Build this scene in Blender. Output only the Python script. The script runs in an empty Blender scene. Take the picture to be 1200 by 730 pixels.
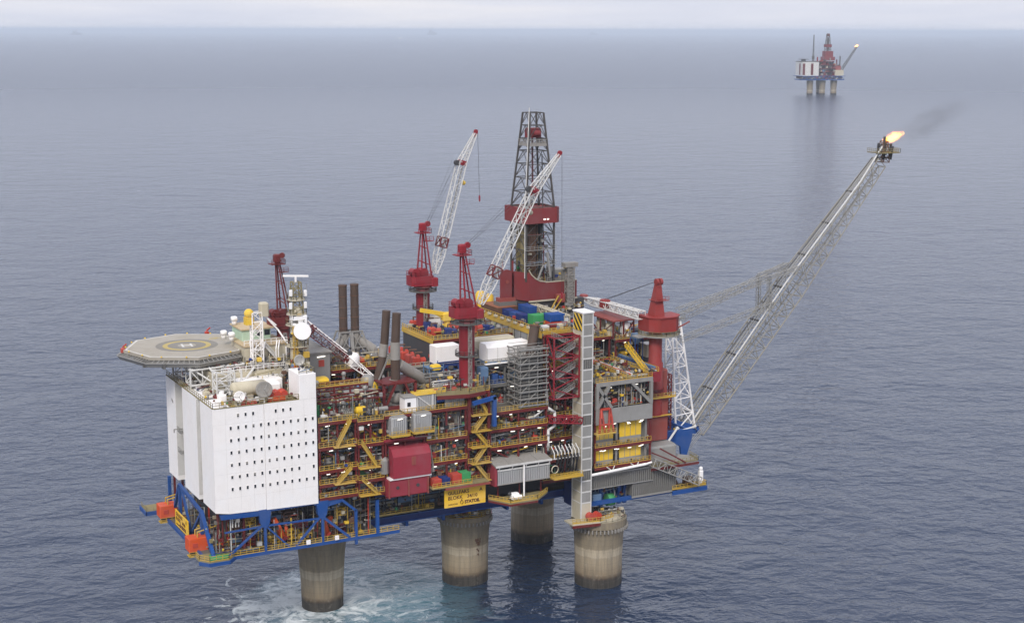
import bpy, math, random
from mathutils import Vector, Matrix
S = bpy.context.scene
COL = S.collection
R = math.radians
# The scene frame: x runs along the platform, y away from its front face, z up from the sea (metres).

# ------------------------------------------------------------------ helpers
OFF = {}
def tag(o, label=None, cat=None, group=None, kind=None):
    if label: o['label'] = label
    if cat: o['category'] = cat
    if group: o['group'] = group
    if kind: o['kind'] = kind
    return o
def thing(name, label, cat, loc=(0, 0, 0), rz=0.0, group=None):
    o = bpy.data.objects.new(name, None); COL.objects.link(o)
    o.empty_display_size = 0.5
    o.location = loc; o.rotation_euler = (0, 0, rz)
    OFF[o.name] = Vector(loc)
    return tag(o, label, cat, group)
def copy_tree(o, parent=None):
    c = o.copy(); COL.objects.link(c)
    if parent is not None: c.parent = parent
    for ch in list(o.children): copy_tree(ch, c)
    return c

class MB:
    def __init__(self): self.v = []; self.f = []; self.m = []; self.mi = 0
    def add(self, vs, fs):
        n = len(self.v); self.v += [tuple(p) for p in vs]
        for f in fs: self.f.append(tuple(i + n for i in f)); self.m.append(self.mi)
        return self
    def box(self, x0, x1, y0, y1, z0, z1):
        vs = [(x0,y0,z0),(x1,y0,z0),(x1,y1,z0),(x0,y1,z0),(x0,y0,z1),(x1,y0,z1),(x1,y1,z1),(x0,y1,z1)]
        return self.add(vs, [(0,3,2,1),(4,5,6,7),(0,1,5,4),(1,2,6,5),(2,3,7,6),(3,0,4,7)])
    def bbox(self, x0, x1, y0, y1, z0, z1, c=0.12):
        # box with chamfered vertical edges and top rim
        def ring(i, z): return [(x0+c+i,y0+i,z),(x1-c-i,y0+i,z),(x1-i,y0+c+i,z),(x1-i,y1-c-i,z),(x1-c-i,y1-i,z),(x0+c+i,y1-i,z),(x0+i,y1-c-i,z),(x0+i,y0+c+i,z)]
        vs = ring(0,z0)+ring(0,z1-c)+ring(c*.7,z1)
        fs = [tuple(range(7,-1,-1)), tuple(range(16,24))]
        for k in (0,8):
            for i in range(8): fs.append((k+i,k+(i+1)%8,k+8+(i+1)%8,k+8+i))
        return self.add(vs, fs)
    def bar(self, p, q, w, h=None, up=(0,0,1)):
        p, q = Vector(p), Vector(q); h = h or w
        d = q - p
        if d.length < 1e-6: return self
        d.normalize(); u = Vector(up)
        if abs(d.dot(u)) > 0.98: u = Vector((1,0,0))
        s = d.cross(u).normalized(); t = s.cross(d)
        s *= w/2; t *= h/2
        vs = [p-s-t,p+s-t,p+s+t,p-s+t,q-s-t,q+s-t,q+s+t,q-s+t]
        return self.add(vs, [(0,1,2,3),(7,6,5,4),(0,4,5,1),(1,5,6,2),(2,6,7,3),(3,7,4,0)])
    def tube(self, p, q, r, r2=None, n=8, caps=True):
        p, q = Vector(p), Vector(q); r2 = r if r2 is None else r2
        d = (q-p)
        if d.length < 1e-6: return self
        d.normalize(); u = Vector((0,0,1)) if abs(d.z) < 0.95 else Vector((1,0,0))
        s = d.cross(u).normalized(); t = s.cross(d)
        vs = []
        for c, rr in ((p,r),(q,r2)):
            for i in range(n):
                a = 2*math.pi*i/n; vs.append(c + s*math.cos(a)*rr + t*math.sin(a)*rr)
        fs = [(i,(i+1)%n,n+(i+1)%n,n+i) for i in range(n)]
        if caps: fs += [tuple(range(n-1,-1,-1)), tuple(range(n,2*n))]
        return self.add(vs, fs)
    def pipe(self, pts, r, n=7):
        for a, b in zip(pts, pts[1:]): self.tube(a, b, r, n=n)
        for a in pts[1:-1]: self.ball(a, r*1.02, n, 5)
        return self
    def ball(self, c, r, n=12, m=8, sc=(1,1,1)):
        vs = []; fs = []
        for j in range(m+1):
            b = -math.pi/2 + math.pi*j/m
            for i in range(n):
                a = 2*math.pi*i/n
                vs.append((c[0]+r*sc[0]*math.cos(b)*math.cos(a), c[1]+r*sc[1]*math.cos(b)*math.sin(a), c[2]+r*sc[2]*math.sin(b)))
        for j in range(m):
            for i in range(n): fs.append((j*n+i, j*n+(i+1)%n, (j+1)*n+(i+1)%n, (j+1)*n+i))
        return self.add(vs, fs)
    def lathe(self, prof, c, n=48, caps=True, a0=0.0):
        vs = []; fs = []
        for r, z in prof:
            for i in range(n):
                a = a0 + 2*math.pi*i/n; vs.append((c[0]+r*math.cos(a), c[1]+r*math.sin(a), c[2]+z))
        for j in range(len(prof)-1):
            for i in range(n): fs.append((j*n+i, j*n+(i+1)%n, (j+1)*n+(i+1)%n, (j+1)*n+i))
        if caps:
            fs.append(tuple(range(n-1,-1,-1))); k = (len(prof)-1)*n; fs.append(tuple(range(k,k+n)))
        return self.add(vs, fs)
    def prism(self, pts, z0, z1):
        n = len(pts); vs = [(x,y,z0) for x,y in pts]+[(x,y,z1) for x,y in pts]
        return self.add(vs, [tuple(range(n-1,-1,-1)), tuple(range(n,2*n))]+[(i,(i+1)%n,n+(i+1)%n,n+i) for i in range(n)])
    def prism_y(self, pts, y0, y1):      # outline in x-z, extruded in y
        n = len(pts); vs = [(x,y0,z) for x,z in pts]+[(x,y1,z) for x,z in pts]
        return self.add(vs, [tuple(range(n)), tuple(range(2*n-1,n-1,-1))]+[(i,n+i,n+(i+1)%n,(i+1)%n) for i in range(n)])
    def prism_x(self, pts, x0, x1):      # outline in y-z, extruded in x
        n = len(pts); vs = [(x0,y,z) for y,z in pts]+[(x1,y,z) for y,z in pts]
        return self.add(vs, [tuple(range(n-1,-1,-1)), tuple(range(n,2*n))]+[(i,(i+1)%n,n+(i+1)%n,n+i) for i in range(n)])
    def rail(self, pts, h=1.15, w=0.10, step=1.5, toe=0.16):
        for a, b in zip(pts, pts[1:]):
            a, b = Vector(a), Vector(b); L = (b-a).length; k = max(1, round(L/step))
            for i in range(k+1):
                p = a.lerp(b, i/k); self.bar(p, p+Vector((0,0,h)), w)
            for zz in (h, h*.52): self.bar(a+Vector((0,0,zz)), b+Vector((0,0,zz)), w*.9)
            if toe: self.bar(a+Vector((0,0,toe/2)), b+Vector((0,0,toe/2)), w*.5, toe)
        return self
    def stair(self, p, q, w=1.0, side=(0,1,0), rails=True):
        p, q = Vector(p), Vector(q); s = Vector(side).normalized()*w/2
        for sg in (-1, 1):
            self.bar(p+s*sg, q+s*sg, 0.12, 0.34)
            if rails:
                up = Vector((0,0,1.05)); self.bar(p+s*sg+up, q+s*sg+up, 0.11)
                self.bar(p+s*sg+up*.5, q+s*sg+up*.5, 0.08)
                k = max(2, round((q-p).length/1.5))
                for i in range(k+1):
                    a = p.lerp(q, i/k)+s*sg; self.bar(a, a+up, 0.09)
        k = max(3, round(abs(q.z-p.z)/0.3))
        for i in range(k):
            a = p.lerp(q, (i+.5)/k); self.bar(a-s, a+s, 0.28, 0.06)
        return self
    def lattice(self, p, q, w0, w1, h0, h1, n, rc=0.12, rb=0.07, up=(0,0,1), tri=False, faces='all', nn=6):
        p, q = Vector(p), Vector(q); d = (q-p).normalized(); u = Vector(up)
        s = d.cross(u).normalized(); t = s.cross(d)
        def corners(k):
            c = p.lerp(q, k); w = w0+(w1-w0)*k; h = h0+(h1-h0)*k
            if tri: return [c+s*w/2+t*h/2, c-s*w/2+t*h/2, c-t*h/2]
            return [c-s*w/2-t*h/2, c+s*w/2-t*h/2, c+s*w/2+t*h/2, c-s*w/2+t*h/2]
        rings = [corners(i/n) for i in range(n+1)]; m = len(rings[0])
        for j in range(m): self.tube(rings[0][j], rings[n][j], rc, n=nn)
        for i in range(n+1):
            for j in range(m): self.tube(rings[i][j], rings[i][(j+1)%m], rb, n=5, caps=False)
        for i in range(n):
            for j in range(m):
                a, b = (j, (j+1)%m) if i % 2 else ((j+1)%m, j)
                self.tube(rings[i][a], rings[i+1][b], rb, n=5, caps=False)
        return self
    def build(self, name, mat, parent=None, smooth=False, label=None):
        off = Vector((0,0,0))
        if parent is not None: off = OFF.get(parent.name, off)
        me = bpy.data.meshes.new(name)
        me.from_pydata([(x-off.x, y-off.y, z-off.z) for x,y,z in self.v], [], self.f)
        mats = mat if isinstance(mat, (list, tuple)) else [mat]
        for m in mats: me.materials.append(m)
        if len(mats) > 1: me.polygons.foreach_set('material_index', self.m)
        if smooth:
            me.polygons.foreach_set('use_smooth', [len(f) <= 4 for f in self.f])
        me.update()
        o = bpy.data.objects.new(name, me); COL.objects.link(o)
        if parent is not None: o.parent = parent
        OFF[o.name] = off
        if label: o['label'] = label
        return o
def smooth_by_angle(o, deg=40):
    me = o.data
    me.polygons.foreach_set('use_smooth', [True]*len(me.polygons))
    me.set_sharp_from_angle(angle=R(deg))
    return o
GM = ['galv','maroon','rail','dark','whitepipe','redorange','ltblue','rust','cream','galvdk','grey','khaki','yellow','navy','black','green']
GW = [9,6,7,8,5,2.5,2,8,5,7,6,5,2,1,5,1]
def fittings(root, x0, x1, y0, y1, z0, h, n, seed, name='small_fittings'):
    """small boxes, valves, cable trays and short pipe runs that fill a machinery deck"""
    rg = random.Random(seed); bs = {}
    for _ in range(n):
        m = rg.choices(GM, GW)[0]; b = bs.setdefault(m, MB())
        x, y = rg.uniform(x0,x1), rg.uniform(y0,y1); k = rg.random(); z = z0 + h*rg.random()**1.6*.85
        if k < .30:
            w, d, e = rg.uniform(.15,.6), rg.uniform(.15,.5), rg.uniform(.2,.9); b.box(x-w,x+w,y-d,y+d,z,z+e)
        elif k < .52: b.tube((x,y,z0),(x,y,z0+h*rg.uniform(.4,1)), rg.choice([.06,.09,.13]), n=5)
        elif k < .74:
            l = rg.uniform(.8,3.2); b.bar((max(x0,x-l),y,z),(min(x1,x+l),y,z+rg.choice([0,0,0,.6])), rg.choice([.1,.16,.3]), rg.choice([.08,.14]))
        elif k < .86: b.tube((x,y,z),(x,y+rg.uniform(-1,1),z+rg.uniform(0,.5)), rg.choice([.2,.3,.38]), n=7)
        else: b.ball((x,y,z+.3), rg.uniform(.16,.38), 6, 4)
    mb = MB(); ms = []
    for i, (m, b) in enumerate(bs.items()):
        mb.mi = i; ms.append(m); mb.add(b.v, b.f)
    o = mb.build(name, [M[m] for m in ms], root); o['kind'] = 'stuff'
    return o
def lettering(name, body, size, loc, rot, mat, parent, offset=0.0, align='LEFT', width=None):
    cu = bpy.data.curves.new(name, 'FONT'); cu.body = body; cu.size = size; cu.align_x = align
    cu.extrude = 0.02; cu.offset = offset; cu.resolution_u = 3
    if width: cu.space_character = width
    tmp = bpy.data.objects.new(name, cu); COL.objects.link(tmp)
    dg = bpy.context.evaluated_depsgraph_get(); dg.update()
    me = bpy.data.meshes.new_from_object(tmp.evaluated_get(dg))
    bpy.data.objects.remove(tmp); bpy.data.curves.remove(cu)
    me.materials.clear(); me.materials.append(mat)
    o = bpy.data.objects.new(name, me); COL.objects.link(o); o.parent = parent
    o.location = Vector(loc) - OFF.get(parent.name, Vector((0,0,0))); o.rotation_euler = rot
    OFF[o.name] = OFF.get(parent.name, Vector((0,0,0)))
    return o

# ------------------------------------------------------------------ materials
def nodes(m):
    m.use_nodes = True; nt = m.node_tree; nt.nodes.clear(); return nt
def N(nt, t, **kw):
    n = nt.nodes.new(t)
    for k, v in kw.items():
        if k in n.inputs: n.inputs[k].default_value = v
        else: setattr(n, k, v)
    return n
def ramp(nt, src, stops):
    r = nt.nodes.new('ShaderNodeValToRGB'); e = r.color_ramp.elements
    while len(e) < len(stops): e.new(0.5)
    for i, (p, c) in enumerate(stops):
        e[i].position = p; e[i].color = c if len(c) == 4 else (*c, 1)
    nt.links.new(src, r.inputs[0]); return r
def mixc(nt, fac, a, b, mode='MIX'):
    m = nt.nodes.new('ShaderNodeMix'); m.data_type = 'RGBA'; m.blend_type = mode
    for s, v in ((0, fac), (6, a), (7, b)):
        if isinstance(v, (int, float)): m.inputs[s].default_value = v
        elif isinstance(v, tuple): m.inputs[s].default_value = v if len(v) == 4 else (*v, 1)
        else: nt.links.new(v, m.inputs[s])
    return m.outputs[2]
def paint(name, col, rough=0.5, grime=0.35, rust=0.25, metal=0.0, ribs=None, dirt=(0.07,0.05,0.035), rustc=(0.12,0.045,0.02)):
    m = bpy.data.materials.new(name); nt = nodes(m)
    tc = N(nt, 'ShaderNodeTexCoord')
    geo = N(nt, 'ShaderNodeNewGeometry')
    out = N(nt, 'ShaderNodeOutputMaterial'); b = N(nt, 'ShaderNodeBsdfPrincipled')
    nt.links.new(b.outputs[0], out.inputs[0])
    n1 = N(nt, 'ShaderNodeTexNoise', Scale=0.45, Detail=6.0, Roughness=0.65); nt.links.new(geo.outputs['Position'], n1.inputs['Vector'])
    r1 = ramp(nt, n1.outputs[0], [(0.42, (0,0,0)), (0.78, (1,1,1))])
    mp = N(nt, 'ShaderNodeMapping'); mp.inputs['Scale'].default_value = (1.6, 1.6, 0.16); nt.links.new(geo.outputs['Position'], mp.inputs[0])
    n2 = N(nt, 'ShaderNodeTexNoise', Scale=1.0, Detail=5.0, Roughness=0.7); nt.links.new(mp.outputs[0], n2.inputs['Vector'])
    r2 = ramp(nt, n2.outputs[0], [(0.56, (0,0,0)), (0.72, (1,1,1))])
    mul1 = N(nt, 'ShaderNodeMath', operation='MULTIPLY'); nt.links.new(r1.outputs[0], mul1.inputs[0]); mul1.inputs[1].default_value = grime
    mul2 = N(nt, 'ShaderNodeMath', operation='MULTIPLY'); nt.links.new(r2.outputs[0], mul2.inputs[0]); mul2.inputs[1].default_value = rust
    c = mixc(nt, mul1.outputs[0], col, tuple(0.6*a+0.4*d for a, d in zip(col, dirt)))
    c = mixc(nt, mul2.outputs[0], c, rustc)
    n3 = N(nt, 'ShaderNodeTexNoise', Scale=0.17, Detail=3.0, Roughness=0.6); nt.links.new(geo.outputs['Position'], n3.inputs['Vector'])
    r3 = ramp(nt, n3.outputs[0], [(0.45,(0,0,0)), (0.68,(0.55,0.55,0.55))])
    g = 0.35*sum(col)/3
    c = mixc(nt, r3.outputs[0], c, tuple(min(.85, a*.72+g+.012) for a in col))
    nt.links.new(c, b.inputs['Base Color']); b.inputs['Roughness'].default_value = rough; b.inputs['Metallic'].default_value = metal
    b.inputs['Specular IOR Level'].default_value = 0.22
    if ribs:
        sp = N(nt, 'ShaderNodeSeparateXYZ'); nt.links.new(geo.outputs['Position'], sp.inputs[0])
        ad = N(nt, 'ShaderNodeMath', operation='ADD'); nt.links.new(sp.outputs[0 if ribs[0] != 'z' else 2], ad.inputs[0])
        if ribs[0] == 'z': ad.inputs[1].default_value = 0
        else: nt.links.new(sp.outputs[1], ad.inputs[1])
        sc = N(nt, 'ShaderNodeMath', operation='MULTIPLY'); nt.links.new(ad.outputs[0], sc.inputs[0]); sc.inputs[1].default_value = ribs[1]*2*math.pi
        sn = N(nt, 'ShaderNodeMath', operation='SINE'); nt.links.new(sc.outputs[0], sn.inputs[0])
        bp = N(nt, 'ShaderNodeBump', Strength=1.0, Distance=ribs[2]); nt.links.new(sn.outputs[0], bp.inputs['Height']); nt.links.new(bp.outputs[0], b.inputs['Normal'])
    return m
M = {}
M['white'] = paint('white_paint', (0.87,0.84,0.81), 0.5, 0.3, 0.16, dirt=(0.4,0.36,0.3), rustc=(0.50,0.44,0.36))
M['whitepipe'] = paint('white_pipe_paint', (0.6,0.59,0.56), 0.5, 0.35, 0.2)
M['cream'] = paint('cream_paint', (0.5,0.45,0.33), 0.6, 0.4, 0.35)
M['maroon'] = paint('dark_red_steel', (0.135,0.018,0.018), 0.55, 0.4, 0.2)
M['red'] = paint('crane_red', (0.245,0.016,0.026), 0.55, 0.55, 0.4, dirt=(0.10,0.03,0.025))
M['salmon'] = paint('faded_red', (0.27,0.062,0.05), 0.6, 0.4, 0.3)
M['module_red'] = paint('carmine_module', (0.29,0.03,0.047), 0.5, 0.3, 0.12)
M['boxred'] = paint('drill_floor_red', (0.2,0.034,0.036), 0.55, 0.4, 0.25)
M['blue'] = paint('deck_blue', (0.014,0.07,0.26), 0.5, 0.3, 0.12, dirt=(0.03,0.05,0.1))
M['navy'] = paint('navy_blue', (0.015,0.035,0.16), 0.5, 0.3, 0.1)
M['ltblue'] = paint('pale_blue', (0.11,0.19,0.31), 0.5, 0.35, 0.15)
M['rail'] = paint('ochre_rail', (0.52,0.335,0.05), 0.55, 0.4, 0.2)
M['yellow'] = paint('bright_yellow', (0.74,0.48,0.03), 0.5, 0.25, 0.1)
M['orange'] = paint('orange_paint', (0.62,0.078,0.013), 0.5, 0.25, 0.1, dirt=(0.3,0.05,0.02))
M['redorange'] = paint('red_orange_paint', (0.46,0.052,0.03), 0.5, 0.3, 0.1)
M['green'] = paint('green_paint', (0.05,0.29,0.1), 0.5, 0.3, 0.1)
M['mint'] = paint('mint_paint', (0.42,0.56,0.42), 0.5, 0.3, 0.15)
M['grey'] = paint('grey_cladding', (0.27,0.265,0.25), 0.55, 0.5, 0.3)
M['ribbed'] = paint('grey_ribbed_cladding', (0.36,0.36,0.355), 0.5, 0.35, 0.2, ribs=('xy', 2.0, 0.08))
M['ribdark'] = paint('dark_ribbed_cladding', (0.17,0.165,0.15), 0.5, 0.35, 0.35, ribs=('xy', 1.6, 0.1))
M['louvre'] = paint('louvre_grey', (0.27,0.265,0.25), 0.55, 0.4, 0.3, ribs=('z', 1.6, 0.12))
M['dark'] = paint('dark_steel', (0.055,0.055,0.058), 0.6, 0.3, 0.3)
M['dkgrey'] = paint('deck_grey', (0.15,0.145,0.135), 0.75, 0.5, 0.35)
M['floor'] = paint('grating_floor', (0.13,0.12,0.10), 0.8, 0.6, 0.4)
M['roofgrey'] = paint('roof_grey', (0.27,0.255,0.23), 0.75, 0.6, 0.3)
M['galv'] = paint('galvanised_steel', (0.32,0.31,0.285), 0.45, 0.4, 0.25, metal=0.3)
M['galvdk'] = paint('weathered_lattice_steel', (0.125,0.12,0.112), 0.55, 0.5, 0.4, metal=0.2)
M['rust'] = paint('rusty_steel', (0.13,0.07,0.045), 0.75, 0.6, 0.5)
M['stack'] = paint('sooted_stack', (0.085,0.057,0.043), 0.7, 0.8, 0.5, dirt=(0.02,0.015,0.012))
M['stackgrey'] = paint('stack_sleeve', (0.28,0.262,0.235), 0.6, 0.6, 0.4)
M['tan'] = paint('tan_roof', (0.50,0.38,0.22), 0.7, 0.4, 0.3)
M['derrick'] = paint('derrick_steel', (.075,.07,.066), 0.6, 0.5, 0.35)
M['boomgrey'] = paint('boom_steel', (.28,.262,.22), 0.6, 0.5, 0.3)
M['brick'] = paint('brick_red', (0.27,0.034,0.03), 0.55, 0.5, 0.25)
M['khaki'] = paint('khaki_deck', (0.24,0.2,0.095), 0.8, 0.6, 0.4)
M['brownroof'] = paint('brown_tarpaulin', (0.26,0.10,0.05), 0.8, 0.5, 0.4)
M['black'] = paint('black_rubber', (0.02,0.02,0.022), 0.6, 0.2, 0.0)
M['signyellow'] = paint('sign_yellow', (0.82,0.49,0.015), 0.5, 0.15, 0.06)
M['ink'] = paint('sign_ink', (0.10,0.03,0.015), 0.6, 0.2, 0.0)
M['glass'] = paint('window_glass', (0.02,0.025,0.035), 0.15, 0.2, 0.0)
M['helideck'] = paint('helideck_coating', (0.35,0.318,0.262), 0.85, 0.5, 0.12)
M['helidark'] = paint('helideck_rubber_marks', (0.225,0.21,0.18), 0.85, 0.5, 0.1)
M['heliyellow'] = paint('helideck_marking_yellow', (0.44,0.34,0.12), 0.8, 0.4, 0.0)
M['heliwhite'] = paint('helideck_marking_white', (0.6,0.585,0.54), 0.8, 0.4, 0.0)
def lamp_mat():
    m = bpy.data.materials.new('fluorescent_tube'); nt = nodes(m)
    o = N(nt, 'ShaderNodeOutputMaterial'); e = N(nt, 'ShaderNodeEmission', Strength=1.5); e.inputs[0].default_value = (1.0,0.93,0.82,1)
    nt.links.new(e.outputs[0], o.inputs[0]); return m
M['lamp'] = lamp_mat()
def concrete_mat():
    m = bpy.data.materials.new('weathered_concrete'); nt = nodes(m)
    o = N(nt, 'ShaderNodeOutputMaterial'); b = N(nt, 'ShaderNodeBsdfPrincipled', Roughness=0.85); nt.links.new(b.outputs[0], o.inputs[0])
    geo = N(nt, 'ShaderNodeNewGeometry'); sp = N(nt, 'ShaderNodeSeparateXYZ'); nt.links.new(geo.outputs['Position'], sp.inputs[0])
    mp = N(nt, 'ShaderNodeMapping'); mp.inputs['Scale'].default_value = (0.9,0.9,0.07); nt.links.new(geo.outputs['Position'], mp.inputs[0])
    n1 = N(nt, 'ShaderNodeTexNoise', Scale=1.0, Detail=7.0, Roughness=0.7); nt.links.new(mp.outputs[0], n1.inputs['Vector'])
    n2 = N(nt, 'ShaderNodeTexNoise', Scale=0.6, Detail=8.0, Roughness=0.7); nt.links.new(geo.outputs['Position'], n2.inputs['Vector'])
    # height in rings, jittered by noise
    jz = N(nt, 'ShaderNodeMath', operation='MULTIPLY_ADD'); nt.links.new(n2.outputs[0], jz.inputs[0]); jz.inputs[1].default_value = 1.6; nt.links.new(sp.outputs[2], jz.inputs[2])
    h = N(nt, 'ShaderNodeMath', operation='MULTIPLY'); nt.links.new(jz.outputs[0], h.inputs[0]); h.inputs[1].default_value = 1/22.0
    base = ramp(nt, h.outputs[0], [(0.02,(0.022,0.02,0.018)), (0.135,(0.03,0.026,0.022)), (0.155,(0.075,0.05,0.03)), (0.20,(0.25,0.19,0.12)), (0.33,(0.35,0.285,0.19)), (0.40,(0.36,0.295,0.20)), (0.415,(0.46,0.39,0.28)), (0.50,(0.45,0.38,0.27)), (0.515,(0.27,0.22,0.145)), (0.99,(0.23,0.19,0.13))])
    st = ramp(nt, n1.outputs[0], [(0.40,(0,0,0)), (0.68,(1,1,1))])
    f1 = N(nt, 'ShaderNodeMath', operation='MULTIPLY'); nt.links.new(st.outputs[0], f1.inputs[0]); f1.inputs[1].default_value = 0.6
    c = mixc(nt, f1.outputs[0], base.outputs[0], (0.10,0.09,0.07))
    bl = ramp(nt, n2.outputs[0], [(0.55,(0,0,0)), (0.75,(1,1,1))])
    f2 = N(nt, 'ShaderNodeMath', operation='MULTIPLY'); nt.links.new(bl.outputs[0], f2.inputs[0]); f2.inputs[1].default_value = 0.35
    c = mixc(nt, f2.outputs[0], c, (0.34,0.31,0.26))
    # horizontal casting joints
    jn = N(nt, 'ShaderNodeMath', operation='FRACT'); dv = N(nt, 'ShaderNodeMath', operation='MULTIPLY'); nt.links.new(sp.outputs[2], dv.inputs[0]); dv.inputs[1].default_value = 0.62
    nt.links.new(dv.outputs[0], jn.inputs[0]); jl = ramp(nt, jn.outputs[0], [(0.0,(1,1,1)), (0.09,(0,0,0))])
    f3 = N(nt, 'ShaderNodeMath', operation='MULTIPLY'); nt.links.new(jl.outputs[0], f3.inputs[0]); f3.inputs[1].default_value = 0.34
    c = mixc(nt, f3.outputs[0], c, (0.09,0.08,0.065))
    nt.links.new(c, b.inputs['Base Color'])
    bp = N(nt, 'ShaderNodeBump', Strength=0.5, Distance=0.12); nt.links.new(n2.outputs[0], bp.inputs['Height']); nt.links.new(bp.outputs[0], b.inputs['Normal'])
    return m
M['concrete'] = concrete_mat()

# ------------------------------------------------------------------ camera, world, sun
cam = bpy.data.cameras.new('camera'); co = bpy.data.objects.new('camera', cam); COL.objects.link(co)
cam.sensor_width = 36.0; cam.lens = 36.0*1770/1200; cam.clip_start = 1.0; cam.clip_end = 500000.0
co.matrix_world = Matrix.Translation((-164.147,-335.737,140.0)) @ Matrix.Rotation(R(-27.9),4,'Z') @ Matrix.Rotation(R(90)-math.atan(329.3/1770),4,'X') @ Matrix.Rotation(R(0.143),4,'Z')
S.camera = co
SUN_EL, SUN_AZ = 42.0, 220.0        # azimuth measured clockwise from +Y
SKY = 0.07
w = bpy.data.worlds.new('World'); S.world = w; w.use_nodes = True
nt = w.node_tree; nt.nodes.clear()
wo = N(nt, 'ShaderNodeOutputWorld'); bg = N(nt, 'ShaderNodeBackground', Strength=SKY); nt.links.new(bg.outputs[0], wo.inputs[0])
sky = N(nt, 'ShaderNodeTexSky'); sky.sky_type = 'NISHITA'; sky.sun_disc = False
sky.sun_elevation = R(SUN_EL); sky.sun_rotation = R(SUN_AZ); sky.altitude = 0; sky.air_density = 1.0; sky.dust_density = 3.0; sky.ozone_density = 1.0
tc = N(nt, 'ShaderNodeTexCoord')
mp = N(nt, 'ShaderNodeMapping'); mp.inputs['Scale'].default_value = (1.0,1.0,14.0); nt.links.new(tc.outputs['Generated'], mp.inputs[0])
cn = N(nt, 'ShaderNodeTexNoise', Scale=3.0, Detail=5.0, Roughness=0.55); nt.links.new(mp.outputs[0], cn.inputs['Vector'])
cr = ramp(nt, cn.outputs[0], [(0.32,(7.2,7.6,9.0)), (0.52,(8.5,8.65,9.6)), (0.70,(9.8,9.6,9.9))])   # broad overcast deck
# sky brighter overhead than along the rim
spz = N(nt, 'ShaderNodeSeparateXYZ'); nt.links.new(tc.outputs['Generated'], spz.inputs[0])
zr = ramp(nt, spz.outputs[2], [(0.0,(0.90,0.90,0.90)), (0.10,(0.93,0.93,0.94)), (0.5,(1.10,1.12,1.19)), (1.0,(1.15,1.16,1.18))])
cc = mixc(nt, 1.0, cr.outputs[0], zr.outputs[0], 'MULTIPLY')
sk = mixc(nt, 0.88, sky.outputs[0], cc)
nt.links.new(sk, bg.inputs[0])
sl = bpy.data.lights.new('sun', 'SUN'); so = bpy.data.objects.new('sun', sl); COL.objects.link(so)
sl.energy = 1.5; sl.angle = R(16); sl.color = (1.0,0.95,0.88)
sd = Vector((math.sin(R(SUN_AZ))*math.cos(R(SUN_EL)), math.cos(R(SUN_AZ))*math.cos(R(SUN_EL)), math.sin(R(SUN_EL))))
so.rotation_euler = sd.to_track_quat('Z','Y').to_euler()
S.view_settings.view_transform = 'Standard'; S.view_settings.look = 'None'; S.view_settings.exposure = 0.7; S.view_settings.gamma = 1.0
S.view_settings.use_curve_mapping = False
S.render.engine = 'CYCLES'
S.cycles.use_denoising = True
S.cycles.max_bounces = 6; S.cycles.volume_bounces = 0; S.cycles.transparent_max_bounces = 8

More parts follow.
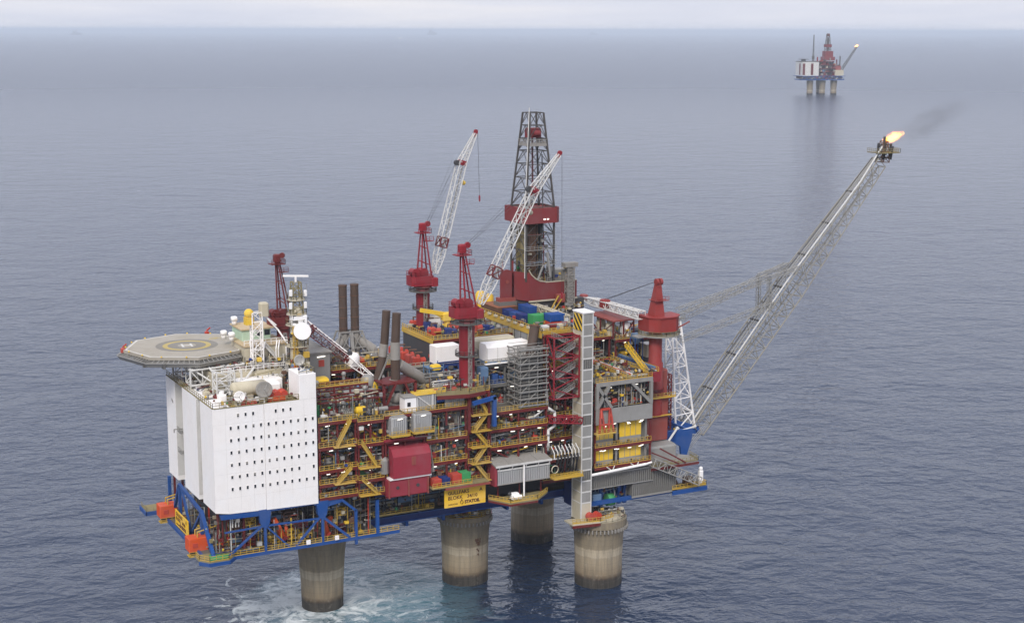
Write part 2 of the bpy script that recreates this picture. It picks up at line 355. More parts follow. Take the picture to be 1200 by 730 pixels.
# ------------------------------------------------------------------ sea, haze
def sea_mat():
    m = bpy.data.materials.new('sea_water'); nt = nodes(m)
    o = N(nt, 'ShaderNodeOutputMaterial'); b = N(nt, 'ShaderNodeBsdfPrincipled', Roughness=0.16, IOR=1.333); nt.links.new(b.outputs[0], o.inputs[0])
    geo = N(nt, 'ShaderNodeNewGeometry')
    rot = N(nt, 'ShaderNodeMapping'); rot.inputs['Rotation'].default_value = (0,0,R(18)); nt.links.new(geo.outputs['Position'], rot.inputs[0])
    st = N(nt, 'ShaderNodeMapping'); st.inputs['Scale'].default_value = (0.72,1.0,1.0); nt.links.new(rot.outputs[0], st.inputs[0])
    hs = None
    for sc, amp, det in ((0.03,2.5,2.0), (0.085,1.15,2.0), (0.20,1.05,3.0), (0.62,0.27,2.0)):
        n = N(nt, 'ShaderNodeTexNoise', Scale=sc, Detail=det, Roughness=0.55, Distortion=0.6); nt.links.new(st.outputs[0], n.inputs['Vector'])
        k = N(nt, 'ShaderNodeMath', operation='MULTIPLY'); nt.links.new(n.outputs[0], k.inputs[0]); k.inputs[1].default_value = amp
        if hs is None: hs = k.outputs[0]
        else:
            a = N(nt, 'ShaderNodeMath', operation='ADD'); nt.links.new(hs, a.inputs[0]); nt.links.new(k.outputs[0], a.inputs[1]); hs = a.outputs[0]
    bp = N(nt, 'ShaderNodeBump', Strength=1.0, Distance=1.0); nt.links.new(hs, bp.inputs['Height']); nt.links.new(bp.outputs[0], b.inputs['Normal'])
    # churned, aerated water around the first shaft
    dp = N(nt, 'ShaderNodeVectorMath', operation='SUBTRACT'); nt.links.new(geo.outputs['Position'], dp.inputs[0]); dp.inputs[1].default_value = (-30,-4,0)
    ds = N(nt, 'ShaderNodeVectorMath', operation='MULTIPLY'); nt.links.new(dp.outputs[0], ds.inputs[0]); ds.inputs[1].default_value = (1/30.0,1/32.0,0)
    dl = N(nt, 'ShaderNodeVectorMath', operation='LENGTH'); nt.links.new(ds.outputs[0], dl.inputs[0])
    nz = N(nt, 'ShaderNodeTexNoise', Scale=0.06, Detail=6.0, Roughness=0.65, Distortion=1.0); nt.links.new(geo.outputs['Position'], nz.inputs['Vector'])
    sm = N(nt, 'ShaderNodeMath', operation='MULTIPLY_ADD'); nt.links.new(nz.outputs[0], sm.inputs[0]); sm.inputs[1].default_value = 1.1; nt.links.new(dl.outputs['Value'], sm.inputs[2])
    tint = ramp(nt, sm.outputs[0], [(0.0,(1,1,1)), (0.62,(0.75,0.75,0.75)), (1.0,(0.25,0.25,0.25)), (1.0,(0,0,0))])
    tint.color_ramp.elements[2].position = 0.92
    hal = N(nt, 'ShaderNodeMath', operation='MULTIPLY'); nt.links.new(sm.outputs[0], hal.inputs[0]); hal.inputs[1].default_value = 0.62
    nt.links.new(hal.outputs[0], tint.inputs[0])
    c = mixc(nt, tint.outputs[0], (0.018,0.031,0.062), (0.10,0.20,0.24))
    # foam: close to the shaft
    dp2 = N(nt, 'ShaderNodeVectorMath', operation='SUBTRACT'); nt.links.new(geo.outputs['Position'], dp2.inputs[0]); dp2.inputs[1].default_value = (-41,2.5,0)
    ds2 = N(nt, 'ShaderNodeVectorMath', operation='MULTIPLY'); nt.links.new(dp2.outputs[0], ds2.inputs[0]); ds2.inputs[1].default_value = (1/13.5,1/13.0,0)
    dl2 = N(nt, 'ShaderNodeVectorMath', operation='LENGTH'); nt.links.new(ds2.outputs[0], dl2.inputs[0])
    nf = N(nt, 'ShaderNodeTexNoise', Scale=0.16, Detail=8.0, Roughness=0.72, Distortion=1.5); nt.links.new(geo.outputs['Position'], nf.inputs['Vector'])
    s2 = N(nt, 'ShaderNodeMath', operation='MULTIPLY_ADD'); nt.links.new(dl2.outputs['Value'], s2.inputs[0]); s2.inputs[1].default_value = -0.14; nt.links.new(nf.outputs[0], s2.inputs[2])
    fo = ramp(nt, s2.outputs[0], [(0.29,(0,0,0)), (0.44,(0.9,0.9,0.9))])
    # scattered whitecaps
    nw = N(nt, 'ShaderNodeTexNoise', Scale=0.10, Detail=3.0, Roughness=0.6); nt.links.new(st.outputs[0], nw.inputs['Vector'])
    wc = ramp(nt, nw.outputs[0], [(0.755,(0,0,0)), (0.80,(0.8,0.8,0.8))])
    mx = N(nt, 'ShaderNodeMath', operation='MAXIMUM'); nt.links.new(fo.outputs[0], mx.inputs[0]); nt.links.new(wc.outputs[0], mx.inputs[1])
    c = mixc(nt, mx.outputs[0], c, (0.72,0.77,0.78))
    nt.links.new(c, b.inputs['Base Color'])
    rg = N(nt, 'ShaderNodeMapRange'); nt.links.new(mx.outputs[0], rg.inputs[0]); rg.inputs[3].default_value = 0.12; rg.inputs[4].default_value = 0.9
    # unresolved chop widens the reflection far from the platform
    fl = N(nt, 'ShaderNodeVectorMath', operation='LENGTH'); nt.links.new(geo.outputs['Position'], fl.inputs[0])
    fr = N(nt, 'ShaderNodeMapRange'); nt.links.new(fl.outputs['Value'], fr.inputs[0]); fr.interpolation_type = 'SMOOTHERSTEP'; fr.inputs[1].default_value = 100; fr.inputs[2].default_value = 4500; fr.inputs[3].default_value = 0.0; fr.inputs[4].default_value = 0.17
    ra = N(nt, 'ShaderNodeMath', operation='ADD'); nt.links.new(rg.outputs[0], ra.inputs[0]); nt.links.new(fr.outputs[0], ra.inputs[1])
    nt.links.new(ra.outputs[0], b.inputs['Roughness'])
    return m
M['sea'] = sea_mat()
CX, CY = -164.0, -336.0
mb = MB(); rings = [0.0,150,300,450,600,900,1500,3000,6000,12000,30000,60000,118000]; n = 72
vs = [(CX,CY,0)]
for rr in rings[1:]:
    for i in range(n): vs.append((CX+rr*math.cos(2*math.pi*i/n), CY+rr*math.sin(2*math.pi*i/n), 0))
fs = [(0,1+i,1+(i+1)%n) for i in range(n)]
for j in range(len(rings)-2):
    for i in range(n): a = 1+j*n; fs.append((a+i,a+n+i,a+n+(i+1)%n,a+(i+1)%n))
mb.add(vs, fs); tag(mb.build('sea', M['sea']), 'dark blue grey sea with small waves reaching the horizon', 'sea', kind='structure')
HAZE = 5.8e-5
if HAZE:
    m = bpy.data.materials.new('sea_haze'); nt = nodes(m); o = N(nt, 'ShaderNodeOutputMaterial')
    v = N(nt, 'ShaderNodeVolumePrincipled'); v.inputs['Color'].default_value = (0.79,0.88,1.0,1); v.inputs['Density'].default_value = HAZE
    nt.links.new(v.outputs[0], o.inputs['Volume'])
    mb = MB(); mb.box(CX-121000,CX+121000,CY-121000,CY+121000,-1.0,165.0)
    tag(mb.build('haze', m), 'thin pale sea haze lying over the water', 'haze', kind='stuff')
# ------------------------------------------------------------------ concrete shafts
def shaft(label, x, y, prof, ring_z, n_cleats):
    t = thing('concrete_shaft', label, 'concrete leg', (x,y,0), group='concrete shafts of the near platform')
    b = MB(); b.lathe(prof, (x,y,0), 72); smooth_by_angle(b.build('shaft_body', M['concrete'], t))
    rt = prof[-1][0]
    if n_cleats:
        b = MB()
        for i in range(n_cleats):
            a = 2*math.pi*i/n_cleats; r = rt + 0.05
            c = Vector((x+math.cos(a)*r, y+math.sin(a)*r, ring_z)); d = Vector((math.cos(a), math.sin(a), 0))
            b.bar(c-d*.3, c+d*.35, 0.35, 0.9)
        b.build('tendon_cleats', M['roofgrey'], t)
    return t
s1 = shaft('narrow concrete leg standing in foaming water under the white quarters', -39.4, -0.2, [(5.05,-12),(5.1,0),(5.3,7),(5.75,14),(6.3,18),(6.5,20.4)], 19, 0)
s2 = shaft('concrete leg with a rust streak below the yellow name sign', 0, 0, [(5.95,-12),(5.95,7),(6.2,13),(6.55,16),(6.75,16.2),(6.75,18.2)], 16.6, 44)
s3 = shaft('shaded dark concrete leg at the back under the middle of the deck', 31.0, 20.4, [(6.0,-12),(6.0,9),(6.3,15),(6.5,18.5)], 16, 0)
s4 = shaft('pale concrete leg carrying the tall white lift tower', 29.8, -17.4, [(6.1,-12),(6.1,7),(6.35,13),(6.75,15.6),(7.15,15.9),(7.15,17.6)], 15.4, 46)
# rust bleed on the second shaft: a patch of scale with a shape of its own
b = MB(); rr = random.Random(3)
for i in range(16):
    a = math.atan2(-0.95, 0.1) + rr.gauss(0,.06); z = 12.6 - abs(rr.gauss(0,1.3)); r = 6.28 - max(0,(13-z))*0.035
    b.ball((math.cos(a)*r, math.sin(a)*r, z), 0.12+rr.random()*.18, 6, 4, (1,1,1.5))
b.build('rust_scale', M['rust'], s2)
# deck edge equipment on the tops
b = MB(); b.lathe([(6.2,0),(6.2,.35)], (29.8,-17.4,17.6), 48); b.build('shaft_cap', M['cream'], s4)
b = MB()
pts = [(29.8+6.7*math.cos(R(a)), -17.4+6.7*math.sin(R(a)), 17.7) for a in range(180, 370, 15)]
b.rail(pts, 1.1, .1, 1.3); b.build('railing', M['cream'], s4)
b = MB()
pts = [(6.4*math.cos(R(a)), 6.4*math.sin(R(a)), 18.2) for a in range(180, 345, 15)]
b.rail(pts, 1.1, .1, 1.3); b.build('railing', M['rail'], s2)

fittings(s2, -5.4, 5.2, -6.0, -2.5, 18.25, 2.4, 60, 91); fittings(s4, 26.5, 35.5, -22.5, -15, 18.0, 1.6, 40, 92)
# ------------------------------------------------------------------ blue support truss under the living quarters
dk = thing('deck_substructure', 'long blue steel truss deck carrying the modules on the concrete legs', 'steel deck', (0,0,23))
def part(name, mat, fn, parent=dk, smooth=False, label=None):
    b = MB(); fn(b); return b.build(name, mat, parent, smooth, label)
part('deck_plate', M['floor'], lambda b: b.box(-73.5,-31.5,-19.8,19,22.9,23.4))
part('deck_plate', M['floor'], lambda b: b.box(-31.3,51.5,-8.5,19,22.0,22.6))
cp = part('corner_platform', M['khaki'], lambda b: b.prism([(-75.6,-19.6),(-73.8,-22.0),(-69.2,-22.0),(-67.5,-19.9),(-67.5,-16),(-75.6,-16)], 23.45, 23.75))
part('edge_beam', M['blue'], lambda b: (b.bar((-75.6,-19.9,23.1),(-73.8,-22.1,23.1),.3,.8), b.bar((-73.8,-22.1,23.1),(-69.2,-22.1,23.1),.3,.8), b.bar((-69.2,-22.1,23.1),(-67.3,-20.0,23.1),.3,.8)), cp)
part('deck_mat', M['green'], lambda b: b.prism([(-73.6,-21.3),(-69.4,-21.3),(-68.0,-18.5),(-72.5,-17.2)], 23.76, 23.84), cp)
part('girder', M['blue'], lambda b: b.box(-67.4,-27.0,-20.0,-19.4,22.7,23.5))
part('girder', M['blue'], lambda b: b.box(-73.9,-73.4,-19,19,22.7,23.6))
part('girder', M['navy'], lambda b: b.box(-31,51,-9.2,-8.6,21.4,23.2))
part('girder', M['navy'], lambda b: b.box(-31,51,9,9.8,20.2,23.2))
part('flange', M['blue'], lambda b: (b.box(-31,51,-9.5,-9.21,21.3,21.6), b.box(-31,51,-9.5,-9.21,23.0,23.25)))
part('girder', M['blue'], lambda b: b.box(24,61.2,-18.9,-18.3,20.9,22.0))
for x in (-28,-20,-10,8,18,26,36,45):
    part('cross_girder', M['blue'], lambda b, x=x: b.box(x-.35,x+.35,-8.5,18,19.8,21.9))
YF = -19.75
def bar(p, q, w, h=None): return part('brace', M['blue'], lambda b: b.bar(p, q, w, h or w))
# front truss, left bays
for x, z0, z1 in ((-60.1,23.4,31.2),(-46.3,23.4,31.2)):
    part('truss_node', M['blue'], lambda b, x=x: b.prism_y([(x-1.1,30.2),(x-.6,29.2),(x+.6,29.2),(x+1.1,30.2),(x+1.5,33.4),(x-1.5,33.4)], YF-.3, YF+.9))
    part('column', M['blue'], lambda b, x=x: b.bar((x,YF,23.4),(x,YF,29.5),.55))
bar((-60.2,YF+.02,30.0),(-68.9,YF+.02,23.5),.45); bar((-60.0,YF+.02,29.5),(-54.3,YF+.02,23.5),.38)
bar((-46.6,YF+.02,29.8),(-52.8,YF+.02,23.5),.45); bar((-46.2,YF+.02,29.5),(-39.6,YF+.02,23.5),.6)
bar((-60,YF+.05,29.4),(-46.5,YF+.05,29.2),.4); bar((-69.5,YF+.05,29.2),(-60,YF+.05,29.4),.36)
part('top_chord', M['blue'], lambda b: b.prism_y([(-70.5,33.45),(-70.2,32.3),(-61.5,32.0),(-58.3,32.7),(-48.5,32.7),(-46,31.6),(-41.5,32.3),(-41.5,33.45)], YF-.1, YF+.8))
bar((-41.6,YF,33.0),(-38.0,YF,29.8),.6); bar((-38,YF,30.0),(-38,YF,21.6),.6); bar((-32.6,YF,31.6),(-32.6,YF,23.4),.75)
# left side truss
XL = -71.9
bar((XL,8,33.3),(XL,-10,31.7),.7); bar((XL,-10,31.9),(XL,-18.6,23.6),.8); bar((XL,8,33.2),(XL,14.5,24),.7); bar((XL,8,33.2),(XL,8,23.6),.7)
bar((XL,-10,31.5),(XL,-10,23.6),.7); bar((XL,6,32.8),(XL,-1,23.6),.55); bar((XL,-1,23.6),(XL,-9.8,31.4),.55); bar((XL,17,33),(XL,17,23.6),.7)
for y in (-12, 4): part('column', M['maroon'], lambda b, y=y: b.bar((-66,y,23.4),(-66,y,33.3),.7))
# dark core boxes, added so that no light falls through under the quarters
part('opaque_core', M['dark'], lambda b: b.box(-66,-33,-11.5,17,23.45,33.3))
part('opaque_core', M['dark'], lambda b: b.box(-27,50,-4.5,15,22.65,30.5))
# red legs and pipes of the left corner
for (x,y) in ((-70.5,17.5),(-70,12),(-69,-13),(-66,-15),(-64.4,-17.5)):
    part('column', M['maroon'], lambda b, x=x, y=y: b.bar((x,y,23.4),(x,y,33.4),.5))
part('pipework', M['maroon'], lambda b: [b.pipe([(-70+i*1.1,-16.5+i*.4,33),(-70+i*1.1,-16.5+i*.4,24.5+i),(-68+i*1.3,-15+i*.3,24.5+i)], .16) for i in range(6)])
part('pipework', M['whitepipe'], lambda b: [b.pipe([(-67.2+i*.7,-18.3,33.3),(-67.2+i*.7,-18.3,29.7)], .15) for i in range(3)])
for i, (x0,z0,x1,z1) in enumerate(((-57.2,29.9,-54.9,25.0),(-45.4,29.2,-44.3,24.4))):
    ch = part('escape_chute', M['orange'], lambda b, a=(x0,z0,x1,z1): b.tube((a[0],-17.0,a[1]),(a[2],-17.3,a[3]),.75,n=14), dk, True)
    part('end_flange', M['redorange'], lambda b, a=(x0,z0,x1,z1): b.tube((a[2]-.05,-17.28,a[3]+.1),(a[2]+.12,-17.32,a[3]-.3),.95,n=14), ch)
for x in (-53.2,-42.5,-42.0): part('riser', M['orange'], lambda b, x=x: b.tube((x,-16,23.4),(x-.8,-16,28),.4,n=10), dk, True)
def small_frame(x, y, z, w, h, mat='rail', name='valve_skid'):
    def fn(b):
        for a in (-1,1):
            for c in (-1,1): b.bar((x+a*w/2,y+c*.8,z),(x+a*w/2,y+c*.8,z+h),.18)
        for zz in (h*.35,h*.7,h): b.box(x-w/2,x+w/2,y-.9,y+.9,z+zz-.09,z+zz+.09)
        b.ball((x,y,z+h*.5),.55,8,6); b.ball((x+w*.25,y-.3,z+h*.85),.4,8,6)
    part(name, M[mat], fn)
for (x,z,w,h) in ((-63,23.4,2.5,3.4),(-57,23.4,2,2.2),(-52.5,23.4,2.8,3),(-50.5,23.4,1.8,1.8),(-48.8,23.4,1.6,2.4),(-43.5,23.4,2,2),(-41,23.4,2.4,2.6),(-36.8,23.4,1.8,2),(-53,28.3,3.4,2.6),(-65.5,27,3,3.2),(-62.7,28.5,2.4,2.4),(-50.7,26.4,3.2,1.6),(-40.4,27.4,2.4,2.6)):
    small_frame(x,-16.4,z,w,h, random.Random(x).choice(['rail','rail','yellow','maroon','rust']))
for (x,y,z,l) in ((-56,-14.6,29.6,7),(-42,-14.6,29.8,6),(-64,-14.5,25.6,5)):
    part('duct', M['ltblue'], lambda b, a=(x,y,z,l): b.box(a[0]-a[3]/2,a[0]+a[3]/2,a[1]-1,a[1]+1,a[2]-.5,a[2]+.5))
def edge_rail(name, pts, mat='rail', parent=dk, **k): return part(name, M[mat], lambda b: b.rail(pts, **k), parent)
edge_rail('railing', [(-75.4,-17,23.8),(-75.4,-19.5,23.8),(-73.7,-21.8,23.8),(-69.3,-21.8,23.8),(-67.6,-19.9,23.5),(-27.2,-19.95,23.5)])
for x in (-50,-43): part('light_box', M['white'], lambda b, x=x: b.bbox(x-.5,x+.5,-20.5,-20.12,23.6,24.6,.06))
fittings(dk, -72, -46.8, -19.3, -12, 23.45, 9.2, 260, 81); fittings(dk, -46.6, -33, -19.3, -12, 23.45, 9.6, 150, 82); fittings(dk, -31, -4, -13.8, -9.3, 25.3, 5, 120, 83); fittings(dk, 25, 50, -18, -14.6, 21, 4.5, 70, 84); fittings(dk, -71.6, -67, -11, 17, 23.45, 9, 90, 85)
# underdeck girders seen through the gap between the first two legs and at the right
for (x0,x1,y,z) in ((-31,-15,-13.5,25.3),):
    part('walkway', M['khaki'], lambda b, a=(x0,x1,y,z): b.box(a[0],a[1],a[2],a[2]+4,a[3]-.3,a[3]))
edge_rail('railing', [(-31,-13.5,25.3),(-15,-13.5,25.3)])
for (x,z0,z1) in ((-29,22,31),(-23.5,22,31),(-17,22,31)): part('column', M['navy'], lambda b, x=x,z0=z0,z1=z1: b.bar((x,-9,z0),(x,-9,z1),.7))
part('girder', M['navy'], lambda b: b.box(-31,-3,-14.6,-14.0,30.3,31.6))
for i in range(5): part('pipe_run', M[('dark','galv','ltblue','rust','dark')[i]], lambda b, i=i: b.tube((-31,-11+i*.2,26.6+i*.8),(-3,-11+i*.2,26.6+i*.8),.3,n=8))
part('tank', M['ltblue'], lambda b: b.tube((-24,-11.3,27.8),(-20,-11.3,27.8),.8,n=14), dk, True)
# right-hand underdeck: blue columns and a green tank
for x in (25.6,31,36.5,38.2): part('column', M['blue'], lambda b, x=x: b.bar((x,-16,19.5),(x,-16,26),1.0))
part('brace', M['blue'], lambda b: [b.bar((26,-15.5,20+i),(39,-15.5,25.5-i*.5),.35) for i in range(3)])
part('opaque_core', M['navy'], lambda b: b.box(24,51,-14.5,-9.4,19.8,26))
part('tank', M['green'], lambda b: b.tube((32.2,-17.0,21.3),(34.2,-17.0,21.3),1.6,n=18), dk, True)
part('cabinet', M['ltblue'], lambda b: b.bbox(27.4,30,-18.4,-16,20.9,23.6,.15))
part('pipework', M['ltblue'], lambda b: [b.pipe([(29.5+i*1.1,-15.9,26),(29.5+i*1.1,-15.9,23.5),(30.5+i*1.1,-15.9,21)], .22) for i in range(7)])

# ------------------------------------------------------------------ orange boxes, side platform and side sign on the left face
def crate_box(label, x0,x1,y0,y1,z0,z1):
    t = thing('orange_boat_box', label, 'orange box', ((x0+x1)/2,(y0+y1)/2,z0), group='orange boxes hung off the left side')
    b = MB(); b.bbox(x0,x1,y0,y1,z0,z1,.14); b.build('hull', M['orange'], t)
    b = MB(); b.box(x0+.3,x1-.3,y0+.3,y1-.3,z0-.5,z0); b.build('skid', M['dark'], t)
    for yy in (y0+.8,y1-.8):
        b = MB(); b.pipe([((x0+x1)/2,yy,z1),((x0+x1)/2,yy,z1+1.2),(x1+3,yy,z1+2.2)], .16); b.build('davit', M['rail'], t)
    b = MB(); b.bbox(x0+.8,x0+2.0,y0-.12,y0+.1,z0+1.0,z0+2.0,.05); b.build('hatch', M['redorange'], t)
    b = MB(); b.rail([(x0,y0,z0-1.0),(x1,y0,z0-1.0)],1.0); b.box(x0,x1,y0,y0+2,z0-1.25,z0-1.0); b.build('gangway', M['rail'], t)
crate_box('orange box hanging at the back of the left side beside the khaki platform', -75.6,-71.4,12.5,16.0,24.0,27.0)
crate_box('orange box hanging on the left side nearest the green corner platform', -75.7,-71.3,-12.5,-9,23.3,26.4)
t = thing('landing_platform', 'small khaki landing platform with blue edge at the back left corner', 'platform', (-75,24,22))
b = MB(); b.box(-77.0,-71.8,20.2,26.0,23.3,23.6); b.build('deck_plate', M['khaki'], t)
b = MB(); b.box(-77.2,-71.8,19.9,20.18,22.7,23.7); b.box(-77.3,-77.02,19.9,26.0,22.7,23.7); b.build('edge_beam', M['blue'], t)
b = MB(); b.rail([(-73.5,20.3,23.6),(-76.9,20.3,23.6),(-76.9,25.8,23.6)],1.1,.07,1.4); b.build('railing', M['khaki'], t)
b = MB(); b.box(-73.9,-71.8,20.8,22.4,23.6,25); b.build('locker', M['rust'], t)

def name_sign(label, cx, y, z0, wd, ht, rz, side):
    t = thing('name_sign', label, 'sign', (cx,y,z0), rz)
    OFF[t.name] = Vector((0,0,0))
    b = MB(); b.box(-wd/2,wd/2,-.12,.12,0,ht); b.build('sign_board', M['signyellow'], t)
    b = MB()
    for x in (-wd*.3,wd*.3): b.bar((x,.3,0),(x,.3,ht+.4),.25)
    b.build('backing_frame', M['dark'], t)
    k = wd/11.0; rot = (R(90),0,0); yy = -.15
    def L(body, x, z, size, off=.012, align='LEFT', sp=None):
        o = lettering('lettering', body, size*k, (0,0,0), rot, M['ink'], t, off, align, sp); o.location = (-wd/2+x*k, yy, z*ht/4.4)
    L('GULLFAKS', .85, 3.12, 1.22, .02); L('A', 9.35, 3.12, 1.22, .02)
    L('BLOKK', .9, 1.86, 1.22, .02); L('34/10', 6.0, 1.86, 1.22, .02)
    L('STATOIL', 5.35, .55, 1.10, .05, 'LEFT', .95)
    L('OPERATØR', .95, .52, .5, .0)
    b = MB()
    for i in range(20):
        a0, a1 = 2*math.pi*i/20, 2*math.pi*(i+1)/20
        b.bar((-wd/2+4.55*k+.38*k*math.cos(a0), yy, .22*ht+.42*k*math.sin(a0)), (-wd/2+4.55*k+.38*k*math.cos(a1), yy, .22*ht+.42*k*math.sin(a1)), .05, .26*k, (0,1,0))
    b.prism_y([(-wd/2+4.35*k,.22*ht+.5*k),(-wd/2+4.55*k,.22*ht+.8*k),(-wd/2+4.75*k,.22*ht+.5*k)], yy-.03, yy+.02)
    b.build('emblem', M['ink'], t)
    return t
name_sign('yellow field name sign on the front edge above the second leg', -10.1, -20.75, 27.2, 11.0, 4.45, 0, 0)
name_sign('yellow name sign seen edge-on on the left side between two orange boxes', -73.3, 1.8, 23.9, 10.6, 3.8, R(-90), 1)

# ------------------------------------------------------------------ living quarters
X0, X1, Y0, Y1, Z0, ZT = -71.5, -47.3, -20.0, 18.0, 33.5, 57.9
lq = thing('living_quarters', 'big white windowed accommodation block at the left end', 'building', (-59,0,Z0))
b = MB(); b.box(X0+4.2,X1,Y0+.25,Y1,Z0,ZT-1.1); b.build('core', M['white'], lq)
def panel(fn, label=None, name='wall_panel'): b = MB(); fn(b); return b.build(name, M['white'], lq, label=label)
panel(lambda b: b.prism_y([(X0,Z0+.6),(X0+3.2,Z0+.05),(-59.72,Z0-.25),(-59.72,ZT),(X0,ZT)], Y0, Y0+.24))
panel(lambda b: b.prism_y([(-59.65,Z0-.25),(X1,Z0-.55),(X1,ZT),(-59.65,ZT)], Y0-.10, Y0+.24))
panel(lambda b: b.box(X0,X0+4.19,Y0+.25,-10.6,Z0+.6,ZT))
part('recess_wall', M['galv'], lambda b: b.box(X0+3.2,X0+4.15,-10.55,-7.4,Z0+1.6,ZT-.6), lq)  # narrow groove: its shade is put into a greyer wall colour
panel(lambda b: b.box(X0,X0+4.19,-7.3,4.1,Z0+.3,ZT))
part('recess_wall', M['galv'], lambda b: b.box(X0+3.0,X0+4.15,4.15,10.1,Z0+1.2,ZT-.6), lq)  # wide recess, shaded by a greyer colour than the white panels
panel(lambda b: b.box(X0,X0+4.19,10.2,Y1,Z0+.2,ZT))
panel(lambda b: b.bbox(-51.3,X1+.05,Y0-.14,-13,ZT+.02,63.7,.1), name='stair_head')
part('panel_joints', M['whitepipe'], lambda b: [b.box(x-.015,x+.015,Y0-.012 if x < -59.7 else Y0-.112,Y0-.001 if x < -59.7 else Y0-.101,Z0+.6,ZT-.1) for x in (-68.6,-65.5,-62.4,-56.5,-53.4,-50.3)]+[b.box(X0+.05,-59.75,Y0-.012,Y0-.001,z-.012,z+.012) for z in (37.2,42.8,48.4,54.2)]+[b.box(-59.6,X1-.05,Y0-.112,Y0-.101,z-.012,z+.012) for z in (37.2,42.8,48.4,54.2)], lq)
for y in (-7.3, 10.2): part('recess_shade', M['whitepipe'], lambda b, y=y: b.box(X0+.04,X0+3.1,y-.06,y-.002,Z0+1.4,ZT-.5), lq)  # thin greyer slabs added over the white side walls as painted groove shade
# balconies in the wide recess of the left face
for z in (41.5,46.5): part('balcony', M['galv'], lambda b, z=z: (b.box(X0-.5,X0+2.95,4.3,7.5,z,z+.15), b.rail([(X0-.45,4.3,z+.15),(X0-.45,7.5,z+.15)],1.1,.1,1)), lq)
part('jib', M['galv'], lambda b: b.pipe([(X0+.3,5.5,47.5),(X0-1.8,5.5,47.6),(X0-1.8,5.5,46.8)],.14), lq)
part('nameplate', M['roofgrey'], lambda b: b.prism_x([(12.2,52.2),(13.4,52.8),(13.2,53.3),(12.0,52.7)], X0-.06, X0+.02), lq)
# windows: seven rows
cols = [-67.45+i*(19.2/11) for i in range(12)]
for r_ in range(7):
    z = 56.0 if r_ == 0 else 53.2-(r_-1)*2.81
    for c_, x in enumerate(cols):
        if r_ == 0 and c_ not in (1,2,3,6,7,8): continue
        if r_ == 5 and c_ == 10: continue
        yy = Y0 - (.10 if x > -59.7 else 0)
        rr = random.Random(r_*40+c_)
        fr = part('window', M['glass'], lambda b, x=x,z=z,yy=yy: b.box(x-.23,x+.23,yy-.035,yy+.05,z-.38,z+.38), lq)
        part('window_frame', M['white'], lambda b, x=x,z=z,yy=yy: (b.box(x-.28,x-.232,yy-.06,yy+.03,z-.48,z+.48), b.box(x+.232,x+.28,yy-.06,yy+.03,z-.48,z+.48), b.box(x-.23,x+.23,yy-.06,yy+.03,z+.382,z+.44), b.box(x-.23,x+.23,yy-.09,yy+.03,z-.46,z-.382)), fr)
        if rr.random() < .22: part('blind', M['roofgrey'], lambda b, x=x,z=z,yy=yy,q=rr.uniform(.1,.6): b.box(x-.22,x+.22,yy-.045,yy+.0,z+.37-q,z+.37), fr)
# roof deck and its edge
part('roof_deck', M['khaki'], lambda b: b.box(X0+1.2,X1-.3,Y0+.3,Y1-.2,ZT-1.08,ZT-.8), lq)
part('parapet', M['khaki'], lambda b: (b.box(X0,X0+.3,Y0,Y1,ZT+.01,ZT+.15), b.box(X0+.31,-51.35,Y0-.1,Y0+.25,ZT+.01,ZT+.15)), lq)
edge_rail('railing', [(-51.4,Y0+.1,ZT+.15),(X0+.15,Y0+.1,ZT+.15),(X0+.15,Y1,ZT+.15)], 'khaki', lq, toe=0)
edge_rail('railing', [(-51.2,-19.9,63.72),(-47.6,-19.9,63.72),(-47.6,-13.2,63.72)], 'khaki', lq, toe=0)
# upper storeys set back from the roof edge
part('roof_house', M['cream'], lambda b: b.bbox(-66,-49,-3,17,57.2,61.6), lq)
part('roof_house', M['white'], lambda b: b.bbox(-61.5,-51,-8,-3.1,57.2,60.4), lq)
part('roof_house', M['cream'], lambda b: b.bbox(-56.8,-46.5,1.5,12,61.62,66.4), lq)
part('house_roof', M['tan'], lambda b: b.box(-57.1,-46.2,1.2,12.3,66.42,66.75), lq)
gh = part('control_house', M['mint'], lambda b: b.bbox(-55.6,-48.5,7,15,66.76,69.4), lq)
part('house_roof', M['tan'], lambda b: b.box(-56,-47.8,6.6,15.4,69.42,69.75), gh)
part('window', M['glass'], lambda b: (b.box(-52.0,-50.4,6.96,6.995,67.8,69.1), b.box(-50.1,-48.7,6.96,6.995,67.8,69.1)), gh)
for x in (-53,-50,-47.5,-49.4,-55): part('pipework', M['white'], lambda b, x=x: b.pipe([(x,-1,62),(x,-1,66),(x+1,1,67.4)],.14), lq)
part('railing', M['white'], lambda b: b.rail([(-57,1.3,66.75),(-46.4,1.3,66.75)],1.3,.11,1.3,0), lq)
part('railing', M['white'], lambda b: b.rail([(-64,-3,61.62),(-46.4,-3,61.62)],1.3,.11,1.5,0), lq)
part('stairway', M['whitepipe'], lambda b: b.stair((-51.8,-4,57.2),(-48.2,-4,61.6),1.0,(0,1,0)), lq)
part('stairway', M['whitepipe'], lambda b: b.stair((-48.2,.4,61.6),(-52.2,.4,66.5),1.0,(0,1,0)), lq)
for (x,y,z,s) in ((-64.5,-17,57.1,1.6),(-62.7,-15,57.1,1.2),(-66.8,-12,57.1,1.8),(-68.6,-6,57.1,1.5),(-66,-7.5,57.1,1.3),(-69.3,3,57.1,1.6),(-60,-11,57.1,1.5)):
    part('roof_unit', M[random.Random(x).choice(['white','galv','cream','roofgrey'])], lambda b, a=(x,y,z,s): (b.bbox(a[0]-a[3]/2,a[0]+a[3]/2,a[1]-a[3]/2,a[1]+a[3]/2,a[2],a[2]+a[3]*1.1,.15), b.tube((a[0],a[1],a[2]+a[3]*1.1),(a[0],a[1],a[2]+a[3]*1.5),a[3]*.3,n=10)), lq)
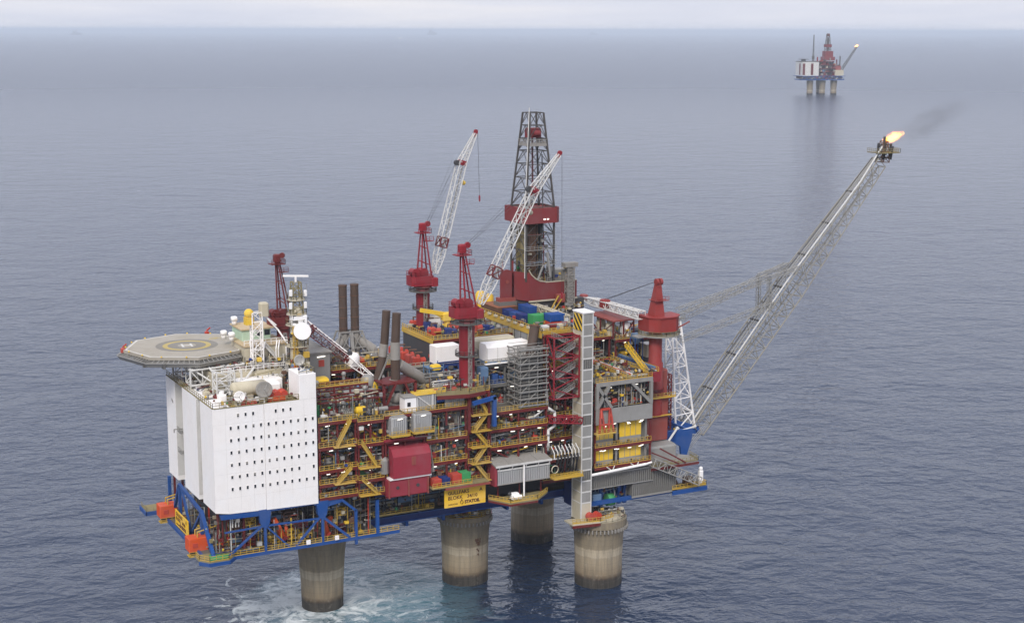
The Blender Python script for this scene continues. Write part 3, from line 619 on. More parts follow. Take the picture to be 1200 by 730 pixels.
part('bollard', M['white'], lambda b: b.bbox(-70.2,-69.2,-18.9,-17.9,57.1,59.4,.1), lq)
for (x,y) in ((-63.9,-18.2),(-62.6,-17.6),(-61.6,-17.9),(-60.8,-17.2),(-63.2,-16.4)):
    part('fire_pump', M['redorange'], lambda b, x=x,y=y: (b.bbox(x-.45,x+.45,y-.4,y+.4,57.1,57.9,.1), b.ball((x+.1,y,58.1),.4,8,6)), lq)
hg = part('hose_cabinet', M['orange'], lambda b: (b.bbox(-57.6,-53.6,-17.8,-15.4,57.1,59.6,.12)), lq)
for x in (-57.2,-55.6,-54.0): part('hose_reel', M['redorange'], lambda b, x=x: b.tube((x,-17.9,59.2),(x,-15.6,59.2),.75,n=14), hg)
part('tank', M['cream'], lambda b: (b.tube((-63.5,-10.5,59.5),(-56.5,-10.5,59.5),1.7,n=20), b.ball((-63.5,-10.5,59.5),1.7,20,10,(.5,1,1)), b.ball((-56.5,-10.5,59.5),1.7,20,10,(.5,1,1))), lq, True)
part('air_duct', M['white'], lambda b: (b.bbox(-55,-52.2,-10.5,-7,58.4,60.0,.3)), lq)
# antennae: dishes
def dish(label, c, r, d, mat, post):
    t = thing('satellite_dish', label, 'satellite dish', (c[0],c[1],post), group='dishes on the living quarters roof')
    d = Vector(d).normalized(); C = Vector(c); s = d.cross(Vector((0,0,1))).normalized(); u = s.cross(d)
    b = MB(); vs = []; fs = []; n = 28; K = 5
    for k in range(K+1):
        q = k/K
        for i in range(n):
            a = 2*math.pi*i/n; vs.append(C + (s*math.cos(a)+u*math.sin(a))*r*q + d*(.22*r*(q*q-1)))
    for k in range(K):
        for i in range(n): fs.append((k*n+i,k*n+(i+1)%n,(k+1)*n+(i+1)%n,(k+1)*n+i))
    b.add(vs, fs); m0 = len(b.v)
    b.add([v - d*(.1+.12*r*(1-(j//n)/K)) for j, v in enumerate(vs)], [f[::-1] for f in fs])
    for i in range(n): b.f.append((K*n+i, K*n+(i+1)%n, m0+K*n+(i+1)%n, m0+K*n+i)); b.m.append(0)
    b.build('reflector', M[mat], t, True)
    b = MB(); f = C + d*r*.75
    for a in (0,2.1,4.2): b.tube(C+(s*math.cos(a)+u*math.sin(a))*r*.9, f, .05, n=5)
    b.ball(f,.16,8,6); b.build('feed_horn', M['galv'], t)
    b = MB(); b.tube((C.x,C.y,post), C-d*.4*r, .18, n=8); b.build('mount', M['whitepipe'], t)
FR = (-.35,-.9,.1)
dish('small white dish at the front left of the quarters roof', (-64.9,-19.0,59.9), 1.25, FR, 'white', 57.1)
dish('large grey dish beside the orange hose cabinet on the roof', (-58.9,-18.2,60.7), 1.9, (-.25,-.9,.2), 'roofgrey', 57.1)
dish('dish on the raised stair head by the mast', (-48.9,-14,65.6), 1.25, (-.3,-.9,.25), 'galv', 63.7)
t = thing('drum_antenna', 'big white round drum antenna on the side of the mast', 'antenna', (-46.5,-9.2,70.5))
b = MB(); d = Vector((-.25,-.92,.12)).normalized(); c = Vector((-46.6,-9.8,71.5)); b.tube(c, c+d*1.3, 2.0, n=28); smooth_by_angle(b.build('drum', M['white'], t))
b = MB(); b.bar(c, c-d*1.8, .5); b.build('bracket', M['cream'], t)
# mast tower
t = thing('radar_mast', 'cream telecom mast with round radar bar on top of the quarters', 'mast', (-46.9,-7.2,57))
def mp_(name, mat, fn, smooth=False): b = MB(); fn(b); return b.build(name, M[mat], t, smooth)
mx, my = -46.9, -7.2
mp_('mast_column', 'cream', lambda b: b.lathe([(1.7,0),(1.7,11.5),(1.5,12.5),(1.3,20)], (mx,my,56.8), 16), True)
for z, r in ((63.5,2.9),(67.5,2.7),(72.5,2.6),(75.0,2.4),(78.4,2.1)):
    pl = mp_('mast_platform', 'cream', lambda b, z=z, r=r: b.lathe([(r,0),(r,.25)], (mx,my,z), 14))
    b = MB(); b.rail([(mx+r*math.cos(2*math.pi*i/10), my+r*math.sin(2*math.pi*i/10), z+.25) for i in range(11)], 1.2, .09, 1.2, 0); b.build('railing', M['khaki'], pl)
mp_('cabin', 'white', lambda b: b.bbox(mx-1.6,mx+1.9,my-2.2,my+.6,72.8,75.0,.2))
mp_('lattice', 'khaki', lambda b: b.lattice((mx,my,75.2),(mx,my,82.6), 2.6,1.9,2.6,1.9, 5, .13,.09, up=(0,1,0)))
for (dx,dy,z) in ((-1.8,-1.2,77.3),(1.7,-1.4,77.3),(1.9,-1.0,80),(-1.7,-1.2,80.3)):
    mp_('floodlight', 'white', lambda b, a=(dx,dy,z): b.bbox(mx+a[0]-.35,mx+a[0]+.35,my+a[1]-.3,my+a[1]+.3,a[2]-.7,a[2]+.7,.1))
mp_('radar_scanner', 'white', lambda b: (b.tube((mx,my,82.6),(mx,my,83.8),.25,n=10), b.bar((mx-2.6,my+1.4,84.0),(mx+2.6,my-1.4,84.0),.35,.4)))
mp_('whip_antenna', 'galv', lambda b: [b.tube((mx+dx,my+dy,78),(mx+dx,my+dy,81.5+dz),.06,n=5) for dx,dy,dz in ((2.4,-.6,.5),(2.5,.9,-.6),(-2.2,.5,0))])
mp_('ladder_cage', 'rail', lambda b: b.lattice((mx-1.2,my-2.1,57.5),(mx-1.2,my-2.1,72.5),.9,.9,.8,.8,12,.07,.06,up=(0,1,0)))
for z in (60,62.5,65,69.5): mp_('junction_box', ('yellow','rail','cream','rust')[int(z)%4], lambda b, z=z: b.bbox(mx+.6,mx+2.2,my-2.4,my-1.2,z,z+1.3,.1))
# white framework in front of the mast
t = thing('pipe_tower', 'white tubular framework beside the mast behind the helideck', 'steel frame', (-52,-3,61))
b = MB(); b.lattice((-54.5,-.6,61.7),(-54.5,-.6,75.0),2.6,2.4,1.6,1.6,6,.17,.1,up=(0,1,0)); b.build('tower', M['white'], t)
b = MB(); b.pipe([(-53.2,-.6,75),(-49.5,-1.5,70.5),(-47.5,-4,66.5)],.2); b.pipe([(-53.2,.4,75),(-49.5,-.2,71.4)],.17); b.build('strut', M['white'], t)
b = MB(); b.ball((-56.2,-.4,74.8),1.15,12,8); b.box(-57.2,-55.2,-1.2,.6,72.2,74); b.build('beacon_housing', M['yellow'], t)
b = MB(); b.bbox(-53.6,-51.6,-1.6,.6,74,77.2,.3); b.build('searchlight', M['cream'], t)
for i, (x,y,z) in enumerate(((-57.6,9,66.8),(-58.6,12,66.8),(-55.6,13,69.8))):
    part('ventilator', M['white'], lambda b, x=x,y=y,z=z: (b.tube((x,y,z),(x,y,z+1.4),.6,n=12), b.bbox(x-.7,x+.7,y-.7,y+.7,z+1.0,z+2.0,.2)), lq, True)

fittings(lq, X0+1.6, -52, -19.3, -8.2, 57.15, 2.2, 90, 71); fittings(lq, X0+1.6, -66.5, -8, 16, 57.15, 2.5, 60, 72); fittings(lq, -57, -47, -7.5, -3.3, 57.2, 4.5, 60, 73); fittings(lq, -57.4, -46.8, -2.8, 1.0, 61.65, 3.4, 80, 74); fittings(lq, -66, -57.3, -2.6, 12, 61.65, 1.6, 50, 75); fittings(lq, -51, -47.6, -19.5, -13.3, 63.75, .9, 14, 76)
fittings(t, mx-2.4, mx+2.4, my-2.4, my+2.2, 63, 15, 70, 77)
# ------------------------------------------------------------------ helideck
HC = (-66.6,16.0,65.2); HR = 15.0
t = thing('helideck', 'grey octagonal helideck with yellow ring and white H', 'helideck', HC)
oct_ = lambda r, a0=22.5: [(HC[0]+r*math.cos(R(a0+45*i-27.9)), HC[1]+r*math.sin(R(a0+45*i-27.9))) for i in range(8)]
b = MB(); b.prism(oct_(HR), 64.5, 65.2); pad = b.build('landing_deck', M['helideck'], t)
def ringm(r0, r1, z, mat, name, n=64):
    b = MB(); vs = []; fs = []
    for r in (r0, r1):
        for i in range(n): a = 2*math.pi*i/n; vs.append((HC[0]+r*math.cos(a), HC[1]+r*math.sin(a), z))
    for i in range(n): fs.append((i,(i+1)%n,n+(i+1)%n,n+i))
    fs = [f[::-1] for f in fs]
    b.add(vs, fs); return b.build(name, M[mat], pad)
ringm(2.2, 7.4, 65.204, 'helidark', 'worn_patch')
ringm(4.55, 5.75, 65.208, 'heliyellow', 'aiming_circle')
hb = MB(); ca, sa = math.cos(R(-27.9+20)), math.sin(R(-27.9+20))
def hrect(x0,x1,y0,y1):
    hb.add([(HC[0]+x*ca-y*sa, HC[1]+x*sa+y*ca, 65.213) for x,y in ((x0,y0),(x1,y0),(x1,y1),(x0,y1))], [(0,1,2,3)])
hrect(-1.3,-.8,-1.9,1.9); hrect(.8,1.3,-1.9,1.9); hrect(-.8,.8,-.28,.28); hb.build('h_marking', M['heliwhite'], pad)
# white border line
b = MB(); o1, o2 = oct_(HR-.35), oct_(HR-.75)
for i in range(8): b.add([(*o1[i],65.206),(*o1[(i+1)%8],65.206),(*o2[(i+1)%8],65.206),(*o2[i],65.206)], [(3,2,1,0)])
b.build('border_line', M['heliwhite'], pad)
b = MB()
for k, (dx,dy) in enumerate(((8.4,6.0),(9.4,5.3),(7.8,4.6))): b.add([(HC[0]+dx+x*ca-y*sa, HC[1]+dy+x*sa+y*ca, 65.21) for x,y in ((-1,-.25),(1,-.25),(1,.25),(-1,.25))], [(0,1,2,3)])
b.build('deck_stripes', M['heliyellow'], pad)
# sloping net on brackets all round
b = MB(); oi, oo, ol = oct_(HR+.1), oct_(HR+1.5), oct_(HR+.9)
for i in range(8):
    j = (i+1)%8
    a0,a1,b0,b1 = Vector((*oi[i],64.5)),Vector((*oi[j],64.5)),Vector((*oo[i],64.0)),Vector((*oo[j],64.0))
    for k in range(11): b.bar(a0.lerp(a1,k/10), b0.lerp(b1,k/10), .16)
    for q in (.25,.5,.75,1.0): b.bar(a0.lerp(b0,q), a1.lerp(b1,q), .22 if q == 1 else .09)
b.build('safety_net', M['galv'], t)
b = MB()
for i in range(8):
    j = (i+1)%8; l0, l1 = Vector((*ol[i],63.0)), Vector((*ol[j],63.0)); m0, m1 = Vector((*oo[i],63.95)), Vector((*oo[j],63.95))
    n0, n1 = Vector((*oct_(HR-1)[i],62.8)), Vector((*oct_(HR-1)[j],62.8))
    b.add([l0,l1,m1,m0], [(0,1,2,3)]); b.add([n0,n1,l1,l0], [(0,1,2,3)])
b.build('gutter', M['galv'], t)
b = MB()
for i in range(8):
    p = Vector((*oct_(HR+.2)[i],65.2)); q = Vector((*oct_(HR+.2)[(i+1)%8],65.2))
    for k in (.25,.75): c = p.lerp(q,k); b.ball((c.x,c.y,65.3),.22,8,6)
b.build('edge_lights', M['yellow'], t)
for (dx,dy) in ((-14.8,2.4),(13.6,-7.6),(8.8,13.0)):
    part('fire_monitor', M['redorange'], lambda b, dx=dx,dy=dy: (b.bbox(HC[0]+dx-.5,HC[0]+dx+.5,HC[1]+dy-.5,HC[1]+dy+.5,64.4,65.5,.15), b.tube((HC[0]+dx,HC[1]+dy,65.7),(HC[0]+dx+.7,HC[1]+dy-.6,66.5),.2,n=8)), t)
# support truss below
def hp(name, fn, mat='whitepipe'): b = MB(); fn(b); return b.build(name, M[mat], t)
hp('deck_girders', lambda b: [b.bar((HC[0]-13,HC[1]+y,63.6),(HC[0]+13,HC[1]+y,63.6),.5,1.6) for y in (-9,-4.5,0,4.5,9)], 'galvdk')
hp('deck_girders', lambda b: [b.bar((HC[0]+x,HC[1]-13,63.4),(HC[0]+x,HC[1]+13,63.4),.5,1.3) for x in (-9,-4.5,0,4.5,9)], 'galvdk')
hp('support_truss', lambda b: b.lattice((-70.3,2.5,60.6),(-50.5,2.5,61.0),4,4,3.6,3.6,7,.24,.14))
hp('support_truss', lambda b: b.lattice((-71,8,61.4),(-60,8,61.4),5,5,2.6,2.6,4,.22,.13))
for (x,y) in ((-70.2,1),(-62.5,1),(-62.5,-3.5),(-70.2,16),(-57.5,1),(-60.2,-6)):
    hp('support_leg', lambda b, x=x,y=y: b.tube((x,y,57.1),(x,y,62.8),.26,n=8))
hp('support_strut', lambda b: (b.tube((-62.5,-6.8,57.2),(-56.2,-3.4,62.6),.26), b.tube((-62.5,-6.8,57.2),(-66,0,62.8),.24), b.tube((-62.5,-3.5,57.2),(-70,2,62.8),.22)))
hp('support_frame', lambda b: (b.lattice((-64.6,-6.6,57.2),(-64.6,-6.6,63.2),4.2,4.2,3.2,3.2,3,.2,.13,up=(0,1,0))))
hp('walkway_rail', lambda b: b.rail([(-57.5,-1.5,62.0),(-49,-4.5,62.0)],1.2,.12,1.3,0))
hp('access_stair', lambda b: b.stair((-55.5,3.5,65.2),(-51,1.8,62),1.2,(0,1,0)))
# ------------------------------------------------------------------ process modules
def clutter(root, x0, x1, y0, y1, z0, h, rg, dens=1.0, tall=True):
    """machines, vessels, cabinets and pipework standing on one deck of a module"""
    x = x0 + rg.uniform(.2,.8)
    while x < x1 - 1.0:
        k = rg.choice(['vessel','cabinet','vtank','pump','manifold','cabinet','pump','manifold','cooler'])
        y = rg.uniform(y0+.9, max(y0+1.0, y1-1.4)); mat = rg.choice(['grey','grey','galv','galv','ltblue','cream','redorange','maroon','dkgrey','yellow','navy','green','roofgrey','rust','whitepipe'])
        w = rg.uniform(1.2,2.6); hh = min(h-.7, rg.uniform(1.2,3.0))
        if x + w > x1: break
        if rg.random() > dens: x += w; continue
        b = MB()
        if k == 'vessel':
            r = min(.9,hh*.4); zc = z0+r+.5; b.tube((x,y,zc),(x+w+.6,y,zc),r,n=14); b.ball((x,y,zc),r,14,6,(.5,1,1)); b.ball((x+w+.6,y,zc),r,14,6,(.5,1,1))
            for q in (.2,.8): b.box(x+w*q-.12,x+w*q+.12,y-r*.8,y+r*.8,z0,zc-r*.5)
            b.tube((x+w*.5,y,zc+r*.9),(x+w*.5,y,zc+r+.6),.15,n=6); smooth_by_angle(b.build('process_vessel', M[mat], root))
        elif k == 'vtank':
            r = min(.8,w*.45); b.lathe([(r,0),(r,hh*.85),(r*.75,hh*.97),(r*.3,hh)], (x+w/2,y,z0+.1), 14); b.tube((x+w/2,y,z0+hh),(x+w/2,y,z0+hh+.4),.14,n=6); smooth_by_angle(b.build('upright_tank', M[mat], root))
        elif k == 'cabinet':
            b.bbox(x,x+w,y,y+1.3,z0+.1,z0+hh,.08); b.box(x+.1,x+w*.48,y-.04,y,z0+.3,z0+hh-.2); b.box(x+w*.52,x+w-.1,y-.04,y,z0+.3,z0+hh-.2); b.build('cabinet', M[mat], root)
        elif k == 'pump':
            b.box(x,x+w,y-.5,y+.5,z0,z0+.25); b.tube((x+.1,y,z0+.8),(x+w*.5,y,z0+.8),.48,n=12); b.tube((x+w*.5,y,z0+.8),(x+w-.1,y,z0+.8),.33,n=10); b.tube((x+w*.3,y,z0+1.1),(x+w*.3,y,z0+2.0),.16,n=7); b.build('pump', M[mat], root)
        elif k == 'cooler':
            b.bbox(x,x+w,y,y+1.5,z0+.5,z0+hh,.05)
            for i in range(5): b.box(x+.1,x+w-.1,y-.06,y-.005,z0+.7+i*(hh-.9)/5,z0+.7+(i+.55)*(hh-.9)/5)
            for a in (x+.1,x+w-.1): b.bar((a,y+.1,z0),(a,y+.1,z0+.5),.15); b.bar((a,y+1.3,z0),(a,y+1.3,z0+.5),.15)
            b.build('cooler_unit', M[mat], root)
        else:
            n = rg.randint(3,5)
            for i in range(n):
                a = x+i*w/n; b.pipe([(a,y,z0+hh*.25),(a,y,z0+hh),(a,y+1.3,z0+hh)],.13,6); b.ball((a,y,z0+hh*.55),.26,7,5)
            b.tube((x-.2,y,z0+hh*.25),(x+w,y,z0+hh*.25),.2,n=7); b.build('valve_manifold', M[mat], root)
        x += w + rg.uniform(.1,.9)
    b = MB()
    for i in range(rg.randint(3,5)):
        zz = z0 + h - .75 - i*.38; yy = y0 + 1.3 + rg.uniform(0,2); b.tube((x0+.1,yy,zz),(x1-.1,yy,zz),rg.choice([.1,.14,.2]),n=6)
        if rg.random() < .6:
            xx = rg.uniform(x0+.5,x1-.5); b.tube((xx,yy,zz),(xx,yy,z0+.2),.12,n=6)
    b.build('pipework', M[rg.choice(['galv','galvdk','rust','whitepipe','grey','maroon'])], root)

def strip_lights(root, x0, x1, y, z, rg, gap=3.6):
    n = max(1, int((x1-x0)/gap))
    for i in range(n):
        if rg.random() < .42: continue
        x = x0 + (i+.5)*(x1-x0)/n + rg.uniform(-.8,.8); L = rg.uniform(.32,.6); ty = rg.uniform(-.35,.35)
        b = MB(); b.bar((x-L,y,z),(x+L,y+.2,z+ty*.35),.17,.13); b.build('strip_light', M['lamp'], root)

def module(name, label, cat, x0, x1, y0, depth, levels, seed, wall='ribdark', rail='rail', edge='maroon', back=18.0, dens=.95, cols=None, brace=True, group=None, wall_off=4.6, skip_rail=(), front_clut=True, stair_at=None, stair_skip=()):
    rg = random.Random(seed); t = thing(name, label, cat, ((x0+x1)/2, y0, levels[0]), group=group)
    P = lambda nm, mat, fn, par=t: (lambda b: (fn(b), b.build(nm, M[mat], par))[1])(MB())
    for i, z in enumerate(levels):
        f = P('deck_floor', 'floor', lambda b: b.box(x0+.04,x1-.04,y0+.12,back,z-.3,z))
        P('edge_beam', edge, lambda b: (b.box(x0+.02,x1-.02,y0-.04,y0+.115,z-.75,z+.02)), f)
        if i < len(levels)-1 and i not in skip_rail or (i == len(levels)-1 and i not in skip_rail):
            P('railing', rail, lambda b: b.rail([(x0+.1,y0+.1,z),(x1-.1,y0+.1,z)],1.15,.10,1.1,.2), f)
    for i, (z, z2) in enumerate(zip(levels, levels[1:])):
        h = z2-z
        wz = wall if isinstance(wall, str) else wall[i]
        yb = y0 + wall_off + rg.uniform(-.6,.6)
        P('wall_panel', wz, lambda b: b.box(x0+.06,x1-.06,yb,yb+.25,z+.01,z2-.31))
        if front_clut: clutter(t, x0+.4, x1-.4, y0+.7, yb-.2, z, h-.35, rg, dens)
        strip_lights(t, x0+.3, x1-.3, y0+.35, z2-1.05, rg)
        if wall_off > 3: fittings(t, x0+.3, x1-.3, y0+.25, yb-.1, z+.02, h-.45, int((x1-x0)*h*1.5), seed*17+i)
        if brace and rg.random() < .8:
            a, c = (x0+.3, x1-.3) if rg.random() < .5 else (x1-.3, x0+.3); P('brace', edge, lambda b: b.bar((a,y0+.9,z+.1),(c,y0+.9,z2-.4),.34))
    for x in (cols or (x0+.3, (x0+x1)/2, x1-.3)):
        P('column', edge, lambda b: b.bar((x,y0+.45,levels[0]),(x,y0+.45,levels[-1]-.31),.42))
    # side walls close the module off
    for x in (x0+.08, x1-.08): P('side_wall', 'dark', lambda b: b.box(x-.06,x+.06,y0+2.2,back-.2,levels[0]+.01,levels[-1]-.32))
    if stair_at:
        for k, (z, z2) in enumerate(zip(levels, levels[1:])):
            if k in stair_skip: continue
            a, c = (stair_at, stair_at+3.4) if k % 2 else (stair_at+3.4, stair_at)
            P('stairway', rail, lambda b: b.stair((a,y0-.55,z),(c,y0-.55,z2),.8,(0,1,0)))
            P('landing', rail, lambda b: b.box(min(a,c)-.9,max(a,c)+.9,y0-1.4,y0-.05,z-.14,z-.02))
    return t, P, rg

FV = -20.0
GRP = 'open process modules along the front'
mA, PA, rA = module('process_module', 'open red framed module beside the white quarters with yellow walkways', 'process module', -46.9, -37.4, FV, 6, [34.0,37.1,40.4,45.9,51.8], 11, wall=['ribdark','louvre','ribdark','grey'], group=GRP, stair_at=-42.6, stair_skip=(0,2))
mB, PB, rB = module('process_module', 'open module with yellow stairs left of the carmine block', 'process module', -37.3, -30.6, FV, 6, [33.4,36.9,40.0,45.5,50.9], 12, wall=['louvre','ribdark','grey','louvre'], group=GRP, stair_at=-36.4, stair_skip=(1,3))
mC, PC, rC = module('process_module', 'upper module over the carmine block carrying two grey huts', 'process module', -30.5, -19.9, FV, 6, [32.3,45.6,51.5], 13, wall=['dark','ribdark'], group=GRP, brace=False, front_clut=False, skip_rail=())
mD, PD, rD = module('process_module', 'open module with louvred grey walls above the yellow name sign', 'process module', -19.8, -9.0, FV, 6, [33.2,38.6,44.3,51.6], 14, wall=['louvre','louvre','ribbed'], group=GRP, wall_off=3.2, dens=.55, brace=False)
mE, PE, rE = module('stair_module', 'dark red tower of zigzag yellow stairs behind the red crane foot', 'stair module', -8.9, -2.9, FV, 6, [32.8,37.2,41.2,45.2,49.2,54.8], 15, wall='dark', group=GRP, stair_at=-7.4)
mF, PF, rF = module('process_module', 'open dark module above the long grey shed', 'process module', -2.8, 13.4, FV+.4, 6, [31.2,40.2,44.6,48.9], 16, wall=['dark','louvre','ribdark'], group=GRP, dens=.9, wall_off=5.0)
mG, PG, rG = module('process_module', 'deep red framed module behind the white lift tower', 'process module', 13.6, 26.6, FV+3.2, 6, [28.8,34.0,39.6,45.0,50.2,57.8,66.2], 17, wall=['dark','ribdark','louvre','dark','louvre','louvre'], group=GRP, dens=.9)
mH, PH, rH = module('yellow_module', 'grey module with yellow wall panels right of the lift tower', 'process module', 26.8, 43.8, FV, 6, [31.2,36.4,43.0,53.2], 18, wall=['grey','grey','dark'], group=GRP, wall_off=2.6, dens=.0, brace=False, front_clut=False, skip_rail=(2,), cols=(27.0,43.6))
# dark cores behind the modules keep them opaque from every side
part('opaque_core', M['dark'], lambda b: b.box(-46.8,43,18.02,18.6,23.5,50.5))
part('opaque_core', M['dark'], lambda b: b.box(43.9,44.2,-15,18,26,52.5))

# yellow walls and grey frame of the right module
for (x0,x1) in ((27.6,33.0),(34.9,41.4)):
    for z0,z1,zz in ((36.42,38.0,42.3),(31.22,32.5,35.4)):
        PH('lower_panel','grey', lambda b: b.box(x0,x1,-18.6,-18.3,z0,z1))
        pn = PH('yellow_panel','yellow', lambda b: b.box(x0,x1,-18.62,-18.28,z1+.01,zz))
        PH('panel_seams','grey', lambda b: [b.box(x0+(x1-x0)*q-.06,x0+(x1-x0)*q+.06,-18.66,-18.625,z1,zz) for q in (.25,.5,.75)], pn)
for x in (33.9,42.8): PH('pipe_rack_post','galv', lambda b: b.bar((x,-18.4,31.3),(x,-18.4,43),.8,.6))
for z in (36.5,31.4): PH('door_opening','black', lambda b: b.box(33.1,34.8,-18.7,-18.5,z+.2,z+2.4))
PH('girder','grey', lambda b: b.box(26.9,43.7,-20.3,-19.9,42.4,46.3))
PH('girder','grey', lambda b: b.box(26.9,43.7,-20.3,-19.9,52.2,53.2))
PH('girder','salmon', lambda b: b.box(26.9,43.7,-16.2,-15.9,46.3,52.1))
for a,c in (((27.2,46.4),(30.8,52.2)),((43.4,46.4),(37.5,52.2)),((27.4,52.2),(31.5,46.4))): PH('brace','galv', lambda b: b.bar((a[0],-20.0,a[1]),(c[0],-20.0,c[1]),.75))
for x in (27.2,43.3): PH('column','galv', lambda b: b.bar((x,-20.02,46.3),(x,-20.02,52.2),.8))
PH('pipework','galv', lambda b: [b.pipe([(34.3+i*.8,-19,43.2),(34.3+i*.8,-19,50.5),(34.9+i*.8,-18,51.3)],.18) for i in range(4)])
PH('pipework','redorange', lambda b: [b.tube((27.5,-17.6+i*.5,47+i*1.1),(43,-17.6+i*.5,47+i*1.1),.2,n=6) for i in range(4)])
strip_lights(mH, 27.5,43,-19.6,35.2, random.Random(5)); strip_lights(mH, 27.5,43,-19.6,41.6, random.Random(6)); strip_lights(mH, 27.5,43,-17.4,51, random.Random(8))
clutter(mH, 27.3,43.2,-19.4,-17,46.4,4.6,random.Random(9),.5); 
fittings(mH, 27,43.5,-19.4,0,53.25,1.6,200,301); fittings(mH, 27.3,43.4,-19.6,-17.8,46.4,5.4,90,302); fittings(mH, 27.3,43.4,-19.7,-18.8,36.45,1.2,12,303); fittings(mH,27.3,43.4,-19.7,-18.8,31.25,1.2,14,304)
fittings(mC, -30,-20,-19.6,-15,45.65,5.2,70,305); fittings(mD, -19.5,-9.2,-19.6,-17.2,33.3,4.8,30,306)
t = thing('lifting_frame', 'small red lifting frame standing before the upper yellow panel', 'lifting frame', (28.8,-20.9,40))
b = MB(); b.box(26.2,32.0,-21.8,-20.3,40.2,40.5); b.rail([(26.2,-21.7,40.5),(32,-21.7,40.5)],1.0); b.build('platform', M['rail'], t)
b = MB()
for x in (27.3,29.9): b.bar((x,-21.3,40.5),(x+.7,-20.8,46.6),.45); b.bar((x+1.6,-21.3,40.5),(x+.7,-20.8,46.6),.45)
b.bar((28,-20.8,46.5),(30.6,-20.8,46.5),.5); b.bar((27.3,-21.2,42.6),(31.2,-21.2,42.6),.35); b.bar((28,-20.8,46.5),(27.2,-22.4,44.6),.3); b.build('gantry', M['redorange'], t)

# two grey huts
def hut(label, x0, x1, z0, z1):
    t = thing('equipment_hut', label, 'hut', ((x0+x1)/2,-20.5,z0), group='grey huts on the upper walkway')
    b = MB(); b.bbox(x0,x1,-21.6,-17.6,z0,z1,.3); b.build('hut_shell', M['ribbed'], t)
    b = MB(); b.box(x0+.5,x1-.5,-21.3,-18,z1+.005,z1+.22); b.build('roof_sheet', M['roofgrey'], t)
    b = MB(); b.box(x0+.4,x0+1.4,-21.68,-21.605,z0+.1,z0+2.1); b.build('door', M['grey'], t)
    b = MB(); b.box(x0-.3,x1+.3,-22.3,-17.6,z0-.3,z0-.02); b.rail([(x0-.3,-22.2,z0),(x1+.3,-22.2,z0)],1.1,.11,1.2,.3); b.build('balcony', M['rail'], t)
    b = MB(); b.bar(((x0+x1)/2-.6,-21.8,z1-.5),((x0+x1)/2+.6,-21.75,z1-.4),.2,.14); b.build('strip_light', M['lamp'], t)
hut('left one of the two grey huts above the carmine block', -29.4,-25.3,47.0,51.3)
hut('right one of the two grey huts above the carmine block', -23.7,-19.0,47.2,51.5)

# carmine module
t = thing('carmine_module', 'bright carmine equipment block jutting from the front under the grey huts', 'equipment block', (-25.3,-22,32))
b = MB(); b.prism_x([(-24.2,36.4),(-24.2,41.6),(-23.0,43.2),(-17,44.4),(-17,36.4)], -29.3,-19.6); b.build('upper_housing', M['module_red'], t)
b = MB(); b.box(-30.5,-19.9,-23.6,-16,31.9,36.0); b.build('lower_housing', M['module_red'], t)
b = MB(); b.box(-30.1,-19.4,-24.0,-20,36.02,36.38); b.build('white_ledge', M['white'], t)
for x in (-30.2,-25.2,-20.2): b = MB(); b.box(x-.18,x+.18,-23.85,-23.605,31.6,36.0); b.build('stiffener', M['salmon'], t)
for x in (-28.0,-22.8):
    b = MB(); b.tube((x,-23.75,34.0),(x,-23.55,34.0),.42,n=14); b.build('vent_port', M['dark'], t)
b = MB(); b.bbox(-24.6,-23.5,-24.32,-24.1,39.2,41.2,.08); b.build('access_hatch', M['salmon'], t)
b = MB(); b.bbox(-31.6,-29.4,-22.8,-18,37.4,41.4,.8); b.build('intake_hood', M['galv'], t)
b = MB(); b.lattice((-18.9,-23,36.5),(-18.9,-20,45.4),.9,.9,.8,.8,7,.11,.07,up=(0,1,0)); b.pipe([(-19.1,-23,45.3),(-23,-22.6,45.5)],.12); b.build('caged_ladder', M['galv'], t)
b = MB(); b.box(-30.8,-19.5,-22.4,-20.1,45.0,45.5); b.build('canopy_beam', M['module_red'], t)
t.location.y += 2.2; t.location.z += .3

# skips and crates above the sign
def cargo(label, x, y, z, mat, w=1.9, d=2.4, h=2.0, grp='small cargo boxes on the walkway above the name sign', name='cargo_box', cat='cargo box'):
    t = thing(name, label, cat, (x,y,z), group=grp)
    b = MB(); b.bbox(x-w/2,x+w/2,y-d/2,y+d/2,z+.12,z+h,.06); b.build('box_body', M[mat], t)
    b = MB()
    for a in (-1,1):
        for c in (-1,1): b.box(x+a*(w/2-.02)-.1,x+a*(w/2-.02)+.1,y+c*(d/2-.02)-.1,y+c*(d/2-.02)+.1,z,z+h+.08)
    b.build('corner_posts', M[mat], t)
    b = MB(); n = max(3,int(w/.45)); [b.box(x-w/2+(i+.3)*w/n,x-w/2+(i+.7)*w/n,y-d/2-.06,y-d/2-.004,z+.3,z+h-.15) for i in range(n)]; b.build('corrugation', M[mat], t)
    return t
cargo('orange cargo box left of the blue one above the sign', -18.2,-21.4,33.25,'redorange'); cargo('dark blue cargo box between the orange and red ones', -15.9,-21.3,33.25,'navy')
cargo('red cargo box beside the green one above the sign', -12.9,-21.0,33.25,'redorange',2.3,2.4,2.4); cargo('light green cargo box at the right above the sign', -10.4,-20.9,33.25,'green',2.2,2.4,2.5)
t = thing('cargo_shelf', 'narrow red edged landing with yellow rail above the name sign', 'landing', (-14,-21.5,33))
b = MB(); b.box(-19.7,-4.6,-22.9,-20.1,32.9,33.2); b.build('deck_plate', M['khaki'], t)
b = MB(); b.box(-16.2,-4.2,-22.95,-20.2,32.3,32.85); b.build('purlin', M['salmon'], t)
b = MB(); b.rail([(-19.6,-22.85,33.2),(-9.2,-22.85,33.2)],1.1,.11,1.2,.3); b.build('railing', M['rail'], t)

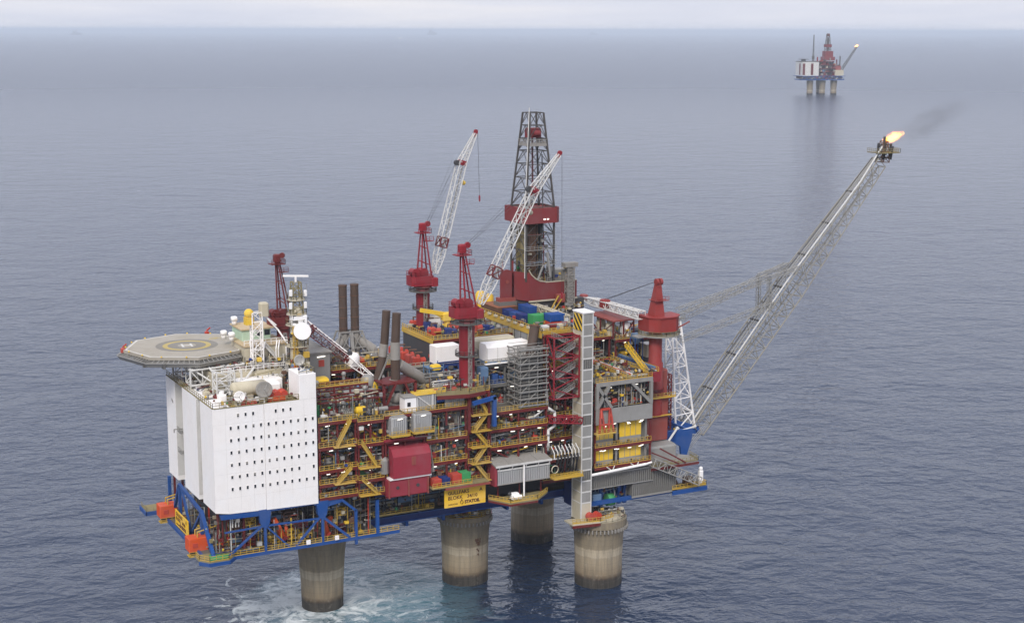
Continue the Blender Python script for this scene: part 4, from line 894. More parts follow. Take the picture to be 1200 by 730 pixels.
# blue pipe arch and long grey shed
t = thing('pipe_arch', 'bright blue square pipe arch in front of the yellow stairs', 'pipe arch', (-5.5,-21.2,45))
b = MB(); b.bar((-8.4,-21.6,52.4),(-2.2,-21.6,53.3),.9); b.bar((-2.6,-21.6,53.6),(-2.6,-21.6,46.2),.9); b.build('arch', M['blue'], t)
b = MB(); b.box(-3.1,-2.1,-21.8,-19.6,45.9,46.18); b.box(-8.6,-7.9,-21.9,-19.6,51.5,51.9); b.build('bracket', M['dark'], t)
t = thing('long_shed', 'long pale grey ribbed shed with flat roof hanging over the front edge', 'shed', (5.5,-21,31.5))
b = MB(); b.box(-2.0,12.4,-22.3,-19.7,31.5,35.3); b.build('shed_wall', M['ribbed'], t)
b = MB(); b.prism_x([(-22.9,36.0),(-22.9,36.35),(-17.2,37.3),(-17.2,36.95)], -2.8,12.7); b.build('shed_roof', M['roofgrey'], t)
b = MB(); [b.bar((x,-22.8,36.42),(x,-17.3,37.36),.1,.12) for x in (1.2,5,8.9)]; b.build('roof_seams', M['grey'], t)
b = MB(); b.prism_x([(-22.2,31.1),(-22.2,36.1),(-17.3,36.9),(-17.3,31.1)], -2.75,-2.05); b.build('gable', M['module_red'], t)
b = MB(); [b.box(x,x+2.6,-22.36,-21.9,35.25,35.95) for x in (-1.5,2.2,6.0,9.4)]; b.build('eaves_openings', M['black'], t)
b = MB(); b.box(-2.05,12.5,-22.5,-22.2,34.85,35.2); b.box(-2.8,12.8,-22.99,-22.91,35.9,36.45); [b.bar((x,-22.45,35),(x,-22.8,36.1),.22) for x in (-1.7,1.9,5.7,9.1,12.2)]; b.build('white_trim', M['whitepipe'], t)
b = MB(); b.box(-2.1,12.5,-22.5,-22.32,31.35,31.55); b.build('sill', M['roofgrey'], t)
b = MB(); b.tube((5.0,-22.8,35.8),(5.0,-22.8,27.8),.22,n=8); b.build('downpipe', M['white'], t)
t = thing('landing_stage', 'yellow edged landing stage below the long grey shed with a white machine', 'platform', (4,-23,27))
b = MB(); b.prism([(-3.4,-20),(-.2,-25.6),(7.4,-25.6),(12.4,-21.4),(12.4,-20)], 27.2,27.6); b.build('deck_plate', M['khaki'], t)
b = MB(); b.rail([(-3.4,-20.2,27.6),(-.1,-25.5,27.6),(7.3,-25.5,27.6),(12.3,-21.4,27.6)],1.1,.11,1.1,.35); b.build('railing', M['rail'], t)
b = MB(); b.bar((-3.4,-20,27.0),(-.1,-25.6,27.0),.15,.5); b.bar((-.1,-25.62,27.0),(7.4,-25.62,27.0),.15,.5); b.build('edge_beam', M['maroon'], t)
for x in (-1,5,11): b = MB(); b.bar((x,-20.4,27.7),(x,-20.4,31.2),.3); b.build('hanger', M['maroon'], t)
t = thing('white_winch', 'small white machine on the landing stage under the long shed', 'machine', (2.2,-23.4,27.6))
b = MB(); b.bbox(1.0,3.2,-24.2,-22.6,27.9,29.3,.3); b.tube((1.2,-24.4,28.4),(3.4,-24.4,28.4),.55,n=12); b.build('machine_body', M['white'], t)
b = MB(); b.box(.8,3.5,-24.6,-22.4,27.6,27.9); b.tube((.4,-23.4,29.0),(1.0,-23.4,29.4),.4,n=10); b.build('frame', M['dark'], t)
t = thing('hose_station', 'white framed rack of black loading hoses beside the lift tower', 'hose rack', (17,-21,31))
b = MB(); b.box(12.9,21.2,-24,-19.5,31.0,31.35); b.rail([(13,-23.9,31.35),(21,-23.9,31.35)],1.1,.11,.9,.35); b.build('platform', M['rail'], t)
for i in range(7):
    b = MB(); x = 14.2+i*.95
    b.pipe([(x,-22.2,32.2),(x-.1,-22.9,34.3),(x+.2,-23.1,35.8),(x+.5,-22.4,36.6),(x+.7,-21.6,35.6),(x+.7,-21.5,32.2)],.24,7); b.build('hose', M['black'], t)
b = MB()
for i in range(8): x = 13.6+i*1.0; b.pipe([(x,-22.6,36.0),(x+.2,-22.2,37.4),(x+.4,-20.2,38.6)],.15,6)
b.bar((13.4,-22.5,36.0),(21,-22.5,36.0),.25); b.build('hose_frame', M['whitepipe'], t)
b = MB(); b.lathe([(.9,-.2),(1.05,0),(.9,.2)], (0,0,0), 16, False); b.v = [(13.4+x, -23.3+z, 33.6+y) for x,y,z in b.v]; b.build('reel', M['cream'], t)
t = thing('red_gangway', 'red lattice gangway joining the module to the lift tower', 'gangway', (18,-19.5,44.5))
b = MB(); b.lattice((13.6,-19.2,45.4),(22.2,-20.6,44.6),2.2,2.2,1.5,1.5,7,.17,.12); b.build('truss', M['red'], t)
b = MB(); b.bar((13.6,-19.2,44.5),(22.2,-20.6,43.7),2.0,.12); b.build('walkway', M['rust'], t)
t = thing('tall_riser_pipe', 'tall white bent pipe on the front left of the lift tower', 'pipe', (14,-19,36))
b = MB(); b.pipe([(13.4,-18.6,52.5),(13.4,-19.2,48.4),(15.4,-19.4,47.0),(15.4,-19.4,43.6),(13.6,-19.4,42.6),(13.6,-19.4,37.4)],.36,9); b.pipe([(12.6,-18.9,48.0),(9.6,-19.2,46.4)],.25); b.build('pipe_run', M['whitepipe'], t, True)
b = MB(); [b.lathe([(.55,-.15),(.55,.15)],(13.6,-19.4,z),12) for z in (38.5,41.5)]; b.build('flange', M['galv'], t)

# ------------------------------------------------------------------ right end: grey windwall, end platforms, long white pipe
t = thing('windwall', 'long grey ribbed windwall along the lower right front', 'wind wall', (38,-19,22))
b = MB(); b.box(24.8,44.6,-19.6,-19.2,25.7,29.2); b.build('wall_panel', M['ribdark'], t)
b = MB(); b.box(38.6,52.2,-19.35,-12,21.9,29.0); b.build('end_housing', M['ribdark'], t)
b = MB(); b.box(24.7,44.7,-19.75,-19.61,29.0,29.35); b.box(24.7,44.7,-19.75,-19.61,25.5,25.7); b.box(38.4,52.4,-19.6,-19.36,21.5,21.9); b.build('trim', M['grey'], t)
t = thing('long_vent_pipe', 'long white pipe slung below the yellow panelled module', 'pipe', (32,-20.8,30))
b = MB(); b.tube((22.6,-21.2,29.8),(41.4,-21.0,30.6),.36,n=10); b.pipe([(41.4,-21,30.6),(43.4,-20.8,30.8)],.26); smooth_by_angle(b.build('pipe_run', M['white'], t))
for x in (31.4,38.6):
    b = MB(); b.bar((x,-21.1,30.2),(x-1.2,-20.2,31.2),.18); b.bar((x,-21.1,30.2),(x+1.2,-20.2,31.2),.18); b.build('bracket', M['whitepipe'], t)
t = thing('end_platform', 'grey end platform with khaki railing and red fascia at the right end', 'platform', (52,-14,29))
b = MB(); b.prism([(43.8,-19.8),(58.6,-19.8),(59.4,-15),(53,-8),(43.8,-8)], 28.7,29.1); b.build('deck_plate', M['roofgrey'], t)
b = MB(); b.rail([(43.9,-19.9,29.1),(58.6,-19.9,29.1),(59.3,-15,29.1)],1.1,.12,1.2,.35); b.build('railing', M['khaki'], t)
b = MB(); b.box(43.8,58.7,-20.1,-19.95,28.1,28.75); b.build('fascia', M['maroon'], t)
b = MB(); b.bbox(45.2,54.4,-16.2,-9,29.12,33.2,.5); b.build('housing', M['grey'], t)
b = MB(); b.bar((46.5,-19.9,33.8),(54.6,-19.95,29.0),.35); b.bar((44,-19.9,33.0),(52.5,-19.95,29.0),.3); b.build('tie', M['maroon'], t)
t = thing('lower_landing', 'low yellow and blue landing with lattice gangway at the right corner', 'platform', (56,-18,21))
b = MB(); b.box(50.8,61.6,-19.6,-15.4,21.7,22.0); b.build('deck_plate', M['khaki'], t)
b = MB(); b.box(50.7,61.7,-19.95,-19.65,20.6,21.7); b.build('edge_beam', M['blue'], t)
b = MB(); b.rail([(50.8,-19.7,22),(61.5,-19.7,22),(61.5,-15.5,22)],1.1,.12,1.2,.35); b.build('railing', M['rail'], t)
b = MB(); b.lattice((43.9,-20.6,30.6),(58.6,-20.4,23.6),1.6,1.6,2.2,2.2,9,.16,.1); b.build('gangway', M['galv'], t)
b = MB(); b.bbox(60.2,61.4,-18.6,-17.4,22.0,25.6,.2); b.ball((60.8,-18,26),.6,10,6); b.build('marker_lamp', M['white'], t)
b = MB(); b.bbox(55.8,58.4,-18.5,-16.5,22,24.2,.3); b.ball((52.6,-17.8,23.2),1.0,10,6); b.build('winch', M['rust'], t)

# white lift tower
LX0, LX1, LY0, LY1, LZ0, LZ1 = 21.9, 25.0, -21.6, -16.9, 18.4, 71.6
t = thing('lift_tower', 'tall narrow white gridded lift tower standing on the right front leg', 'lift tower', (23.4,-19.2,18))
b = MB(); b.box(LX0+.1,LX1-.1,LY0+.1,LY1-.1,LZ0,LZ1-.1); b.build('shaft_wall', M['cream'], t)
for i in range(17):
    z = LZ0+4.6+i*(LZ1-LZ0-4.6)/17; z2 = z+(LZ1-LZ0-4.6)/17
    b = MB(); b.box(LX0+.3,LX1-.3,LY0+.04,LY0+.098,z+.26,z2-.02); b.build('mesh_panel', M['ribdark' if i % 5 == 2 else 'grey'], t)
b = MB()
for x in (LX0,LX1-.28): b.box(x,x+.28,LY0,LY0+.28,LZ0,LZ1)
for x in (LX0,): b.box(x,x+.26,LY1-.28,LY1,LZ0,LZ1)
b.build('corner_posts', M['whitepipe'], t)
for i in range(18):
    z = LZ0+4.6+i*(LZ1-LZ0-4.6)/17
    b = MB(); b.box(LX0+.29,LX1-.29,LY0+.01,LY0+.25,z-.12,z+.22); b.build('cross_bar', M['whitepipe'], t)
    b = MB(); b.box(LX0+.01,LX0+.12,LY0+.29,LY1-.29,z-.1,z+.12); b.build('cross_bar', M['whitepipe'], t)
b = MB(); b.box(LX0-.15,LX1+.15,LY0-.15,LY1+.15,LZ1+.01,LZ1+.35); b.build('roof', M['white'], t)
hz = MB(); hz.box(LX0-.06,LX0+.005,LY0+.3,LY1-.3,LZ1-4.4,LZ1-.3); hp_ = hz.build('hazard_panel', M['yellow'], t)
b = MB()
for k in range(-4,5):
    y0 = LY0+.3+k*1.9
    pts = [(y0,LZ1-4.4),(y0+.95,LZ1-4.4),(y0+.95+4.1,LZ1-.3),(y0+4.1,LZ1-.3)]
    # clip the slanted stripe to the panel
    ya, yb = LY0+.3, LY1-.3; poly = pts
    for lim, sg in ((ya,1),(yb,-1)):
        out = []
        for (p, q) in zip(poly, poly[1:]+poly[:1]):
            ip, iq = sg*(p[0]-lim) >= 0, sg*(q[0]-lim) >= 0
            if ip: out.append(p)
            if ip != iq:
                f = (lim-p[0])/(q[0]-p[0]); out.append((lim, p[1]+f*(q[1]-p[1])))
        poly = out
        if len(poly) < 3: break
    if len(poly) >= 3: b.prism_x(poly, LX0-.09, LX0-.061)
b.build('hazard_stripes', M['black'], hp_)
b = MB(); b.prism([(19.0,-22.6),(26.4,-23.8),(31.4,-22.2),(31.0,-19.8),(25.1,-19.0),(19.0,-18.4)], 17.95,18.35); fp = b.build('base_platform', M['cream'], t)
b = MB(); b.rail([(19.1,-22.5,18.35),(26.4,-23.7,18.35),(31.2,-22.1,18.35)],1.1,.11,1.1,.35); b.build('railing', M['rail'], fp)
b = MB(); b.bar((19,-22.65,17.6),(26.4,-23.85,17.6),.2,.7); b.build('edge_beam', M['maroon'], fp)
for i, x in enumerate((24.2,26.2)):
    t = thing('round_drum', ('left','right')[i]+' one of two round red drums at the foot of the lift tower', 'drum', (x,-22.4,18.4), group='red drums at the foot of the lift tower')
    b = MB(); b.tube((x,-23.2,19.6),(x,-21.7,19.6),1.0,n=18); b.build('drum_body', M['redorange'], t)
    b = MB(); b.box(x-.8,x+.8,-23.1,-21.8,18.36,18.7); b.build('cradle', M['dark'], t)

# red stair tower behind it
t = thing('stair_tower', 'red lattice stair tower with grey zigzag flights left of the lift tower', 'stair tower', (20.5,-18,50.5))
sx0, sx1, sy0, sy1 = 14.4, 21.6, -20.6, -17.2
b = MB()
for x in (sx0,sx1):
    for y in (sy0,sy1): b.bar((x,y,50.4),(x,y,66.2),.34)
b.build('posts', M['red'], t)
for i in range(4):
    z = 50.6+i*5.1
    b = MB(); b.bar((sx0,sy0,z),(sx1,sy0,z),.3); b.bar((sx0,sy1,z),(sx1,sy1,z),.3); b.bar((sx0,sy0,z),(sx0,sy1,z),.3); b.bar((sx1,sy0,z),(sx1,sy1,z),.3); b.build('frame', M['red'], t)
    if i < 3:
        b = MB(); b.bar((sx1,sy0,z),(sx0,sy0,z+2.5),.26); b.bar((sx0,sy0,z+2.5),(sx1,sy0,z+5.1),.26); b.bar((sx0,sy0,z+.1),(sx0,sy1,z+5),.22); b.build('brace', M['red'], t)
        b = MB(); b.stair((sx0+1.0,sy0+.9,z),(sx1-1.0,sy0+.9,z+2.5),1.1); b.stair((sx1-1.0,sy1-.9,z+2.5),(sx0+1.0,sy1-.9,z+5.1),1.1); b.build('stair_flight', M['galv'], t)
        b = MB(); b.box(sx1-1.1,sx1,sy0+.2,sy1-.2,z+2.4,z+2.55); b.box(sx0,sx0+1.1,sy0+.2,sy1-.2,z+5,z+5.12); b.rail([(sx1-.1,sy0+.2,z+2.55),(sx1-.1,sy1-.2,z+2.55)]); b.build('landing', M['maroon'], t)
# scaffold tower
t = thing('scaffold_tower', 'grey scaffold tower of many lifts with a dark slanting vent stack on top', 'scaffold', (9,-17,49))
gx = (5.6,8.0,10.4,12.9); gy = (-19.6,-16.6,-13.6)
b = MB()
for x in gx:
    for y in gy: b.tube((x,y,49),(x,y,63.6),.10,n=6)
b.build('standards', M['galv'], t)
for i in range(9):
    z = 49.4+i*1.75
    b = MB()
    for y in gy: b.bar((gx[0]-.5,y,z),(gx[-1]+.5,y,z),.17); b.bar((gx[0]-.4,y,z+.9),(gx[-1]+.4,y,z+.9),.11)
    for x in gx: b.bar((x,gy[0]-.5,z),(x,gy[-1]+.5,z),.16)
    b.box(gx[0]-.3,gx[-1]+.3,gy[0]-.35,gy[0]+1.2,z+.09,z+.17); b.box(gx[0]-.4,gx[-1]+.4,gy[0]-.45,gy[0]-.38,z+.1,z+.42)
    b.box(gx[0]-.44,gx[0]-.36,gy[0]-.4,gy[-1]+.4,z+.1,z+.42)
    b.build('lift', M['roofgrey'] if i % 2 else M['galv'], t)
b = MB()
for i in range(8):
    z = 49.4+i*1.75; a = i % 2
    b.tube((gx[a],gy[0],z),(gx[a+1],gy[0],z+1.75),.08,n=5); b.tube((gx[0],gy[a],z),(gx[0],gy[1-a],z+1.75),.08,n=5)
b.build('diagonals', M['galv'], t)
b = MB(); b.box(7.2,11.6,-18,-14.4,49.1,61); b.build('shrouded_core', M['dkgrey'], t)
t = thing('vent_stack', 'dark slanting vent pipe rising from the scaffold tower', 'vent stack', (10.6,-15.5,62))
b = MB(); b.tube((10.6,-15.6,61.2),(12.6,-14.0,68.2),1.25,1.15,18); smooth_by_angle(b.build('pipe', M['stack'], t))
b = MB(); b.tube((12.5,-14.1,67.9),(12.62,-14.0,68.35),1.3,n=18); b.box(9.4,12.4,-16.8,-14.2,60.9,61.3); b.build('collar', M['rust'], t)
# ------------------------------------------------------------------ upper decks
G2 = 'upper deck modules set back from the front'
mI, PI_, rI = module('upper_module', 'set back grey module below the big white container', 'deck module', -2.8, 13.3, -12.4, 6, [48.95,54.0,59.2], 31, wall=['grey','dark'], edge='dkgrey', rail='galv', group=G2, back=-1.2)
mK, PK, rK = module('upper_module', 'deck carrying orange and blue equipment beside the far red crane', 'deck module', -9.0, 13.3, -1.0, 6, [51.8,58.0,64.0], 32, wall=['grey','louvre'], edge='maroon', group=G2)
PK('edge_rail','rail', lambda b: (b.rail([(-9.1,-1,64),(-9.1,18,64)],1.2,.13,1.3,.35), b.box(-9.3,-9.15,-1,18,63.1,64.1)))
mL, PL_, rL = module('upper_module', 'deck with yellow rail carrying the twin sooty exhaust stacks', 'deck module', -38.0, -17.5, 0.0, 6, [51.8,58.9], 33, wall=['dark'], edge='maroon', group=G2)
PL_('edge_rail','rail', lambda b: b.rail([(-37.9,18,58.9),(-37.9,.1,58.9)],1.2,.12,1.3,.4))
mN, PN_, rN = module('upper_module', 'deck below the brown roofed shed at the right', 'deck module', 44.0, 57.5, -1.5, 6, [45.0,53.2,59.3], 34, wall=['dark','grey'], edge='maroon', group=G2, back=16)
mQ, PQ, rQ = module('upper_module', 'red edged deck behind the lift tower with orange machines', 'deck module', 26.9, 43.8, 0.5, 6, [53.2,60.0], 35, wall=['salmon'], edge='maroon', group=G2, back=17)
fittings(mQ,27.3,43.4,.8,12,60.05,1.3,110,403); fittings(mN,44.3,57.2,-1.2,14,59.35,2.6,100,404); fittings(mK,-8.7,13,-.8,17,64.05,2.0,150,405); fittings(mL,-37.6,-17.8,.3,12,58.95,3.4,150,406); fittings(mI,-2.5,13,-12.2,-8.3,59.25,.9,20,407)
clutter(mN, 50.8,57,-1,10,59.3,3.2,random.Random(78),.9)
# deck plating of the left half and the loose machinery on it
t = thing('weather_deck', 'grey weather deck full of pipes and machines beside the white quarters', 'deck', (-28,-10,51.8))
b = MB(); b.box(-46.8,-9.1,-13.9,17.8,51.35,51.75); b.build('deck_plate', M['floor'], t)
rg = random.Random(41)
for (y0,y1) in ((-19.0,-16.2),(-16,-13),(-12.8,-9.5),(-9,-5.5),(-5,-1)):
    clutter(t, -46,-29 if y0 < -10 else -24, y0, y1, 51.85, 5.5, rg, .85)
    if y0 > -13: clutter(t, -16,-9.5, y0, y1, 51.85, 4.0, rg, .85)
def P2(nm, mat, fn, par=t, sm=False): b = MB(); fn(b); return b.build(nm, M[mat], par, sm)
P2('tank','navy', lambda b: (b.lathe([(1.5,0),(1.5,4.0),(1.2,4.7),(.3,5)], (-39.3,-3,53), 18),), t, True)
P2('machine','yellow', lambda b: (b.bbox(-41.8,-38.4,-5.4,-2.6,56.9,58.6,.4), b.tube((-41.4,-5,57.7),(-38.6,-5,57.7),.7,n=12)))
P2('machine','yellow', lambda b: (b.bbox(-30.3,-28,-11,-8.6,55.2,57.0,.4), b.ball((-29,-10,57),1.1,10,7)))
P2('tank','white', lambda b: (b.lathe([(1.9,0),(1.9,2.6),(1.5,3.3),(.3,3.7)], (-29.8,1.6,58.95), 20),), t, True)
P2('tank','galv', lambda b: (b.lathe([(1.7,0),(1.7,3.6),(1.3,4.3),(.3,4.6)], (-24.8,-3.2,53), 20),), t, True)
for (x,y,m) in ((-36.2,-11.5,'grey'),(-33.8,-12.0,'galv'),(-31.5,-12.4,'roofgrey')): P2('vessel',m, lambda b: (b.tube((x-1.2,y,55.4),(x+1.4,y,55.4),1.3,n=16), b.box(x-1,x+1.2,y-.8,y+.8,52,54.4)))
for i in range(3): P2('pump','redorange', lambda b: b.bbox(-26.5+i*1.7,-25.2+i*1.7,-5.8,-4.2,53,55.8-i*.4,.3))
for i in range(3): P2('pump','redorange', lambda b: b.tube((-28.5,2+i*1.6,60.2),(-26.6,2+i*1.6,60.2),.7,n=12))
P2('frame','maroon', lambda b: [(b.bar((x,y,51.9),(x,y,58.2),.35),) for x in (-44.5,-40,-36,-31.6) for y in (-12.5,-7.5)] + [b.bar((-44.5,y,58),(-31.6,y,58),.4) for y in (-12.5,-7.5)] + [b.bar((-44.5,y,55),(-31.6,y,55),.3) for y in (-12.5,-7.5)])
P2('walkway','rail', lambda b: (b.box(-44.6,-31.5,-13.6,-12.2,55.1,55.25), b.rail([(-44.6,-13.6,55.25),(-31.5,-13.6,55.25)],1.1,.11,1.2,.3), b.rail([(-44.6,-12.6,58.2),(-31.5,-12.6,58.2)],1.1,.11,1.2,.3)))
P2('pipework','galv', lambda b: [b.pipe([(-45+i*1.3,-14-i*.3,52),(-45+i*1.3,-14-i*.3,56.6-i*.2),(-44.4+i*1.3,-8,56.6-i*.2)],.2) for i in range(9)])
for x,y,z in ((-43,-9,58.6),(-35,-6,59.3),(-33,-14.2,57.4)): P2('ventilator','galv', lambda b: (b.tube((x,y,52),(x,y,z),.35,n=10), b.ball((x,y,z),.6,10,6)))
strip_lights(t, -46,-31,-19.5,54.2, random.Random(4), 3)
fittings(t, -46.6,-31,-19.6,-1,51.8,6.5,330,401); fittings(t, -31,-9.3,-15,-1,51.8,5.5,260,402)

t = thing('grey_deckhouse', 'grey flat roofed deckhouse directly behind the white stair head', 'deckhouse', (-41,4,52))
b = MB(); b.bbox(-46.4,-36.6,-1.5,14,51.8,63.8,.15); b.build('house_wall', M['grey'], t)
b = MB(); b.box(-46.8,-36.2,-1.9,14.4,63.82,64.2); b.build('roof', M['roofgrey'], t)
b = MB(); b.box(-39.6,-38.2,-1.62,-1.505,60.6,62.2); b.build('red_door', M['redorange'], t)
b = MB(); b.bbox(-42.8,-40.6,-1.9,-1.55,56,58,.06); b.build('door', M['ltblue'], t)
b = MB(); b.bar((-40,-1.8,63),(-38,-1.7,63.1),.25,.16); b.build('strip_light', M['lamp'], t)

# platform under the near red crane, hut beside the grey stack, huts
t = thing('crane_platform', 'raised khaki railed platform at the foot of the near red crane', 'platform', (-9.5,-14,52))
b = MB(); b.prism([(-17,-19.9),(-9.2,-21.6),(-4.4,-20.4),(-3.0,-17),(-3.0,-1.2),(-17,-1.2)], 54.8,55.1); b.build('deck_plate', M['khaki'], t)
b = MB(); b.bar((-17,-20,54.4),(-9.2,-21.7,54.4),.2,.9); b.bar((-9.2,-21.7,54.4),(-4.4,-20.5,54.4),.2,.9); b.bar((-4.4,-20.5,54.4),(-3,-17,54.4),.2,.9); b.build('edge_beam', M['maroon'], t)
b = MB(); b.rail([(-17,-19.8,55.1),(-9.2,-21.5,55.1),(-4.4,-20.3,55.1),(-3,-17,55.1)],1.2,.11,1.2,.4); b.build('railing', M['khaki'], t)
b = MB(); b.box(-17,-9.5,-19.4,-15,51.8,54.75); b.build('wall_panel', M['ribbed'], t)
b = MB()
for x,y in ((-9,-21),(-4.6,-19.6)): b.bar((x,y,54.5),(x+1.6,-19.6,48.5),.5)
b.bar((-8.8,-20.6,54.4),(-8.8,-20.4,45),.6); b.bar((-3.4,-20.2,54.4),(-3.4,-20.2,45.5),.6); b.build('props', M['maroon'], t)
clutter(t, -16.5,-10.5,-18.5,-14.5,55.1,3.2,random.Random(51),.9); clutter(t,-16.5,-6,-13.5,-9,55.1,4,random.Random(52),.9); clutter(t,-16.5,-11.2,-8,-4,55.1,4.4,random.Random(53),.9); fittings(t,-16.6,-3.4,-19,-2,55.15,3.6,170,410)
b = MB()
for z in (57.2,59.4):
    b.box(-14.9,-10.9,-11,-7.5,z-.08,z+.08)
for x in (-14.8,-11):
    for y in (-10.9,-7.6): b.bar((x,y,55.1),(x,y,60.4),.2)
b.build('pipe_frame', M['ltblue'], t)
b = MB(); b.lathe([(1.2,0),(1.2,3.4),(.8,4.1)],(-12.8,-9.2,55.2),16); smooth_by_angle(b.build('upright_tank', M['ltblue'], t))
b = MB(); b.bbox(-13.8,-11.4,-10.9,-8.6,58.9,60.0,.3); b.build('motor_cover', M['yellow'], t)
t = thing('white_hut', 'small white hut with a square window beside the foot of the grey sleeved stack', 'hut', (-22.5,-19,51.6))
b = MB(); b.bbox(-25.2,-22.2,-19.8,-16.6,51.8,55.2,.08); b.build('hut_wall', M['white'], t)
b = MB(); b.box(-24.6,-23.8,-19.9,-19.81,53.1,54.1); b.build('window', M['black'], t)
b = MB(); b.box(-25.5,-22.0,-20.0,-16.4,55.21,55.4); b.build('roof', M['roofgrey'], t)
t = thing('grey_hut', 'grey ribbed hut with a blue panel and yellow rail on its roof', 'hut', (-19.5,-19,51.6))
b = MB(); b.bbox(-22.0,-14.6,-19.4,-15.6,51.8,55.4,.08); b.build('hut_wall', M['ribbed'], t)
b = MB(); b.box(-16.8,-14.8,-19.52,-19.41,53.2,54.8); b.build('blue_panel', M['blue'], t)
b = MB(); b.box(-22.2,-14.4,-19.6,-15.4,55.41,55.6); b.build('roof', M['yellow'], t)
b = MB(); b.bar((-21.8,-19.46,55.2),(-18,-19.46,52.2),.22); b.bar((-21.9,-19.5,55.3),(-21.9,-19.5,51.8),.25); b.bar((-17.9,-19.5,55.3),(-17.9,-19.5,51.8),.25); b.build('frame', M['whitepipe'], t)
b = MB(); b.rail([(-22.1,-19.5,55.6),(-14.5,-19.5,55.6)],1.1,.12,1.1,.4); b.build('railing', M['yellow'], t)

def small_machine(name, label, cat, loc, mats, grp=None):
    x,y,z = loc; t = thing(name, label, cat, loc, group=grp); rg = random.Random(int(x*13+y*7+z)); return t
def winch_block(label, x, y, z, mat, s=1.0, grp='orange pump sets in a row on the deck edge behind the stacks'):
    t = thing('pump_set', label, 'pump set', (x,y,z), group=grp)
    b = MB(); b.box(x-1.6*s,x+1.6*s,y-1.1*s,y+1.1*s,z,z+.3); b.build('base_frame', M['dark'], t)
    b = MB(); b.bbox(x-1.4*s,x+.3*s,y-.9*s,y+.9*s,z+.3,z+2.2*s,.25*s); b.build('housing', M[mat], t)
    b = MB(); b.tube((x+.3*s,y,z+1.1*s),(x+1.6*s,y,z+1.1*s),.75*s,n=14); b.build('motor', M[mat], t)
    b = MB(); b.pipe([(x-.6*s,y,z+2.2*s),(x-.6*s,y,z+3.0*s),(x+.9*s,y-.3*s,z+3.0*s)],.18*s); b.build('exhaust_pipe', M['rust'], t)
t = thing('pump_deck', 'deck strip with cream rail under the row of orange pump sets', 'deck', (-13,6,52))
b = MB(); b.box(-17.2,-9.35,-2.5,16,57.6,57.95); b.build('deck_plate', M['floor'], t)
b = MB(); b.rail([(-17.1,16,57.95),(-17.1,-2.4,57.95),(-9.5,-2.4,57.95)],1.2,.13,1.2,.5); b.build('railing', M['cream'], t)
b = MB(); [b.bar((x,y,51.8),(x,y,57.6),.4) for x in (-16.8,-10) for y in (-2,6,15)]; b.build('posts', M['maroon'], t)
b = MB(); b.box(-17.0,-9.5,-2.3,-2.1,52,57.5); b.build('wall_panel', M['dark'], t)
n_ = ['rearmost orange pump set of the row behind the sooty stacks','second orange pump set from the back of the row','middle orange pump set of the row behind the sooty stacks','second orange pump set from the front of the row','foremost orange pump set of the row nearest the white container']
for i in range(5): winch_block(n_[i], -13.2, 13.2-i*3.5, 57.96, 'redorange', 1.15)
# yellow tower crane on the deck behind
t = thing('knuckle_crane', 'small bright yellow deck crane with a raised arm', 'small crane', (-1,8,64))
b = MB(); b.lathe([(1.0,0),(1.0,.4),(.75,.5),(.75,3.4)],(-1,8,64),14); b.build('pedestal', M['yellow'], t)
b = MB(); b.bbox(-2.4,1.0,7,9.2,67.0,69.0,.3); b.build('cab', M['yellow'], t)
b = MB(); b.bar((-1.5,8,68.6),(-8.4,8,70.2),.9,1.0); b.bar((-1,8,67.2),(-4.5,8,68.9),.35); b.bar((-2.6,7.2,66.2),(.6,7.2,64.2),.4); b.build('arm', M['yellow'], t)
t = thing('white_box', 'small white cabin behind the yellow deck crane', 'cabin', (-3.5,14,64))
b = MB(); b.bbox(-4.4,-.6,12.5,15.5,64.05,66.9,.1); b.build('cabin_wall', M['white'], t)
b = MB(); b.box(-4.6,-.4,12.3,15.7,66.91,67.1); b.build('roof', M['cream'], t)
G3 = 'orange and blue machines on the deck by the far red crane'
for lb,x,y,m,s in (('orange machine at the back corner of the crane deck',-6.5,15.5,'redorange',1.0),('orange machine by the yellow deck crane foot',2.2,13,'redorange',1.1),('blue machine between the orange ones on the crane deck',-4.5,11,'navy',1.1),('dark blue machine at the front rail of the crane deck',-2.8,2.5,'navy',1.0),('orange machine at the front rail of the crane deck',-6.6,4,'redorange',1.1),('red orange machine right of the near red crane post',4.2,2.5,'redorange',1.2),('blue grey machine right of the near red crane post',7.6,1.8,'navy',1.0),('orange machine in the middle of the crane deck',.8,7.5,'redorange',1.0)):
    winch_block(lb, x, y, 64.02, m, s, G3)
# white containers
t = thing('white_container', 'small white container on a blue stand left of the near red crane', 'container', (-8,-6,54))
b = MB(); b.bbox(-10.9,-4.4,-6.4,-2.6,59.2,63.6,.1); b.build('container_body', M['white'], t)
b = MB(); b.box(-10.7,-4.6,-6.46,-6.405,59.3,59.7); b.box(-10.9,-4.4,-6.2,-2.8,58.3,59.15); b.build('base', M['navy'], t)
b = MB()
for x in (-10.7,-7.6,-4.6):
    for y in (-6.2,-2.8): b.bar((x,y,55.1),(x,y,58.4),.35)
for z in (55.3,57): b.bar((-10.7,-6.3,z),(-7.6,-6.3,z+1.5),.25); b.bar((-7.6,-6.3,z+1.5),(-4.6,-6.3,z),.25)
b.build('stand', M['blue'], t)
t = thing('long_container', 'big white container with rounded roof on a blue frame right of the near red crane', 'container', (5.6,-10,59))
b = MB(); b.prism_x([(-12.2,59.9),(-12.2,63.2),(-11.4,64.1),(-8.4,64.1),(-8.0,63.4),(-8.0,59.9)], .2,11.9); b.build('container_body', M['white'], t)
b = MB(); [b.box(x,x+.14,-12.28,-12.205,60,63.2) for x in (.25,3.1,6,8.9,11.7)]; b.box(.2,11.9,-12.26,-12.205,59.9,60.1); b.build('frame_ribs', M['whitepipe'], t)
